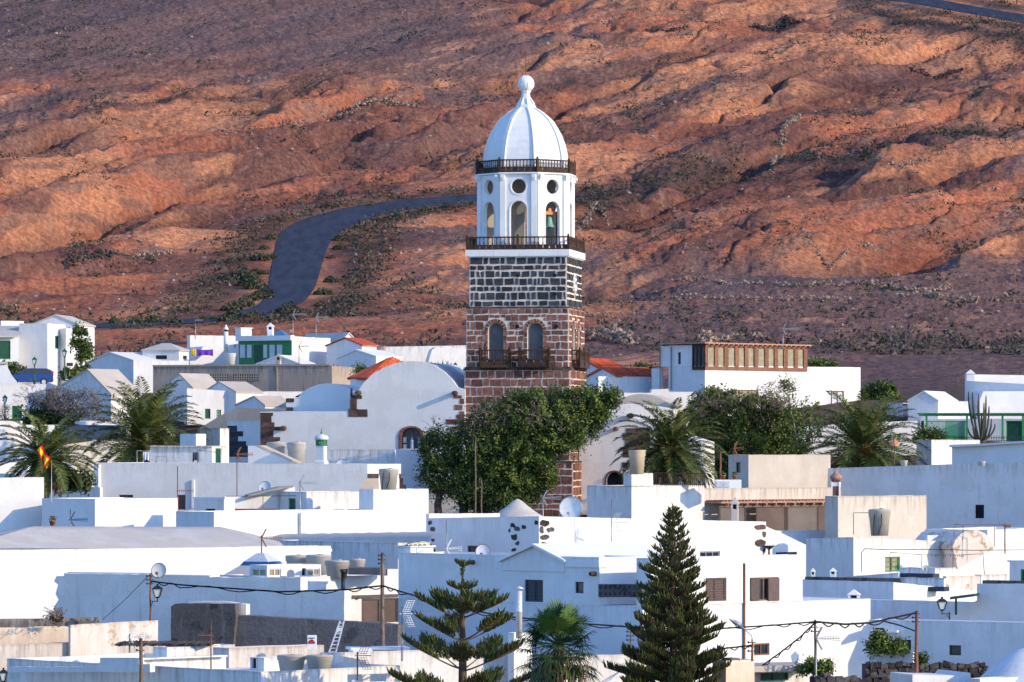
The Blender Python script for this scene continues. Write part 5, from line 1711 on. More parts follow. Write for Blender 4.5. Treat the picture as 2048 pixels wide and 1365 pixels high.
# quoins
CH.rects(cf, [(521, 546, 826, 832), (521, 543, 832, 845), (521, 549, 845, 854), (521, 560, 854, 861), (521, 547, 861, 875), (521, 560, 875, 883), (521, 548, 883, 900)], jit=.012)
CH.rects(cf, [(701, 705, 776, 792), (701, 724, 791, 798), (700, 714, 798, 820), (697, 716, 818, 834), (716, 735, 819, 834)], jit=.012)
CH.rects(cf2, [(572, 588, 797, 805), (572, 586, 815, 822)], jit=.01)
CH.rects(cf, [(907, 924, 791, 797), (920, 928, 798, 808), (909, 925, 810, 820), (919, 928, 823, 829), (913, 929, 829, 838), (893, 929, 839, 849), (900, 929, 853, 862), (905, 929, 866, 874)], 'redstone', jit=.012)
# niche: stone surround, carved panels, statue
m = MB(); O, ud, nd = cf['O'], cf['ud'], cf['nd']
def cfp(px, py): u_ = upx(px, O, ud); return (u_, zpy(py, O, ud, u_))
arc = [(797, 898), (797, 871), (800, 862), (807, 856), (815, 853), (822.5, 852.4), (830, 853), (838, 856), (845, 862), (848, 871), (848, 898)]
outp = [cfp(*p) for p in arc]
cxn = cfp(822.5, 875)
inn = [(cxn[0] + (u_ - cxn[0]) * .80, z_ - (.12 if z_ > cxn[1] else 0)) for u_, z_ in outp]
for i in range(len(arc) - 1):
    q = [outp[i], outp[i + 1], inn[i + 1], inn[i]]
    m.panel(O + nd * .06, ud, nd, q, (), .1, 0, drip=False, back=.25)
m.build('niche_surround', 'redstone', CH.root)
m = MB(); m.panel(O - nd * .42, ud, nd, outp, (), .1, 0, drip=False); m.build('niche_back', 'stained', CH.root)
m = MB()
for x0, x1, y0, y1 in ((805, 811, 875, 886), (805, 811, 889, 898), (834, 840, 875, 886), (834, 840, 889, 898)):
    a_, b_ = cfp(x0, y1), cfp(x1, y0)
    m.panel(O - nd * .34, ud, nd, [a_, (b_[0], a_[1]), b_, (a_[0], b_[1])], (), .05, 0, drip=False, back=.05)
m.build('carved_panel', 'white_old', CH.root)
m = MB(); c = O + ud * cfp(823, 898)[0] - nd * .2; c = Vector((c.x, c.y, cfp(823, 898)[1]))
m.lathe(c, [(.13, 0), (.15, .1), (.12, .4), (.15, .52), (.10, .60), (.05, .62), (.075, .68), (.06, .76), (.01, .79)], 12)
m.build('niche_statue', 'statue_blue', CH.root)
for x, y in ((718, 786), (911, 787), (568, 857)): CH.spout(cf, x, y, L=.7, r=.15)
cr = CH.slab([(1158, 1030), (1158, 840), (1200, 834), (1232, 830), (1258, 833), (1300, 846), (1345, 866), (1400, 884), (1400, 1030)], 303, -9.5, 8, 'church_plaster', dense=.01,
             holes=[[(1213, 972), (1246, 972), (1246, 958), (1242, 950), (1236, 946), (1229, 944.5), (1222, 946), (1217, 950), (1213, 958)]], rev=.45)
m = MB(); O, ud, nd = cr['O'], cr['ud'], cr['nd']
a_, b_ = cfp(1213, 972), cfp(1246, 944)
m.panel(O - nd * .4, ud, nd, [a_, (b_[0], a_[1]), b_, (a_[0], b_[1])], (), .1, 0, drip=False); m.build('window', 'opening', CH.root)
arc = [(1213, 972), (1213, 958), (1217, 950), (1222, 946), (1229, 944.5), (1236, 946), (1242, 950), (1246, 958), (1246, 972)]
m = MB(); outp = [cfp(*p) for p in arc]; cc_ = cfp(1229.5, 960)
for i in range(len(arc) - 1):
    f_ = lambda p: (cc_[0] + (p[0] - cc_[0]) * 1.22, cc_[1] + (p[1] - cc_[1]) * (1.22 if p[1] > cc_[1] else 1))
    m.panel(O + nd * .05, ud, nd, [f_(outp[i]), f_(outp[i + 1]), outp[i + 1], outp[i]], (), .1, 0, drip=False, back=.1)
m.build('window_surround', 'redstone', CH.root)
CH.rects(cr, [(1252, 1300, 857, 866), (1246, 1300, 866, 880), (1250, 1300, 880, 898), (1246, 1290, 898, 915), (1244, 1256, 925, 935)], 'quoin_stone', jit=.012)
CH.spout(cr, 1233, 858, L=.8, r=.13); CH.spout(cr, 1262, 832, L=.9, r=.16, mat='lava_stone')
CH.slab([(1212, 900), (1212, 807), (1262, 808), (1300, 812), (1340, 818), (1345, 900)], 308, -9.5, 6, 'church_plaster', name='upper_wall')
CH.slab([(1226, 830), (1226, 795), (1250, 795), (1262, 790.5), (1280, 788), (1300, 790), (1322, 798), (1346, 813), (1346, 830)], 314.4, -9.5, 6, 'beige_roof', name='vault_roof', drip=False)
h = House('slim blue shaded wall with dark quoin stones left of the church front', 490, 308)
b = h.box(455, 521, 530, 842, 309, 40, 'white', rough=.006)
h.rects(b, [(456, 474, 852, 863), (454, 486, 863, 873), (456, 476, 873, 883), (456, 492, 883, 892), (456, 500, 892, 914)], 'basalt', 'quoins', side='l', jit=.01)
# red tiled roof seen behind the round gable
h = House('white house with a red tiled hipped roof behind the round church gable', 760, 325)
b = h.box(701, 738, 880, 758, 324, 40, 'white', parapet=.01, flat=True)
m = MB(); ap = P(783, 716, 331); base = [P(696, 759, 327), P(738, 760, 322.5), P(884, 757, 338), P(770, 757, 342)]
for i in range(4):
    a_, b_ = base[i], base[(i + 1) % 4]
    m.face([a_, b_, ap]); 
    n_ = max(3, int((b_ - a_).length / .34))
    nrm = (b_ - a_).cross(ap - a_).normalized()
    if nrm.z < 0: nrm = -nrm
    for q in range(n_):
        s_ = (q + .5) / n_; p0 = a_.lerp(b_, s_)
        # tile rows run up the slope, cut at the hips
        up_ = (ap - (a_ + b_) / 2); f_ = 1 - abs(2 * s_ - 1)
        p1 = p0 + up_ * (f_ * .97)
        m.path([p0 + nrm * .05, p1 + nrm * .05], .10, 5)
m.build('roof', 'red_tile', h.root)
h = House('white gabled house with orange red tile roof right of the tower', 1240, 342)
h.gabled(1172, 1205, 1233, 757, 739, 754, 341, -42, 5.2, 'white', 'red_tile', .1, th=.14, tiles=True)
h.box(1178, 1197, 1302, 753, 339, 38, 'white', zb=None)
h = House('hipped red tile roof partly hidden behind the tower balcony', 1180, 352)
h.gabled(1130, 1166, 1212, 752, 722, 745, 352, -40, 3, 'white', 'red_tile', .1, th=.14, tiles=True)
h = House('cream boundary wall below the blue shaded gallery house', 1320, 322)
h.slab([(1222, 860), (1222, 786), (1302, 786), (1304, 779), (1337, 778), (1338, 784), (1388, 784), (1400, 800), (1480, 806), (1480, 860)], 326, 8, .8, 'white_worn', dense=.01)

# ============================================================ gallery house
h = House('tall blue and white house with a brown glazed roof gallery, right of the tower', 1410, 338)
b = h.box(1337, 1410, 1721, 732, 336, 45, 'white', [('r', 1462, 1517, 780, 808, 'brown_beige'), ('r', 1653, 1688, 782, 812, 'brown')], rough=.006, yr=735)
el, nl, er, nr = b['el'], b['nl'], b['er'], b['nr']; C = b['C']
zt_ = b['z'] + .02
uu = upx(1386, C, el); u2 = upx(1612, C, er); ul = upx(1337, C, el)
zg1 = zpy(688, C, el, 0)
# glazed gallery
gm = MB(); pn = MB()
def gallery(o, ud, nd, L, groups):
    z0, z1 = zt_ - .3, zg1
    post = []
    k = 0; n_ = sum(groups)
    w = L / (n_ + .12 * (len(groups) + 1))
    u_ = 0
    for g_ in groups:
        gm.box(o + ud * (u_ + w * .06) + UP * ((z0 + z1) / 2), ud, nd, UP, w * .10, .06, (z1 - z0) / 2); u_ += w * .12
        for q in range(g_):
            c = o + ud * (u_ + w / 2)
            pn.box(c + UP * ((z0 + z1) / 2) - nd * .06, ud, nd, UP, w * .31, .02, (z1 - z0) * .40)
            gm.box(o + ud * (u_ + w) + UP * ((z0 + z1) / 2), ud, nd, UP, w * .19, .05, (z1 - z0) / 2); u_ += w
    for zz_ in (z0 + (z1 - z0) * .06, z1 - (z1 - z0) * .05):
        gm.box(o + ud * (L / 2) + UP * zz_ + nd * .003, ud, nd, UP, L / 2, .05, (z1 - z0) * .07)
C0 = Vector((C.x, C.y, 0))
gallery(C0 - nr * .0 + nr * .03, er, nr, u2, [2, 3, 3, 2])
gm.build('gallery_frame', 'wood_brown', h.root); pn.build('gallery_panes', 'pane_beige', h.root)
gm = MB(); pn = MB(); gallery(C0 + nl * .03, el, nl, uu, [3, ])
gm.build('gallery_frame', 'wood_dark', h.root); pn.build('gallery_panes', 'mesh_screen', h.root)
m = MB(); c = C0 + er * (u2 / 2) + el * 2.0
m.box(Vector((c.x, c.y, zg1 + .06)), er, el, UP, u2 / 2 + .35, 2.3, .05)
for i in range(22):
    c = C0 + er * (u2 * i / 21) + nr * .25
    m.box(Vector((c.x, c.y, zg1 - .04)), er, nr, UP, .06, .2, .05)
m.build('gallery_roof', 'tile_brown', h.root)
c5 = C0 + er * 1.0 + el * 1.0
m = MB(); m.box(C0 + er * (u2 / 2) + el * 2.2 + UP * (zt_ + .6), er, el, UP, u2 / 2 - .3, 1.8, .75); m.build('gallery_core', 'screen_brown', h.root)
h.box(1320, 1386, 1392, 690, (C + el * uu).y, 45, 'white', [('l', 1356, 1362, 705, 729, 'dark')], zb=b['z'] - .01, yl=693, dr=5)
h.box(1303, 1322, 1326, 737, (C + el * ul).y + 1, 45, 'white')
m = MB()
for px_ in (1322, 1344):
    u_ = upx(px_, C, el); c = C + el * u_ + nl * .1
    m.tube(Vector((c.x, c.y, zpy(780, C, el, u_))), Vector((c.x, c.y, zpy(694, C, el, u_))), .04, .04, 6)
m.build('drain_pipe', 'rust', h.root)

h = House('white garden wall half hidden behind the right date palm', 1700, 326)
h.slab([(1545, 960), (1545, 858), (1640, 852), (1700, 846), (1835, 842), (1835, 960)], 323, 6, .6, 'white_worn', dense=.01)
# ============================================================ right middle
h = House('white gabled cottage left of the green pergola house', 1848, 334)
h.gabled(1816, 1848, 1876, 803, 785, 803, 333, -20, 6, 'white', 'white', .06)
h.box(1872, 1874, 1940, 803, 334, 10, 'white')
h.box(1774, 1806, 1818, 806, 338, 45, 'white_worn')
for y_ in (810, 821, 831): m = MB(); q = P(1810, y_, 332.4); m.box(q, Vector((1, 0, 0)), Vector((0, 1, 0)), UP, .17, .05, .08); m.build('vent', 'quoin_stone', h.root)
h = House('white house with a green pergola roof and green fence panels, right edge', 1960, 330)
h.box(1930, 2100, 2140, 838, 328, 75, 'white', [('l', 2012, 2052, 842, 884, 'green_dark', 'door')], dl=8)
h.box(1840, 1935, 2100, 838, 331, 80, 'white', [('l', 1842, 1848, 842, 868, 'green_dark')])
m = MB()
a_, b_ = P(1838, 831, 325), P(2110, 831, 325)
m.bar(a_, b_, .16, .12); m.box((a_ + b_) / 2 + Vector((0, .6, .12)), Vector((1, 0, 0)), Vector((0, 1, 0)), UP, (b_ - a_).length / 2, .75, .05)
for px_ in (1853, 1934, 2005, 2046): m.bar(P(px_, 880, 325), P(px_, 829, 325), .14)
for px_ in range(1860, 2100, 12): m.bar(P(px_, 828, 324.5), P(px_, 828, 326), .07)
m.build('pergola', 'green_paint', h.root)
for x0, x1 in ((1854, 1888), (1889, 1933)):
    m = MB(); n_ = 14 if x0 == 1854 else 20
    for i in range(n_):
        q = x0 + (x1 - x0) * (i + .5) / n_
        m.bar(P(q, 880, 325.2), P(q, 842, 325.2), .035 if x0 == 1854 else .055, .03)
    m.bar(P(x0, 843, 325.2), P(x1, 843, 325.2), .06); m.bar(P(x0, 878, 325.2), P(x1, 878, 325.2), .06)
    m.build('fence_panel', 'green_paint', h.root)
h = House('tall white walled house with a pyramid capped corner pillar, right edge', 1990, 345)
h.slab([(1932, 900), (1932, 749), (2110, 752), (2110, 900)], 343, 8, .4, 'white')
m = MB(); c = P(1941, 749, 342.6); m.lathe(c, [(.42, -5), (.42, 0), (.5, .02), (.5, .08), (.02, .36)], 4, RD(40), sm=False); m.build('corner_pillar', 'white', h.root)
h.slab([(1932, 900), (1932, 762), (2110, 772), (2110, 900)], 341.5, -30, .3, 'white', name='inner_wall')
h.slab([(1955, 900), (1960, 800), (1967, 783), (2110, 783), (2110, 900)], 337, 4, 4, 'white', name='vaulted_room')
h = House('white wall with blue side below the cactus, right', 1865, 300)
h.box(1833, 1863, 1960, 880, 300, 42, 'white_worn')
h = House('sloping topped blue shaded wall at the right edge', 1980, 290)
h.slab([(1904, 1000), (1904, 893), (1960, 891), (2130, 880), (2130, 1000)], 292, -28, 1.5, 'white')
h.slab([(1898, 895), (1899, 890), (1960, 888), (2130, 877), (2130, 881), (1960, 892)], 291.7, -28, 1.8, 'white', name='coping')
h = House('long high blue shaded wall with one dark window, right', 1850, 280)
h.box(1655, 2125, 2140, 922, 270, 64, 'white_worn', [('l', 1950, 1968, 1010, 1037, 'hole')], yl=937, rough=.006)

h = House('beige stained flat house with a small blue shaded side and screened veranda', 1560, 270)
b = h.box(1457, 1497, 1661, 910, 272, 42, 'beige_roof', [('l', 1472, 1481, 925, 946, 'dark')], rough=.012)
b = h.box(1401, 1409, 1682, 977, 267, 38, 'cream_worn', rough=.01)
O_ = b['C']; er = b['er']; nr = b['nr']; el = b['el']
m = MB()
u0, u1 = upx(1410, O_, er), upx(1674, O_, er)
zr = zpy(1005, O_, er, u0)
c = O_ + er * ((u0 + u1) / 2) + nr * .75
m.box(Vector((c.x, c.y, zr)), er, nr, UP, (u1 - u0) / 2 + .1, .85, .05)
for i in range(40):
    c = O_ + er * (u0 + (u1 - u0) * (i + .5) / 40) + nr * .75
    m.path([Vector((c.x, c.y, zr + .07)) - nr * .85, Vector((c.x, c.y, zr + .07)) + nr * .85], .07, 5)
for i in range(14):
    c = O_ + er * (u0 + (u1 - u0) * (i + .5) / 14) + nr * 1.5
    m.box(Vector((c.x, c.y, zr - .12)), er, nr, UP, .05, .2, .06)
m.build('veranda_roof', 'tile_brown', h.root)
zl_, zh_ = zpy(1066, O_, er, u0), zr - .28
ps = [1410, 1460, 1484, 1538, 1545, 1605, 1672]
for i, (x0, x1) in enumerate(((1411, 1459), (1484, 1538), (1546, 1604), (1607, 1671))):
    ua, ub = upx(x0, O_, er), upx(x1, O_, er); m = MB(); c = O_ + er * ((ua + ub) / 2) + nr * 1.35
    m.box(Vector((c.x, c.y, (zl_ + zh_) / 2)), er, nr, UP, (ub - ua) / 2, .02, (zh_ - zl_) / 2)
    m.build('screen', 'screen_grey' if i % 2 == 0 else 'screen_brown', h.root)
m = MB()
for x_ in (1410, 1460, 1483, 1540, 1544, 1605, 1673):
    u_ = upx(x_, O_, er); c = O_ + er * u_ + nr * 1.38; m.bar(Vector((c.x, c.y, zl_)), Vector((c.x, c.y, zh_ + .1)), .09)
c0 = O_ + er * u0 + nr * 1.4; c1 = O_ + er * u1 + nr * 1.4
m.bar(Vector((c0.x, c0.y, zh_ + .03)), Vector((c1.x, c1.y, zh_ + .03)), .1)
m.build('veranda_posts', 'wood_grey', h.root)
h.box(1532, 1536, 1712, 1062, 258, 30, 'white')
h.chimney(1470, 994, 1041, 248, 15, 'cap', 'beige_roof')
h = House('worn cream walled block behind the lone grey tank, right', 1760, 258)
b = h.box(1650, 1676, 1853, 993, 257, 42, 'cream_worn', rough=.012)
t = House('banded brown and white onion topped chimney on the cream block', 1672, 262, 'chimney', 'chimney', z=P(0, 993, 262).z)
m = MB(); c = P(1672, 993, 262); k = 262 / F
m.lathe(c, [(10.5 * k, -.3), (10.5 * k, 28 * k), (12 * k, 29 * k), (12 * k, 33 * k)], 4, RD(35), sm=False); m.build('stack', 'redstone', t.root)
m = MB(); m.lathe(c, [(10.8 * k, 20 * k), (10.8 * k, 29.5 * k)], 4, RD(35), sm=False, capb=False, capt=False)
for i in range(4):
    an = RD(35) + PI / 2 * i; q = c + Vector((math.sin(an), -math.cos(an), 0)) * 10.6 * k
    m.bar(q, q + UP * 29 * k, .07)
m.build('white_band', 'white_clean', t.root)
m = MB(); m.lathe(c, [(9 * k, 32 * k), (13 * k, 36 * k), (12 * k, 40 * k), (6 * k, 45 * k), (2 * k, 50 * k), (.2 * k, 56 * k)], 14); m.build('onion_cap', 'tile_brown', t.root)

h = House('stepped white terrace block carrying a beige tank, right of the tree', 1300, 264)
b = h.box(1174, 1263, 1409, 972, 262, 45, 'white_worn', rough=.008)
h.box(1247, 1263, 1306, 947, 262, 45, 'white_worn', zb=P(0, 974, 262).z)

# ============================================================ upper left cluster
h = House('cream two storey house with hipped white roof, far upper left', 90, 374)
h.box(38, 95, 131, 647, 372, 76, 'white', [('r', 110, 118, 672, 698, 'green_dark'), ('l', 55, 74, 738, 750, 'green_dark')], flat=True)
h.box(118, 132, 186, 657, 374, 40, 'white', [('r', 133, 146, 726, 733, 'dark')])
h.gabled(66, 111, 156, 650, 632, 650, 378, -8, 6, 'white', 'roof_plaster', .1)
h.box(-70, 2, 48, 642, 377, 30, 'white')
h.box(-70, -60, 38, 672, 370, 15, 'white', [('r', -3, 21, 682, 719, 'green_dark')], flat=True)
m = MB(); m.face([P(-60, 673, 369.5), P(37, 673, 370.5), P(42, 652, 375), P(-60, 652, 375)]); m.face([P(-60, 675, 369.5), P(37, 675, 370.5), P(37, 673, 370.5), P(-60, 673, 369.5)]); m.build('roof', 'roof_plaster', h.root)
h = House('white garden wall with curved end beside the blue car', 15, 352)
h.slab([(-60, 800), (-60, 726), (14, 727), (16, 737), (24, 752), (34, 764), (36, 800)], 345, 5, .5, 'white')
h.bxp(-40, 15, 724, 728, 344.9, .6, 'roof_plaster', 'coping', 5)
h = House('white terrace wall in front of the blue car, far left', 60, 340)
h.box(-80, -74, 92, 772, 338, 12, 'white', [('r', 24, 44, 812, 850, 'green_dark')], yr=768)
h = House('pale gabled cottage right of the tall papaya tree', 222, 368)
h.gabled(172, 220, 267, 728, 707, 723, 368, -35, 5, 'white', 'white', .06)
h.box(264, 267, 378, 721, 364, 20, 'white')
h = House('small white hip roofed house with one dark window, upper left', 322, 372)
b = h.box(285, 358, 379, 700, 369, 74, 'white', [('l', 311, 334, 711, 719, 'dark'), ('r', 366, 374, 712, 719, 'dark')], flat=True)
h.hip(b, 14 * 369 / F, 'roof_plaster', .1)
h.bxp(318, 380, 683, 687.5, 380, 3, 'slate_and_shadow', 'dark_roof', 10)
h = House('flat roofed white house with green glazed veranda, upper left', 520, 372)
h.box(374, 380, 480, 671, 374, 25, 'white', [('r', 470, 476, 688, 700, 'pane') if False else ('r', 468, 473, 689, 697, 'white')])
b = h.box(476, 584, 661, 673, 366, 60, 'white', flat=True, yr=677)
h.box(500, 560, 590, 671, 372, 45, 'white')
h.rects(b, [(478, 583, 683, 729)], 'green_paint', 'veranda_wall', side='l', proud=.05, jit=.003)
h.rects(b, [(478, 588, 672, 682)], 'white', 'cornice', side='l', proud=.5, th=.5, jit=.002)
for x0, x1 in ((481, 491), (495, 504), (528, 535), (540, 550), (555, 565)):
    h.rects(b, [(x0, x1, 690, 716)], 'curtain', 'window', side='l', proud=.09, th=.08, jit=.002)
h.rects(b, [(509, 525, 690, 726)], 'green_dark', 'door', side='l', proud=.09, th=.08, jit=.002)
h.chimney(452, 649, 690, 370, 9, 'round'); h.chimney(541, 646, 672, 370, 13, 'cap')
h.chimney(487, 655, 673, 372, 26, 'block', 'white_worn')
m = MB(); c = P(561, 671, 371); m.lathe(c, [(.78, -.3), (.78, 0), (.85, .02), (.35, .26), (.02, .50)], 4, RD(30), sm=False); m.build('skylight', 'blue_roof', h.root)
h = House('small white gabled roof with a stone chimney in front of the green veranda', 557, 360)
h.gabled(513, 557, 602, 730, 713, 731, 360, -20, 3.5, 'white', 'white', .05); h.chimney(557, 708, 731, 359, 11, 'cap', 'beige_render')
h = House('long white gable house with grey roof, upper middle left', 660, 374)
h.gabled(684, 697, 712, 682, 668, 683, 374, 40, 5.6, 'white', 'roof_plaster', .1)
h = House('white gabled house with a patch of red roof behind it', 690, 368)
h.gabled(653, 690, 724, 693, 678, 692, 367, -30, 2.5, 'white', 'red_tile', .1)
h = House('lower white gabled house with a small dark window, above the concrete block wall', 712, 360)
h.gabled(674, 712, 752, 719, 702, 715, 359, -30, 4.0, 'white', 'white', .06)
h.box(744, 748, 790, 716, 362, 15, 'white', [('r', 756, 763, 724, 731, 'dark')])
h.box(755, 768, 772, 692, 368, 80, 'concrete')
h = House('long plain white wall left of the tower with a blue shadow', 850, 362)
h.box(762, 768, 1000, 694, 371, 12, 'white_worn', yr=690)
h.slab([(880, 800), (848, 800), (852, 740), (864, 700), (872, 695), (940, 697), (940, 800)], 367, 16, 1, 'white_worn')
h.bxp(882, 940, 742, 760, 340, .5, 'slate_and_shadow', 'dark_roof', 0)
h = House('large grey concrete block building with two lattice openings, upper left', 520, 350)
b = h.box(306, 664, 712, 731, 348, 72, 'concrete', yr=736, rough=.03)
b2 = h.box(300, 560, 570, 760, 345.5, 80, 'concrete', rough=.01) if False else None
def lattice(b, x0, x1, y0, y1, nx, ny):
    m = MB(); O, ud, nd = b['C'], b['el'], b['nl']
    for i in range(nx):
        for j in range(ny):
            xa, xb = x0 + (x1 - x0) * i / nx, x0 + (x1 - x0) * (i + 1) / nx
            ua, ub = sorted((upx(xa, O, ud), upx(xb, O, ud))); zz0 = zpy(y1 - (y1 - y0) * j / ny, O, ud, ua); zz1 = zpy(y1 - (y1 - y0) * (j + 1) / ny, O, ud, ua)
            cu, cz, hu, hz = (ua + ub) / 2, (zz0 + zz1) / 2, (ub - ua) / 2, (zz1 - zz0) / 2
            hole = [(cu + hu * .7 * math.cos(t), cz + hz * .7 * math.sin(t)) for t in [PI / 4 * q for q in range(8)]]
            m.panel(O + nd * .06, ud, nd, [(ua, zz0), (ub, zz0), (ub, zz1), (ua, zz1)], [hole], .05, 0, drip=False, mrev=0)
            c = O + ud * cu + nd * .02; m.box(Vector((c.x, c.y, cz)), ud, nd, UP, hu * .8, .012, hz * .8, 1)
    return m.build('lattice_panel', ['concrete', 'opening'], h.root)
lattice(b, 371, 405, 748, 762, 8, 3); lattice(b, 415, 458, 748, 763, 9, 3); lattice(b, 465, 517, 748, 763, 11, 3)
h.rects(b, [(553, 556, 733, 800), (306, 660, 729.5, 733)], 'concrete', 'concrete_beam', side='l', proud=.08, jit=.004)
h = House('white gabled barn with beige roof behind the silver shrub, left', 190, 338)
h.gabled(120, 175, 222, 775, 741, 790, 337, -38, 3.3, 'white_worn', 'beige_roof', .05)
h.box(150, 160, 262, 842, 330, 20, 'white')
h = House('white gabled house with beige roof right of the big palm', 400, 338)
h.gabled(322, 359, 386, 776, 750, 778, 338, -38, 3.2, 'white', 'beige_roof', .05)
b = h.box(368, 374, 484, 777, 335, 20, 'white', [('r', 410, 421, 818, 838, 'green_dark'), ('r', 433, 442, 820, 836, 'green')], yr=784)
h.gabled(414, 438, 472, 782, 766, 786, 336.6, -38, 3, 'white', 'beige_roof', .05)
h = House('low white wall and hipped roof between concrete building and church', 520, 338)
h.box(478, 482, 640, 783, 341, 15, 'white')
h.gabled(471, 508, 530, 812, 795, 813, 330, -38, 3, 'white', 'beige_roof', .05)
h = House('weathered grey concrete lean-to roof beside the church', 490, 318)
h.slab([(398, 880), (400, 856), (440, 832), (474, 815), (530, 818), (574, 819), (574, 880)], 320, -12, 4, 'grey_render', dense=.015)
h = House('white stepped walls at the far left below the terrace', 20, 304)
h.box(-80, -70, 45, 842, 304, 25, 'white'); h.box(30, 42, 118, 850, 310, 25, 'white')
h = House('dark slate roof over a cream wall behind the palms, left', 180, 308)
b = h.box(100, 115, 250, 880, 307, 25, 'white_old', flat=True)
m = MB(); q = [P(112, 880, 306), P(252, 878, 310), P(252, 851, 316), P(116, 850, 313)]; m.face(q); m.face([q[0], q[0] - UP * .12, q[1] - UP * .12, q[1]]); m.build('roof', 'slate_and_shadow', h.root)
h.box(150, 158, 262, 843, 322, 22, 'white')
# ============================================================ vegetation
def crown(root, blobs, D, n_clump, n_leaf, size, mat, clump_r=.45, name='foliage', droop=.0, zs=1.0, shell=.55, dep=.8, rb=(0, 1)):
    """blobs: (px, py, rx, ry) in the photograph at distance D; leaves gather in clumps through the volume"""
    k = D / F; out = []; rn = []
    tot = sum(b[2] * b[3] for b in blobs)
    for (px, py, rx, ry) in blobs:
        n = max(3, int(n_clump * rx * ry / tot * len(blobs) ** 0))
        d = nrg.normal(size=(n, 3)); d /= np.linalg.norm(d, axis=1, keepdims=True)
        rr = shell + (1 - shell) * nrg.random(n) ** .6
        c0 = np.array([(px - CX) * k, D, (HY - py) * k])
        cc = c0 + d * rr[:, None] * np.array([rx * k, max(rx, ry) * k * dep, ry * k])
        cr = clump_r * (.5 + nrg.random(n))
        m = n_leaf
        off = nrg.normal(size=(n, m, 3)) * cr[:, None, None] * .55
        off[..., 2] *= zs
        if droop: off[..., 2] -= droop * np.abs(off[..., 0]) + droop * cr[:, None] * nrg.random((n, m))
        p = cc[:, None] + off
        out.append(p.reshape(-1, 3))
        base = nrg.random(n)[:, None]
        rn.append(np.clip(base * .78 + nrg.random((n, m)) * .30 - .04, 0, 1).ravel())
    p = np.concatenate(out); r = np.concatenate(rn)
    r = rb[0] + r * (rb[1] - rb[0])
    sz = size * (.6 + .8 * nrg.random(len(p)))
    return np_mesh(name, leaf_quads(p, sz, .55, .3), 4, mat, root, rnd=r)

def limbs(root, pts_list, D, mat='bark', name='trunk'):
    m = MB(); k = D / F
    for pts, r0, r1 in pts_list:
        P3 = [P(p[0], p[1], D + (p[2] if len(p) > 2 else 0)) for p in pts]
        fine = []
        for a, b in zip(P3[:-1], P3[1:]):
            for i in range(4): fine.append(a.lerp(b, i / 4) + Vector((rng.uniform(-.03, .03), rng.uniform(-.03, .03), 0)))
        fine.append(P3[-1]); n = len(fine)
        m.path(fine, [r0 + (r1 - r0) * i / (n - 1) for i in range(n)], 7)
    return m.build(name, mat, root)

def twigs(root, px, py, rx, ry, D, n, mat='bark_pale', L=.6, name='bare_twigs', up=.6):
    m = MB(); k = D / F
    for _ in range(n):
        a = rng.random() * 2 * PI; r = rng.random() ** .5
        p = P(px + rx * r * math.cos(a), py + ry * r * math.sin(a), D - 1 + rng.uniform(-1, 1))
        d = Vector((rng.uniform(-1, 1), rng.uniform(-.6, .6), rng.uniform(.1, 1) * up)).normalized() * L * rng.uniform(.5, 1.3)
        q = p + d * .5 + Vector((rng.uniform(-.08, .08), 0, rng.uniform(-.05, .1)))
        m.path([p, q, p + d], [.018, .013, .006], 3, cap=False)
        for _ in range(3):
            t = rng.uniform(.3, .9); s = p.lerp(p + d, t)
            m.path([s, s + Vector((rng.uniform(-.3, .3), rng.uniform(-.1, .1), rng.uniform(-.05, .3))) * L], [.011, .005], 3, cap=False)
    return m.build(name, mat, root)

# big dense tree in front of the tower
D = 284
t = thing('tree', P(930, 1060, D), 'large dense dark green tree with drooping clumps in front of the bell tower', 'tree')
big = [(880, 900, 38, 44), (890, 945, 44, 44), (940, 890, 55, 55), (945, 968, 50, 42), (1000, 850, 62, 50), (985, 930, 60, 60), (1055, 825, 62, 45), (1050, 900, 60, 60), (1110, 815, 55, 40),
       (1112, 862, 55, 45), (1170, 808, 42, 34), (1205, 800, 30, 26), (1066, 945, 48, 42), (1025, 985, 52, 35), (1165, 850, 40, 34), (1225, 795, 16, 14), (1190, 830, 26, 22), (985, 1006, 40, 16)]
crown(t, big, D, 1150, 90, .088, 'leaf_dark', .42, droop=.35, zs=1.15)
crown(t, [(a, b - 8, c * .9, d * .85) for a, b, c, d in big if a > 980], D - 1.0, 200, 60, .10, 'leaf_mid', .34, name='light_foliage', droop=.2)  # yellower leaves on the right put the sun highlights into the colour
crown(t, [(1010, 830, 60, 26), (960, 855, 40, 26), (1085, 815, 60, 20), (1150, 795, 30, 14), (1000, 880, 30, 25)], D - 1.0, 40, 50, .06, 'leaf_twig', .4, name='dry_foliage')
limbs(t, [([(878, 1060), (876, 1010), (885, 960), (900, 920)], .30, .12), ([(928, 1060), (926, 1000), (945, 940), (990, 880)], .34, .12), ([(945, 1050), (975, 980), (1040, 900), (1110, 850), (1180, 815)], .30, .07),
          ([(1040, 900), (1080, 850), (1090, 800)], .14, .04), ([(945, 940), (930, 880), (940, 840)], .14, .04)], D)
twigs(t, 870, 865, 12, 26, D + 1, 14, L=.9, up=1.4); twigs(t, 1010, 825, 70, 25, D - 1, 40, L=.7); twigs(t, 1110, 845, 60, 20, D - 2, 25, L=.6)

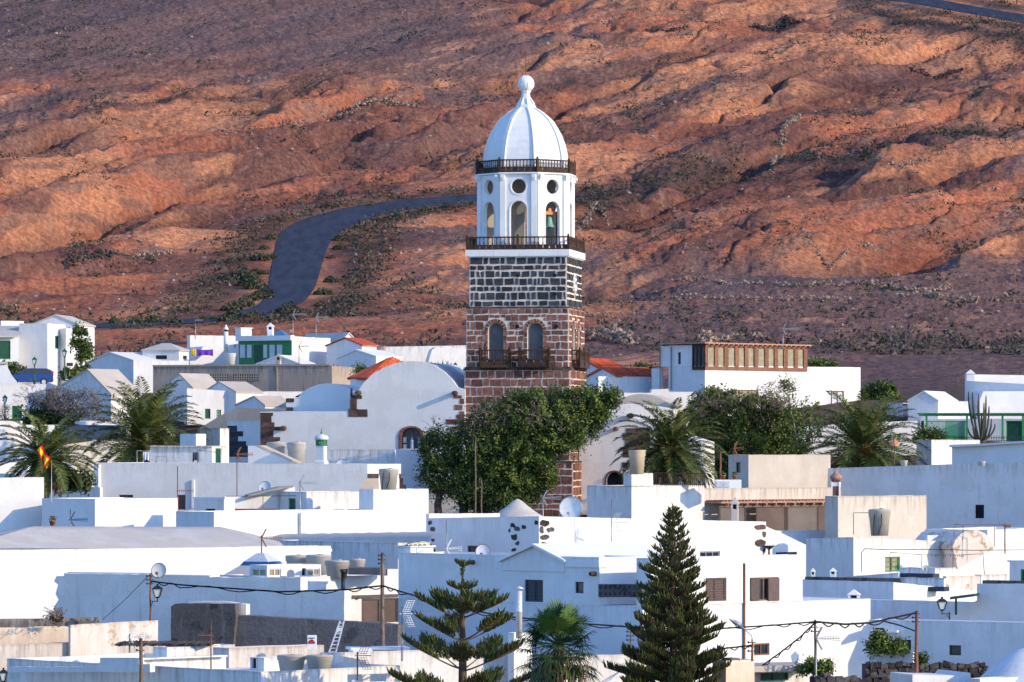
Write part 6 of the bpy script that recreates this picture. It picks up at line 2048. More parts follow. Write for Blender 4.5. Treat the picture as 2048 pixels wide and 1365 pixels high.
# dark mass of trees right of the date palm
D = 314
t = thing('tree', P(1480, 985, D), 'dark green spreading tree in front of the gallery house', 'tree')
bl = [(1425, 805, 42, 26), (1460, 830, 55, 36), (1520, 820, 48, 32), (1560, 840, 42, 36), (1430, 870, 50, 45), (1495, 885, 60, 45), (1555, 900, 50, 42), (1580, 870, 30, 40), (1400, 835, 28, 30), (1470, 930, 60, 28), (1540, 935, 55, 25)]
crown(t, bl, D, 560, 90, .10, 'leaf_dark', .42, droop=.2)
crown(t, [(1430, 795, 50, 18), (1520, 800, 45, 16), (1490, 900, 60, 40), (1560, 880, 30, 40)], D - 1, 80, 55, .11, 'leaf_mid', .35, name='light_foliage')
crown(t, [(1410, 820, 34, 22), (1540, 830, 44, 30), (1450, 815, 30, 14)], D - 1, 34, 50, .065, 'leaf_twig', .4, name='dry_foliage')
limbs(t, [([(1475, 990), (1480, 940), (1500, 900), (1560, 850)], .26, .08), ([(1480, 890), (1510, 870), (1545, 852)], .12, .06), ([(1480, 940), (1440, 880), (1420, 820)], .18, .05)], D, 'bark_pale')
twigs(t, 1440, 800, 45, 22, D - 1, 50, L=.7); twigs(t, 1530, 805, 40, 25, D - 1, 45, L=.8)
D = 310
t = thing('tree', P(1600, 985, D), 'thin airy tree with sparse olive leaves against the white gallery house', 'tree')
crown(t, [(1575, 790, 12, 26), (1590, 830, 18, 25), (1620, 815, 14, 20), (1600, 880, 26, 30), (1625, 860, 20, 25), (1605, 915, 25, 18), (1565, 770, 6, 8)], D, 75, 38, .10, 'leaf_mid', .30, zs=1.2)
twigs(t, 1570, 790, 20, 35, D, 50, L=.9, up=1.2); twigs(t, 1530, 785, 16, 18, D, 25, L=.8)
limbs(t, [([(1600, 990), (1603, 930), (1590, 860), (1575, 790)], .10, .03), ([(1603, 930), (1625, 850)], .06, .02)], D, 'bark_pale')

def bush(px, py, w, h, D, label, mat='leaf_mid', n=40, leaf=60, size=.11, cr=.35, cat='shrub', name='shrub', tw=0, group=None, stem=True, extra=None):
    t = thing(name, P(px, py, D), label, cat, group)
    bl = [(px + w * x, py - h * y, w * a, h * b) for x, y, a, b in ((-.25, .35, .28, .34), (.22, .38, .30, .36), (0, .62, .30, .34), (0, .3, .4, .3))]
    crown(t, bl, D, n, leaf, size, mat, cr)
    if stem: limbs(t, [([(px, py), (px - w * .03, py - h * .25), (px - w * .12, py - h * .6)], .08, .03), ([(px, py), (px + w * .12, py - h * .5)], .06, .02)], D)
    if tw: twigs(t, px + (extra or 0), py - h * .65, w * .45, h * .35, D, tw, L=.6)
    return t
bush(1762, 812, 92, 50, 350, 'bright green rounded tree right of the white gallery house', n=70, size=.14)
bush(1275, 765, 95, 40, 356, 'olive green shrubs behind the orange red tiled roof', 'leaf_dark', n=60)
bush(1645, 738, 60, 16, 352, 'green shrub top showing above the gallery house parapet', n=30)
bush(106, 880, 128, 95, 333, 'large dark shrub in front of the beige roofed barn, left', 'leaf_dark', n=120, leaf=65)
t = thing('shrub', P(140, 880, 332), 'silvery bare twigged shrub on top of the dark shrub, left', 'shrub')
crown(t, [(110, 800, 45, 22), (160, 810, 42, 28), (190, 830, 25, 22), (70, 795, 18, 14)], 331, 90, 60, .07, 'leaf_silver', .35); twigs(t, 140, 800, 70, 24, 331, 200, 'bark_pale', L=.7); twigs(t, 60, 800, 25, 30, 331, 30, 'bark_pale', L=.7)
bush(140, 862, 34, 36, 325, 'small yellow green conical bush below the dark shrub', 'leaf_scrub_green', n=22, size=.09)
bush(10, 852, 26, 40, 330, 'thin leafless shrub by the left edge lamp', 'leaf_silver', n=12, leaf=30, size=.06, tw=40)
bush(152, 978, 66, 34, 258, 'small glossy leaved tree beside the flag palm', 'leaf_dark', n=32, size=.11)
bush(1858, 888, 62, 32, 318, 'dark hedge in front of the green fence panels', 'leaf_dark', n=45, size=.09)
bush(22, 755, 50, 36, 356, 'green shrub behind the blue car windscreen', 'leaf_dark', n=26)
bush(140, 758, 34, 22, 358, 'low green plant at the foot of the papaya tree', 'leaf_mid', n=16)
bush(680, 750, 20, 8, 352, 'thin strip of greenery on the concrete building edge', 'leaf_dark', n=10, size=.08)
bush(1757, 1306, 44, 42, 187.0, 'leafy green plant at the left end of the planter balcony', n=44, size=.07, cr=.22)
bush(1790, 1306, 50, 30, 187.1, 'leafy green plant at the right end of the planter balcony', n=34, size=.07, cr=.2)
bush(1638, 1347, 84, 26, 170.6, 'dark leaved creeper on the garage canopy beside the aerial pole', 'leaf_mid', n=34, size=.075, cr=.2)
bush(1842, 1325, 20, 16, 181, 'small weed growing at the foot of the leaning utility pole', 'leaf_dark', n=8, size=.07, cr=.15)
bush(113, 1243, 28, 16, 183, 'dry brown weed on the lava stone wall, left', 'leaf_dead', n=12, size=.05, cr=.2, tw=14)
bush(720, 742, 20, 6, 342, 'tiny green plants behind the red tiled roof', 'leaf_dark', n=6, size=.07)

# papaya like tree
D = 362
t = thing('tree', P(163, 752, D), 'slender papaya like tree with tiered drooping leaves, upper left', 'tree')
crown(t, [(163, 660, 14, 8), (158, 684, 14, 7), (172, 690, 12, 10), (176, 706, 10, 8), (160, 708, 10, 6), (165, 735, 14, 9)], D, 64, 46, .13, 'leaf_mid', .34, droop=.5)
limbs(t, [([(163, 752), (162, 700), (163, 655)], .12, .06), ([(163, 730), (170, 705), (171, 695)], .06, .04)], D, 'bark_pale')

def date_palm(px, py, D, Lpx, label, yb, n=54, mat='leaf_palm', low=-38, orange=True, trunk_r=.28, dead=8, seed=1, rfrond=1.0, wide=1.0):
    """crown centre px,py; Lpx frond length in photograph pixels"""
    rs = np.random.default_rng(seed); k = D / F; L = Lpx * k
    c = np.array(P(px, py, D)); t = thing('date_palm', P(px, yb, D), label, 'palm tree', 'date palms')
    quads = []; rnd = []; stems = MB()
    dq = []
    for i in range(n + dead):
        az = i * 2.39996 + rs.uniform(-.3, .3)
        f = (i + .5) / n
        if i < n: el = math.radians(84 - (84 - low) * f ** .85)
        else: el = math.radians(rs.uniform(-75, -45))
        Lf = L * (1 - .12 * rs.random()) * (.86 if f > .75 else 1) * (.75 if i >= n else 1)
        h = np.array([math.cos(az) * wide, math.sin(az), 0])
        S = 16; pts = []; p = c.copy() + h * .12; e = el; 
        bend = math.radians(rs.uniform(46, 76)) / S * (1.2 if el > .3 else .8)
        for s in range(S + 1):
            pts.append(p.copy()); d = h * math.cos(e) + np.array([0, 0, math.sin(e)]); p = p + d * Lf / S; e -= bend * (.4 + 1.2 * s / S)
        pts = np.array(pts)
        stems.path([Vector(q) for q in pts[::3]], [.035 - .026 * j / 5 for j in range(len(pts[::3]))], 4, r=.6)
        M = 46
        sv = np.linspace(.14, .99, M)
        ii = sv * S; lo = np.clip(ii.astype(int), 0, S - 1); fr = (ii - lo)[:, None]
        b = pts[lo] * (1 - fr) + pts[lo + 1] * fr
        d = pts[lo + 1] - pts[lo]; d /= np.linalg.norm(d, axis=1, keepdims=True)
        side = np.cross(d, [0, 0, 1]); nn = np.linalg.norm(side, axis=1, keepdims=True); side = np.where(nn > .05, side / np.maximum(nn, 1e-6), [[-h[1], h[0], 0]])
        up = np.cross(side, d)
        ll = (.62 * np.sin(np.pi * np.clip(sv * .86 + .12, 0, 1)) ** .7) * (L / 4.0) * rfrond
        for sg in (1, -1):
            j = rs.normal(size=(M, 3)) * .12
            dirv = d * .62 + side * sg * .78 + up * .30 + j
            dirv /= np.linalg.norm(dirv, axis=1, keepdims=True)
            tip = b + dirv * ll[:, None] - np.array([0, 0, 1]) * (ll * .18)[:, None]
            mid = b + dirv * ll[:, None] * .5
            w = d * .052
            q = np.stack([b - w * .6, mid - w, tip, mid + w], 1)
            (quads if i < n else dq).append(q.reshape(-1, 3))
            if i < n: rnd.append(np.clip(.35 + .3 * (el > .6) + rs.normal(size=M) * .18 + rs.uniform(-.2, .2), 0, 1))
    np_mesh('fronds', np.concatenate(quads), 4, mat, t, rnd=np.concatenate(rnd))
    if dq: np_mesh('dead_fronds', np.concatenate(dq), 4, 'leaf_dead', t)
    stems.build('frond_stems', 'leaf_palm', t)
    tr = MB(); b0 = P(px, yb, D); b1 = P(px, py, D) - UP * .1
    K = 16
    tr.path([b0.lerp(b1, i / K) for i in range(K + 1)], [trunk_r * (1.0 + .10 * (i % 2)) * (1.35 if i > K - 4 else 1) for i in range(K + 1)], 10)
    tr.build('trunk', 'bark', t)
    if orange:
        o = []; 
        for i in range(9):
            a = rs.uniform(0, 2 * PI); q = c + np.array([math.cos(a) * .5, math.sin(a) * .5 - .3, -.35])
            o.append(q + rs.normal(size=(90, 3)) * [.22, .22, .30])
        o = np.concatenate(o); np_mesh('date_clusters', leaf_quads(o, np.full(len(o), .075)), 4, 'leaf_orange', t)
    return t
date_palm(291, 888, 300, 176, 'tallest date palm on the left, orange stalks at its heart', 960, n=96, seed=3, wide=.80, trunk_r=.42)
date_palm(92, 915, 256, 126, 'date palm behind the hanging flag, far left', 1010, n=60, seed=5, trunk_r=.17, orange=False, low=-42, dead=10)
date_palm(1342, 900, 290, 138, 'dense deep green date palm between tower and dark tree', 985, n=96, seed=8, low=-48, trunk_r=.25, wide=.95, dead=6)
date_palm(1725, 900, 297, 158, 'date palm with brown skirt on the right, beside the orange parasol tops', 960, n=92, seed=13, trunk_r=.4, dead=16, wide=.95)
t = thing('parasol_tops', P(1790, 885, 290), 'pointed orange cloth top poking out of the right date palm', 'parasol')
m = MB()
m.lathe(P(1789, 892, 289), [(.36, 0), (.30, .12), (.02, .46)], 8, sm=False); m.build('canopy', 'orange_wood', t)
m = MB(); m.tube(P(1789, 930, 289), P(1789, 890, 289), .03); m.build('pole', 'wood_grey', t)
t.name = 'parasol'; 
ORG[t.name] = t.location.copy()

# agaves / small palm above the church roof
t = thing('shrub', P(885, 757, 345), 'spiky palm like plant behind the rounded church gable', 'plant')
q = []
for i in range(120):
    a = rng.uniform(0, 2 * PI); e = rng.uniform(.5, 1.4); b = np.array(P(rng.choice([866, 884, 896]), 752, 345)); L_ = rng.uniform(.8, 1.3)
    d = np.array([math.cos(a) * math.cos(e), math.sin(a) * math.cos(e), math.sin(e)]); s = np.array([-d[2] * .06, 0, d[0] * .06 + .01])
    q.append([b - s, b + d * L_ * .5 - s * 1.2, b + d * L_, b + d * L_ * .5 + s * 1.2])
np_mesh('blades', np.array(q).reshape(-1, 3), 4, 'leaf_palm', t)

# fan palm, bottom centre
def fan_palm(px, py, D, label):
    rs = np.random.default_rng(21); k = D / F; c = np.array(P(px, py, D)); t = thing('fan_palm', P(px, 1420, D), label, 'palm tree')
    Q = []; R_ = []; DQ = []; st = MB()
    n = 48
    for i in range(n):
        az = i * 2.39996 + rs.uniform(-.3, .3); f = (i + .5) / n
        el = math.radians(84 - 140 * f)
        h = np.array([math.cos(az), math.sin(az), 0]); d = h * math.cos(el) + np.array([0, 0, math.sin(el)])
        pl = rs.uniform(.75, 1.15) * (1 if f < .7 else 1.15)
        hub = c + d * pl - np.array([0, 0, .10 * pl])
        st.path([Vector(c), Vector(c + d * pl * .5), Vector(hub)], [.025, .02, .012], 4)
        side = np.cross(d, [0, 0, 1]); s_n = np.linalg.norm(side); side = side / s_n if s_n > .1 else np.array([-h[1], h[0], 0]); up = np.cross(side, d)
        K = 26; rad = rs.uniform(.72, .95); fb = rs.uniform(-.3, .35)
        for j in range(K):
            a = (j - (K - 1) / 2) / (K - 1) * math.radians(230)
            e_ = d * math.cos(a) + side * math.sin(a) + up * .22 * math.cos(a)
            e_ /= np.linalg.norm(e_); w = np.cross(e_, up); w /= np.linalg.norm(w) + 1e-9
            L_ = rad * (1 - .22 * abs(a) / 2.0) * rs.uniform(.9, 1.08)
            m1 = hub + e_ * L_ * .6; tip = hub + e_ * L_ + np.array([0, 0, -1]) * L_ * rs.uniform(.08, .38 if f > .35 else .2)
            Q.append([hub, m1 - w * .034, tip, m1 + w * .034]); R_.append(np.clip(.3 + .4 * (el > .5) + rs.normal() * .12 + fb, 0, 1))
    for i in range(420):   # dead skirt
        az = rs.uniform(0, 2 * PI); r0 = rs.uniform(.25, 1.35); top = c + np.array([math.cos(az) * r0, math.sin(az) * r0, rs.uniform(-.9, .1) - .2 * r0])
        L_ = rs.uniform(.5, 1.2); j = rs.normal(size=3) * .12; j[2] = 0
        m1 = top + np.array([math.cos(az) * .12, math.sin(az) * .12, -L_ * .5]) + j * .5; tip = top + np.array([0, 0, -L_]) + j
        w = np.array([math.sin(az), -math.cos(az), 0]) * .022
        DQ.append([top - w, m1 - w, tip, m1 + w])
    np_mesh('fan_leaves', np.array(Q).reshape(-1, 3), 4, 'leaf_fan', t, rnd=np.array(R_))
    np_mesh('dead_leaves', np.array(DQ).reshape(-1, 3), 4, 'leaf_dead', t)
    st.build('leaf_stems', 'leaf_fan', t)
    m = MB(); m.path([P(px, 1420, D), P(px, py + 8, D)], [.22, .20], 10); m.build('trunk', 'bark', t)
fan_palm(1117, 1290, 160, 'bushy fan palm with dead brown skirt, bottom centre')

# araucarias
def cones(base, dirv, ln, rad):
    """thin three sided cones"""
    n = len(base); ref = np.tile([0.3, 1.0, 0.1], (n, 1)); a = np.cross(dirv, ref); a /= np.linalg.norm(a, axis=1, keepdims=True); b = np.cross(dirv, a)
    ring = [base + (a * math.cos(t) + b * math.sin(t)) * rad[:, None] for t in (0, 2.094, 4.189)]
    mid = base + dirv * (ln * .75)[:, None]; tip = base + dirv * ln[:, None]
    r2 = [mid + (a * math.cos(t) + b * math.sin(t)) * (rad * .85)[:, None] for t in (0, 2.094, 4.189)]
    T = []
    for i in range(3):
        j = (i + 1) % 3
        T += [np.stack([ring[i], ring[j], r2[j]], 1), np.stack([ring[i], r2[j], r2[i]], 1), np.stack([r2[i], r2[j], tip], 1)]
    return np.stack(T, 1).reshape(-1, 3)

def araucaria(px, ytop, D, tiers, label, yb=1480, seed=4, fl=.30, dens=1.0, brown=.25, thick=.026):
    rs = np.random.default_rng(seed); k = D / F
    t = thing('araucaria', P(px, yb, D), label, 'conifer tree', 'araucarias in front of the big house')
    tr = MB(); n = 14
    H_ = (yb - ytop) * k
    tr.path([P(px, yb, D).lerp(P(px, ytop, D), i / n) + Vector((rs.uniform(-.02, .02), 0, 0)) for i in range(n + 1)], [.20 * (1 - i / n) ** .8 * min(1, H_ / 6) + .018 for i in range(n + 1)], 9)
    B = []; Dv = []; Ln = []; Rb = []
    br = MB()
    for ti, (ya, rise, rad, nb, reach) in enumerate(tiers):
        az0 = rs.uniform(0, 2 * PI)
        for bi in range(nb):
            az = az0 + 2 * PI * bi / nb + rs.uniform(-.18, .18)
            R_ = rad * k * rs.uniform(.86, 1.08); h = np.array([math.cos(az), math.sin(az), 0])
            a0 = np.array(P(px, ya + rs.uniform(-3, 3), D)); rz = rise * k * rs.uniform(.85, 1.15)
            S = 12
            pts = np.array([a0 + h * R_ * (s / S) + np.array([0, 0, rz * ((s / S) ** 1.25)]) for s in range(S + 1)])
            r0 = .012 + .022 * min(1, R_ / 2)
            br.path([Vector(p) for p in pts[::2]], [r0 * (1 - .6 * q / 6) for q in range(7)], 4)
            side = np.array([-h[1], h[0], 0])
            ns = max(4, int(R_ * 11 * dens))
            for q in range(ns):
                f = reach + (1 - reach) * (q + rs.random()) / ns
                p = pts[int(f * S * .999)] + (pts[min(S, int(f * S) + 1)] - pts[int(f * S * .999)]) * (f * S % 1)
                sl = R_ * (.15 if fl > .4 else .17) * math.sin(PI * min(1, (f - reach) / (1 - reach) * .8 + .15)) + .06
                for sg in (-1, 1):
                    m_ = max(2, int(sl / (.10 if fl > .36 else .06)))
                    # side twig
                    e = p + side * sg * sl + h * sl * .5 + np.array([0, 0, sl * .25])
                    br.bar(Vector(p), Vector(e), .012)
                    for z in range(m_):
                        g = (z + rs.random()) / m_; b = p + (e - p) * g
                        lean = .45 if fl > .36 else 1.0; d = np.array([0, 0, 1.0]) + (h * rs.uniform(.1, .55) + side * sg * rs.uniform(0, .45) + rs.normal(size=3) * .14) * lean
                        B.append(b); Dv.append(d / np.linalg.norm(d)); Ln.append(fl * rs.uniform(.55, 1.15) * (.6 + .4 * min(1, R_ / 1.2))); Rb.append(f)
                d = np.array([0, 0, .8]) + h * rs.uniform(.2, .8) + rs.normal(size=3) * .15
                B.append(p); Dv.append(d / np.linalg.norm(d)); Ln.append(fl * rs.uniform(.6, 1.1)); Rb.append(f)
    # leader tip
    for q in range(26):
        b = np.array(P(px, ytop + q * 1.2, D)); a = rs.uniform(0, 2 * PI); d = np.array([math.cos(a) * .7, math.sin(a) * .7, .9]); B.append(b); Dv.append(d / np.linalg.norm(d)); Ln.append(.12 + .004 * q); Rb.append(1)
    B = np.array(B); Dv = np.array(Dv); Ln = np.array(Ln); Rb = np.array(Rb)
    rad = np.full(len(B), thick) * (.7 + .6 * rs.random(len(B)))
    rn = np.repeat(np.clip(.15 + .55 * rs.random(len(B)) ** 1.2 + .25 * (Rb - .5), 0, 1), 9)
    o = rs.random(len(B)) < brown
    np_mesh('needles', cones(B[~o], Dv[~o], Ln[~o], rad[~o]), 3, 'leaf_pine', t, rnd=rn.reshape(-1, 9)[~o].ravel())
    np_mesh('brown_needles', cones(B[o], Dv[o], Ln[o] * .9, rad[o]), 3, 'leaf_pinebrown', t)
    tr.build('trunk', 'bark', t); br.build('branches', 'bark', t)
    return t
araucaria(925, 1124, 165, [(1133, 5, 14, 4, .1), (1181, 12, 32, 5, .2), (1210, 20, 58, 5, .25), (1238, 42, 92, 5, .34), (1284, 50, 98, 5, .40), (1342, 56, 128, 5, .38), (1410, 60, 145, 5, .34)],
          'open layered araucaria with wide upswept branches, left of the fan palm', seed=6, fl=.33, dens=.72, brown=.25, thick=.026)
tiers = []
y = 1024
while y < 1420:
    f = (y - 1024) / 340.
    tiers.append((y + 8, 10 + 30 * f, (8 + 104 * f ** .85) * (1 + rng.uniform(-.16, .14)), 5 + int(1.5 * min(1, f * 2)), .24))
    y += 12 + 10 * f + rng.uniform(-2, 3)
araucaria(1346, 1014, 168, tiers, 'tall dense pyramidal araucaria in front of the double house', seed=9, fl=.33, dens=.82, brown=.5, thick=.026)

# candelabra cactus
D = 314
t = thing('cactus', P(1962, 884, D), 'tall many stemmed candelabra cactus in front of the green pergola', 'cactus')
m = MB()
for x0, x1, y1, b in ((1958, 1937, 784, 8), (1960, 1945, 785, 4), (1962, 1957, 788, 1), (1960, 1950, 835, 4), (1964, 1956, 800, 2), (1966, 1969, 820, -2), (1968, 1972, 792, -2), (1968, 1978, 812, -3), (1966, 1990, 848, -7), (1958, 1936, 857, 8), (1964, 1963, 826, 0), (1970, 1983, 838, -4), (1962, 1968, 806, -2), (1955, 1946, 850, 3)):
    pts = []
    for q in range(8):
        f = q / 7; x = x0 + (x1 - x0) * (1 - (1 - f) ** 2.2); pts.append(P(x, 884 + (y1 - 884) * f, D + b * .05))
    m.path(pts, [.055, .06, .065, .07, .07, .065, .06, .03], 7)
m.build('stems', 'cactus_green', t)

# shrubs lining the mountain road: individual bushes, copies of one
proto = thing('shrub', (0, 0, 0), 'rounded scrub bush on the verge of the mountain road', 'shrub', 'scrub bushes along the mountain road')
n = 240
a = nrg.random(n) * 2 * PI; rr = nrg.random(n) ** .5; z = nrg.random(n) * np.sqrt(np.clip(1 - rr ** 2, 0, 1)) * .8
pc = np.stack([rr * np.cos(a), rr * np.sin(a), z], 1)
me_o = np_mesh('foliage', leaf_quads(pc, .12 + .10 * nrg.random(n)), 4, 'leaf_scrub_green', proto)
spots = [(505, 632, 1.0), (488, 636, .8), (470, 636, 1.1), (448, 640, 1.0), (430, 641, .7), (402, 641, .9), (352, 646, 1.1), (308, 647, 1.2), (268, 648, .9), (232, 650, 1.0), (522, 600, 1.3), (515, 575, 1.2), (524, 588, 1.0), (508, 560, 1.4), (495, 570, 1.3),
         (480, 556, 1.2), (528, 548, 1.0), (536, 520, .8), (532, 500, .9), (545, 478, .9), (515, 520, 1.1), (500, 600, 1.2), (486, 612, 1.1), (462, 618, 1.2), (575, 628, 1.3), (562, 632, .9), (655, 562, .9), (648, 590, 1.0), (662, 520, .9), (676, 500, 1.0), (690, 480, .9), (720, 458, .9), (756, 440, .8),
         (800, 432, 1.0), (850, 424, 1.0), (890, 418, .9), (640, 610, .8), (740, 408, .8), (520, 545, 1.2), (455, 560, 1.0)]
for i, (x, y, s) in enumerate(spots):
    o = proto if i == 0 else copy_tree(proto)
    o.location = on_hill(x + rng.uniform(-7, 7), y + rng.uniform(-4, 4)); s *= rng.uniform(.6, 1.15); o.scale = (s * rng.uniform(.8, 1.3), s * rng.uniform(.8, 1.4), s * rng.uniform(.8, 1.3)); o.rotation_euler.z = rng.uniform(0, 6)
# ============================================================ roof furniture and street things
tank(594, 1112, 1152, 46, 209, 'grey round water tank left of the front row behind the kiosk')
tank(637, 1111, 1150, 51, 208, 'grey round water tank in the middle behind the white kiosk')
tank(714, 1119, 1150, 34, 211, 'small grey round water tank right of the kiosk row')
tank(674, 1122, 1157, 49, 204.5, 'wide grey water tank nearest the black vent pipe')
tank(583, 1311, 1345, 58, 170.5, 'left one of the grey tanks at the bottom edge', lid=True)
tank(639, 1311, 1345, 54, 170, 'right one of the grey tanks at the bottom edge', lid=True)
tank(552, 886, 930, 38, 272, 'left grey water tank below the church wall')
tank(593, 886, 932, 38, 271, 'right grey water tank below the church wall')
tank(777, 939, 980, 39, 246, 'grey water tank between stepped blocks beside the dark tree', straps=True)
tank(1274, 899, 949, 34, 259, 'tall beige water tank on the stepped white terrace block', 'tank_beige', lid=False)
tank(1759, 1020, 1072, 44, 243, 'lone grey water tank in front of the worn cream block', straps=True)
tank(460, 706, 731, 24, 356, 'small white water tank beside the purple laundry', 'dish_white', lid=False)
tank(1808, 921, 933, 15, 272, 'small white bucket on the long blue wall beside the date palm', 'dish_white', lid=False)
tank(1963, 923, 932, 16, 270, 'low white roof vent on the long blue wall, far right', 'dish_white', lid=False)
t = thing('stacked_blocks', P(778, 980, 250), 'stepped stack of dark and tan blocks behind the tank beside the dark tree', 'blocks')
for (x0, x1, y0, y1) in ((722, 757, 966, 980), (728, 757, 957, 966), (735, 757, 948, 957), (799, 812, 970, 980), (799, 806, 957, 970), (798, 803, 948, 957)):
    m = MB(); a, b = P(x0, y1, 249), P(x1, y0, 249); m.bx(a.x, b.x, 248.7, 249.6, a.z, b.z); m.build('block', 'beige_render' if x0 < 760 and y0 > 950 else 'quoin_stone', t)

dish(318, 1142, 15, 199.5, 'rusty rimmed satellite dish standing on the ragged blue wall', rim='rust')
dish(966, 1104, 15, 199.6, 'rusty rimmed satellite dish on the big house roof behind the araucaria', rim='rust')
dish(1142, 1017, 23, 237, 'large round satellite dish at the foot of the tower', face=(-.25, -1, .15))
dish(530, 976, 13, 256, 'grey satellite dish leaning on the sloping terrace wall', face=(-.3, -1, .4))
dish(684, 932, 13, 268, 'half hidden grey satellite dish below the church niche wall', face=(-.3, -1, .3))
dish(1851, 1138, 7, 215, 'tiny satellite dish behind the peeling rooftop box', face=(-.2, -1, .5))

yagi(474, 905, 996, 259, 'double television antenna with long comb boom, left of centre', 'v', 15, 'rust')
yagi(523, 1071, 1110, 211, 'thin arrow shaped antenna in front of the rounded vault roof', 'v', 10, 'rust')
yagi(600, 962, 1022, 246, 'white pole antenna with diamond shaped loop above the green door', 'v', 10, 'metal_grey', 1.0)
yagi(1223, 1000, 1096, 233, 'tall antenna with slanted grids on the quoined house roof', 'g', 15, 'metal_grey', ypy=1046)
yagi(1086, 992, 1036, 240, 'antenna pointing right beside the big satellite dish', 'v', 5, 'metal_grey', 1.0)
yagi(355, 933, 992, 260, 'bare thin mast antenna against the wide grey white wall', 'y', 10, 'rust', .9, ypy=982)
yagi(141, 1019, 1052, 233, 'dark folded antenna in front of the white and blue flat block', 'v', 10, 'black_metal', .9, ypy=1040)
yagi(259, 1268, 1291, 178, 'small pale antenna above the corrugated roof edge', 'v', 12, 'metal_light', .9)
yagi(804, 1214, 1307, 173, 'grid antenna at the left corner of the big house', 'g', 20, 'metal_light', .8, ypy=1228)
yagi(422, 1240, 1350, 172, 'rusty old antenna in front of the dark lava plastered wall', 'y', 160, 'rust', .5, ypy=1272)
yagi(715, 1304, 1345, 166.5, 'small comb antenna near the bottom centre parapet', 'g', 8, 'rust', .5, ypy=1312)
yagi(1632, 1276, 1350, 170, 'antenna with yellow plastic insulators, bottom right', 'v', 5, 'metal_grey', .9, ypy=1277)
yagi(586, 626, 672, 366, 'taller one of the antennas on the upper left roofs', 'v', 8, 'metal_grey', 1.1)
yagi(632, 632, 672, 368, 'antenna with small box on the upper left roofs right of the taller one', 'v', 8, 'metal_grey', 1.0)
yagi(391, 638, 671, 372, 'bent antenna mast above the purple laundry roof', 'y', -20, 'metal_grey', .6)
yagi(893, 1041, 1112, 200, 'thin antenna on the big house left of the rusty dish', 'v', 8, 'metal_light', .7, ypy=1098)
yagi(1468, 893, 914, 268, 'tilted yellowish antenna on the beige stained house', 'v', 8, 'rust', .6)
yagi(1566, 655, 690, 333, 'antenna on the brown gallery roof', 'v', 3, 'metal_grey', 1.3)
yagi(598, 690, 728, 358, 'antenna in front of the white wall right of the green veranda', 'v', 8, 'rust', .8)
yagi(2010, 1048, 1096, 227, 'antenna with star shaped head above the long lit house', 'y', 40, 'rust', .4)
yagi(1090, 890, 1000, 276, 'thin bare pole', head=False) if False else None

pole(765, 1106, 1294, 181, 'weathered wooden pole in front of the brown shuttered window', 9)
pole(282, 1277, 1400, 163, 'squared wooden post cut by the bottom edge, left', 9)
pole(1631, 1240, 1346, 170.2, 'wooden pole carrying the cable beside the yellow antenna', 6)
pole(1833, 1222, 1352, 180, 'leaning reddish wooden pole in front of the blue wall, right', 8, 'rust')
pole(301, 1147, 1290, 190, 'thin rusty pole beside the bracket lantern, left', 5, 'rust')
pole(1505, 1279, 1323, 166, 'short rusty pole carrying the street light arm', 5, 'rust')
pole(951, 872, 1028, 268, 'tall thin wooden pole before the dark tree', 3)
pole(963, 958, 1028, 268, 'shorter thin wooden pole before the dark tree', 3)
pole(1441, 902, 962, 268, 'rusty pole on the terrace beside the deep green palm', 4, 'rust')
pole(1262, 1258, 1320, 176, 'short pinkish post behind the tall araucaria', 4, 'rust')
t = thing('street_light', P(1505, 1279, 165.8), 'grey cobra head street light on an angled arm, bottom right', 'street light')
m = MB(); m.path([P(1505, 1285, 165.8), P(1504, 1272, 165.8), P(1486, 1256, 165.8), P(1478, 1250, 165.8)], .028, 6); m.build('arm', 'metal_grey', t)
m = MB(); a, b = P(1484, 1254, 165.8), P(1459, 1238, 165.8); m.path([a, a.lerp(b, .25), a.lerp(b, .6), b], [.05, .10, .085, .03], 8); m.build('lamp_head', 'metal_grey', t)
m = MB(); c = a.lerp(b, .4) - UP * .08; m.lathe(c, [(.09, 0), (.05, -.04)], 8); m.build('lamp_glass', 'lamp_glass', t)

T = [(302, 1163, 190), (360, 1170, 189), (560, 1184, 185), (690, 1180, 182), (764, 1172, 180.8)]
cable(T, 'black cable sagging from the lantern pole to the weathered pole', .035)
cable([(766, 1172, 180.8), (800, 1183, 180), (880, 1207, 181), (1000, 1232, 182), (1140, 1246, 183), (1285, 1256, 184)], 'black cable running along the big blue gable wall', .035)
cable([(1285, 1256, 184), (1420, 1259, 180), (1560, 1250, 175), (1630, 1244, 170)], 'black cable crossing the white side of the double house', .03)
cable([(1631, 1244, 170), (1690, 1249, 172), (1740, 1246, 175), (1832, 1226, 180)], 'thick black cable between the two poles at bottom right', .04)
cable([(1420, 1300, 166), (1470, 1295, 166), (1504, 1291, 166)], 'short black cable reaching the street light pole', .03)
cable([(1629, 1247, 170), (1600, 1275, 170), (1560, 1306, 170.5), (1525, 1331, 171)], 'black cable hanging down to the garage canopy', .03)
cable([(1768, 1243, 181), (1800, 1251, 181), (1832, 1263, 180)], 'rusty stay wire arm on the leaning pole', .03, twist=False)
cable([(1723, 1144, 222), (1723, 1106, 222), (1729, 1098, 222), (1780, 1100, 221.5), (1850, 1099, 222), (1950, 1101, 224), (2060, 1100, 226)], 'thin dark cable running along the long lit house', .018, twist=False)
cable([(205, 1240, 195.5), (250, 1200, 196), (299, 1150, 196)], 'thin diagonal stay wire on the ragged blue wall', .014, twist=False)

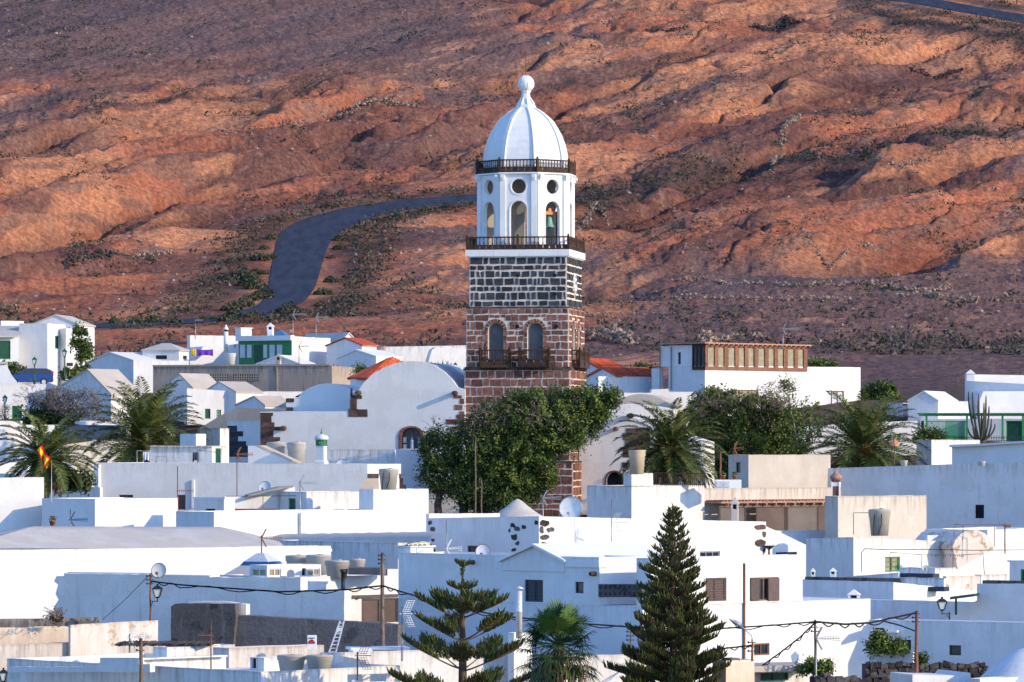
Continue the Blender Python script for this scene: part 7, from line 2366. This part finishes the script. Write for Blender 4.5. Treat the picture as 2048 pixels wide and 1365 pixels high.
street_lantern(69, 714, 770, 347, 'green lantern lamp post standing in front of the blue car')
street_lantern(129, 698, 762, 352, 'green lantern lamp post beside the papaya tree')
street_lantern(10, 790, 852, 322, 'dark lantern lamp post at the left edge')
street_lantern(911, 725, 760, 340, 'small lantern lamp post between the church gable and the tower', 8, 12)
bracket_lantern(315, 1168, 1204, 188.5, 'black lantern on a bracket from the rusty pole, left', 301)
bracket_lantern(1884, 1194, 1229, 194, 'black lantern on a bracket in front of the blue terrace wall, right', 1899)
bracket_lantern(7, 1336, 1372, 163, 'black lantern cut by the bottom left corner', -8, 20, 40)

def frame(pl, D, label, r=.02, mat='rust'):
    return tube_frame(pl, r, D, label, 'clothes rack', 'clothes_rack', mat)
frame([[(1780, 1146), (1780, 1105), (1843, 1110), (1843, 1140)]], 221, 'bent pipe frame in front of the green paned window')
frame([[(1906, 1142), (1906, 1108)], [(1926, 1110), (1966, 1108), (1969, 1153)]], 221, 'pipe frame at the right end of the clothes line')
frame([[(1908, 1075), (1908, 1050), (2009, 1050), (2009, 1094)], [(1926, 1080), (1926, 1051)], [(1989, 1094), (1989, 1051)]], 230, 'long rusty frame behind the ochre vault hump')
frame([[(452, 1022), (452, 993), (593, 992)], [(526, 1023), (526, 992)]], 246, 'rusty pipe frame over the red skirted terrace')
frame([[(274, 928), (274, 902), (301, 902), (301, 928)]], 268, 'bent pipe frame before the big palm', mat='metal_light')
frame([[(395, 928), (395, 901), (432, 905)], [(312, 927), (312, 914), (333, 914), (333, 927)]], 268, 'pipe frames on the wide grey white wall roof', mat='rust')
frame([[(1707, 1069), (1707, 1026), (1737, 1026)]], 243, 'thin pipe bent towards the lone grey tank', mat='black_metal')
t = thing('clothes_line', P(1855, 1112, 221), 'row of small dark clothes pegs on the line, right', 'clothes line')
m = MB(); m.tube(P(1843, 1110, 221), P(1927, 1110, 221), .008); m.build('line', 'cable_black', t)
for x in (1855, 1863, 1871, 1875, 1886, 1890, 1901, 1910, 1914, 1919, 1922, 1926):
    m = MB(); p = P(x, 1110, 221); m.bar(p, p - UP * .09 + Vector((.02, 0, 0)), .03); m.build('peg', 'black_metal', t)

# laundry
def cloth(x0, x1, y0, y1, D, mat, label, sag=0, name='laundry'):
    nx, nz = 12, 6; m = MB()
    def f(i, j):
        p = P(x0 + (x1 - x0) * i / nx, y0 + (y1 - y0) * j / nz * (1 - .25 * math.sin(i / nx * 3)), D)
        p.y += .08 * math.sin(i * 1.3) * j / nz; p.z -= sag * math.sin(PI * i / nx); return p
    for i in range(nx):
        for j in range(nz):
            q = [f(i, j), f(i + 1, j), f(i + 1, j + 1), f(i, j + 1)]
            m.face(q, sm=True); m.face([v + Vector((0, .015, 0)) for v in reversed(q)], sm=True)
    o = m.build(name, mat, None, loc=P(x0, y1, D)); tag(o, label, 'laundry')
cloth(384, 393, 698, 716, 360, 'yellow_cloth', 'yellow cloth hanging left of the purple sheet')
cloth(393, 426, 699, 713, 360, 'purple_cloth', 'purple sheet hanging by the upper left roofs', .05)
cloth(385, 397, 905, 926, 268.4, 'shutter_dark', 'dark cloth hanging above the wide grey white wall')
cloth(286, 300, 904, 925, 267, 'curtain', 'pale cloth hanging before the big palm trunk')

# flag
t = thing('flag', P(103, 1000, 247), 'red and yellow striped flag with crest hanging before the palm', 'flag')
m = MB(); m.tube(P(103, 1004, 247), P(103, 920, 247), .02, .015); m.build('flag_pole', 'metal_light', t)
m = MB(); m2 = MB()
A = [(70, 903), (76, 908), (82, 917), (86, 926), (88, 933), (90, 938)]; B_ = [(84, 891), (89, 903), (94, 911), (101, 917), (97, 926), (95, 936)]
NX, NZ = 20, 12
ax = lambda L_, f: (float(np.interp(f * (len(L_) - 1), range(len(L_)), [p[0] for p in L_])), float(np.interp(f * (len(L_) - 1), range(len(L_)), [p[1] for p in L_])))
def fp(i, j):
    a = ax(A, i / NX); b = ax(B_, i / NX); g = j / NZ
    p = P(a[0] + (b[0] - a[0]) * g, a[1] + (b[1] - a[1]) * g, 246.5); p.y += .10 * math.sin(i * .7 + j * .5); return p
for i in range(NX):
    for j in range(NZ):
        q = [fp(i, j), fp(i + 1, j), fp(i + 1, j + 1), fp(i, j + 1)]; mi = 0 if (j < 3 or j >= 9) else 1
        m.face(q, mi, sm=True); m.face([v + Vector((0, .012, 0)) for v in reversed(q)], mi, sm=True)
m.build('flag_cloth', ['red_cloth', 'yellow_cloth'], t)
p = fp(8, 5); m2.box(p - Vector((0, .03, 0)), Vector((1, 0, -.5)).normalized(), Vector((0, 1, 0)), Vector((.5, 0, 1)).normalized(), .06, .008, .08); m2.build('crest', 'red_dark', t)

# car
def car():
    D = 351.5; a = P(9, 771, D); L = 98 * D / F; s = L / 4.2
    t = thing('car', P(58, 771, D), 'blue hatchback car parked behind the white terrace wall', 'car')
    X = Vector((1, .12, 0)).normalized(); Y = Vector((-.12, 1, 0)).normalized(); O = Vector((a.x, a.y, a.z))
    pt = lambda u, z, d=0: O + X * (u * s) + UP * (z * s) + Y * (d * s)
    body = [(.05, .30), (.02, .62), (.12, .80), (1.05, .98), (1.75, 1.40), (2.1, 1.47), (3.6, 1.45), (4.0, 1.30), (4.14, .9), (4.18, .40), (4.1, .28)]
    m = MB()
    tri = tessellate_polygon([[Vector((u, z, 0)) for u, z in body]])
    for d, sg in ((0, 1), (1.7, -1)):
        for q in tri:
            f = [pt(*body[i], d) for i in q]; m.face(f)
    for i in range(len(body)):
        b0, b1 = body[i], body[(i + 1) % len(body)]; m.face([pt(*b0, 0), pt(*b1, 0), pt(*b1, 1.7), pt(*b0, 1.7)])
    m.build('body', 'blue_paint', t)
    for w in ([(1.25, .98), (1.82, 1.36), (2.12, 1.40), (2.12, .98)], [(2.2, .98), (2.2, 1.40), (3.05, 1.40), (3.05, .98)], [(3.13, .98), (3.13, 1.40), (3.55, 1.38), (3.85, 1.2), (3.9, .98)]):
        m = MB(); m.face([pt(u, z, -.012) for u, z in w]); m.face([pt(u, z, 1.712) for u, z in w]); m.build('side_window', 'glass', t)
    m = MB(); m.face([pt(1.12, 1.02, .15), pt(1.12, 1.02, 1.55), pt(1.70, 1.39, 1.45), pt(1.70, 1.39, .25)]); 
    mv = [v for v in m.v]; m.v = [tuple(Vector(v) + (UP - X) * .012) for v in mv]; m.build('windscreen', 'glass', t)
    for u in (.85, 3.35):
        for d in (-.02, 1.56):
            m = MB(); c0 = pt(u, .30, d); c1 = pt(u, .30, d + .16); m.path([c0, c1], .30 * s, 18); wh = m.build('wheel', 'tyre', t)
            m = MB(); m.path([c0 - Y * .012, c0 + Y * .01], .19 * s, 12); m.build('rim', 'metal_light', wh)
    for d in (.03, 1.5):
        m = MB(); m.box(pt(4.13, 1.05, d + .05), X, Y, UP, .05, .08, .17); m.build('tail_light', 'red_paint', t)
        m = MB(); m.box(pt(.10, .70, d + .08), X, Y, UP, .06, .12, .08); m.build('headlight', 'lamp_glass', t)
    m = MB(); m.box(pt(1.35, 1.05, -.1), X, Y, UP, .06, .08, .05); m.build('side_mirror', 'blue_paint', t)
car()

# ladder
t = thing('ladder', P(660, 1306, 183), 'aluminium ladder leaning on the dark lava plastered wall', 'ladder')
a0, a1, b0, b1 = P(657, 1308, 182.5), P(680, 1243, 186.2), P(671, 1308, 182.5), P(688, 1243, 186.2)
m = MB(); m.bar(a0, a1, .05); m.build('side_rail', 'metal_light', t)
m = MB(); m.bar(b0, b1, .05); m.build('side_rail', 'metal_light', t)
for i in range(9):
    f = (i + .5) / 9; m = MB(); m.bar(a0.lerp(a1, f), b0.lerp(b1, f), .04); m.build('rung', 'metal_light', t)
m = MB(); f = .70; m.box((a0.lerp(a1, f) + b0.lerp(b1, f)) / 2, Vector((1, 0, 0)), Vector((0, 1, 0)), UP, .11, .01, .13); m.build('plate', 'dish_white', t)

# sign box
t = thing('sign_board', P(624, 1293, 176), 'white box sign with a red half disc and dark lettering', 'sign')
m = MB(); a, b = P(615, 1298, 176), P(633, 1271, 176); m.bx(a.x, b.x, 175.9, 176.2, a.z, b.z); m.build('panel', 'white_paint', t)
m = MB(); c = P(623.2, 1288, 175.88); k = 176 / F
ring = [c + Vector((7.2 * k * math.cos(q), 0, 8.5 * k * math.sin(q))) for q in [PI * i / 12 for i in range(13)]]
m.face([v for v in reversed(ring)]); m.build('emblem', 'red_paint', t)
m = MB()
x = 617.0
for ch in ((1, 1), (.6, 1), (1, .8), (1, 1), (.6, 1), (1, .9)):
    p = P(x + 1, 1276.6, 175.87); m.box(p, Vector((1, 0, 0)), Vector((0, 1, 0)), UP, .75 * ch[0] * k, .003, 1.3 * ch[1] * k); m.box(p + Vector((0, -.003, .5 * k)), Vector((1, 0, 0)), Vector((0, 1, 0)), UP, .95 * k * ch[0], .003, .35 * k); x += 2.15
m.build('lettering', 'print_black', t)

# small boxes and pots
pot(105, 1052, 233, 13, 'terracotta pot with a small plant on the big hipped roof ridge')
pot(1446, 960, 266, 11, 'terracotta pot beside the rusty terrace pole'); pot(1469, 959, 266, 10, 'terracotta pot against the small blue shaded wall')
t = thing('roof_cabinet', P(1458, 978, 264), 'white rounded utility cabinet on the terrace below the beige house', 'cabinet')
m = MB(); a, b = P(1431, 977, 264), P(1483, 960, 264); m.bx(a.x, b.x, 264, 265.2, a.z, b.z); m.build('body', 'white_paint', t)
m = MB()
for x0, x1 in ((1433, 1445), (1447, 1459)): q0, q1 = P(x0, 975, 263.98), P(x1, 963, 263.98); m.bx(q0.x, q1.x, 263.96, 264, q0.z, q1.z)
m.build('shutters', 'curtain', t)
t = thing('air_vent_unit', P(581, 1155, 201.5), 'arched grey roof unit between the windows of the white kiosk', 'roof unit')
m = MB(); c = P(581, 1155, 201.5); m.panel(c, Vector((1, 0, 0)), Vector((0, -1, 0)), [(p[0], c.z + p[1]) for p in arch_pts(0, .16, 0, .18)], (), .1, 0, drip=False, back=.3); m.build('casing', 'metal_grey', t)
t = thing('iron_railing', P(1955, 883, 318), 'low spiked iron railing in front of the green fence', 'railing')
m = MB()
for i in range(30): x = 1908 + i * 5; m.bar(P(x, 884, 318), P(x, 872, 318), .035)
m.bar(P(1906, 876, 318), P(2055, 876, 318), .04); m.bar(P(1906, 882, 318), P(2055, 882, 318), .04); m.build('bars', 'black_metal', t)
t = thing('terrace_railing', P(1355, 971, 263), 'dark terrace railing beside the beige water tank', 'railing')
m = MB()
for i in range(26): x = 1309 + i * 4; m.bar(P(x, 973, 265), P(x, 946, 265), .03)
m.bar(P(1308, 946, 265), P(1412, 948, 265), .05); m.bar(P(1308, 968, 265), P(1412, 969, 265), .05); m.build('bars', 'wood_dark', t)
t = thing('chimney', P(643, 930, 265), 'white chimney with a green pierced lantern top below the church', 'chimney')
c = P(643, 932, 265); k = 265 / F
m = MB(); m.lathe(c, [(15 * k, 0), (15 * k, 8 * k), (11.5 * k, 11 * k), (11.5 * k, 40 * k)], 4, RD(25), sm=False); m.build('stack', 'white', t)
m = MB()
m.lathe(c, [(12 * k, 40 * k), (12 * k, 42 * k)], 8); m.lathe(c, [(12 * k, 50 * k), (12 * k, 52 * k)], 8)
for i in range(14):
    an = 2 * PI * i / 14; an2 = an + .45; m.bar(c + Vector((math.sin(an), -math.cos(an), 0)) * 11 * k + UP * 41 * k, c + Vector((math.sin(an2), -math.cos(an2), 0)) * 11 * k + UP * 51 * k, .045)
    m.bar(c + Vector((math.sin(an), -math.cos(an), 0)) * 11 * k + UP * 51 * k, c + Vector((math.sin(an2), -math.cos(an2), 0)) * 11 * k + UP * 41 * k, .045)
m.build('lantern', 'green_paint', t)
m = MB(); m.lathe(c, [(14 * k, 52 * k), (14.5 * k, 56 * k), (12 * k, 60 * k), (5 * k, 62 * k), (2 * k, 64 * k)], 14); m.build('cap', 'dish_white', t)
m = MB(); m.lathe(c, [(2 * k, 63 * k), (2.5 * k, 66 * k), (1 * k, 69 * k), (.3 * k, 76 * k)], 8); m.build('finial', 'green_paint', t)
def bird(px, py, D, label):
    t = thing('bird', P(px, py, D), label, 'bird'); c = P(px, py, D) + UP * .12
    m = MB(); m.path([c + Vector((-.16, 0, -.03)), c + Vector((-.08, 0, 0)), c, c + Vector((.09, 0, .06)), c + Vector((.12, 0, .11)), c + Vector((.15, 0, .12)), c + Vector((.19, 0, .115))], [.015, .045, .065, .05, .032, .034, .008], 8)
    for s in (-.02, .02): m.tube(c + Vector((0, s, -.05)), c + Vector((0, s, -.12)), .006)
    m.build('body', 'dark_rock', t)
bird(595, 797, 305, 'pigeon perched on the left shoulder of the rear church gable')
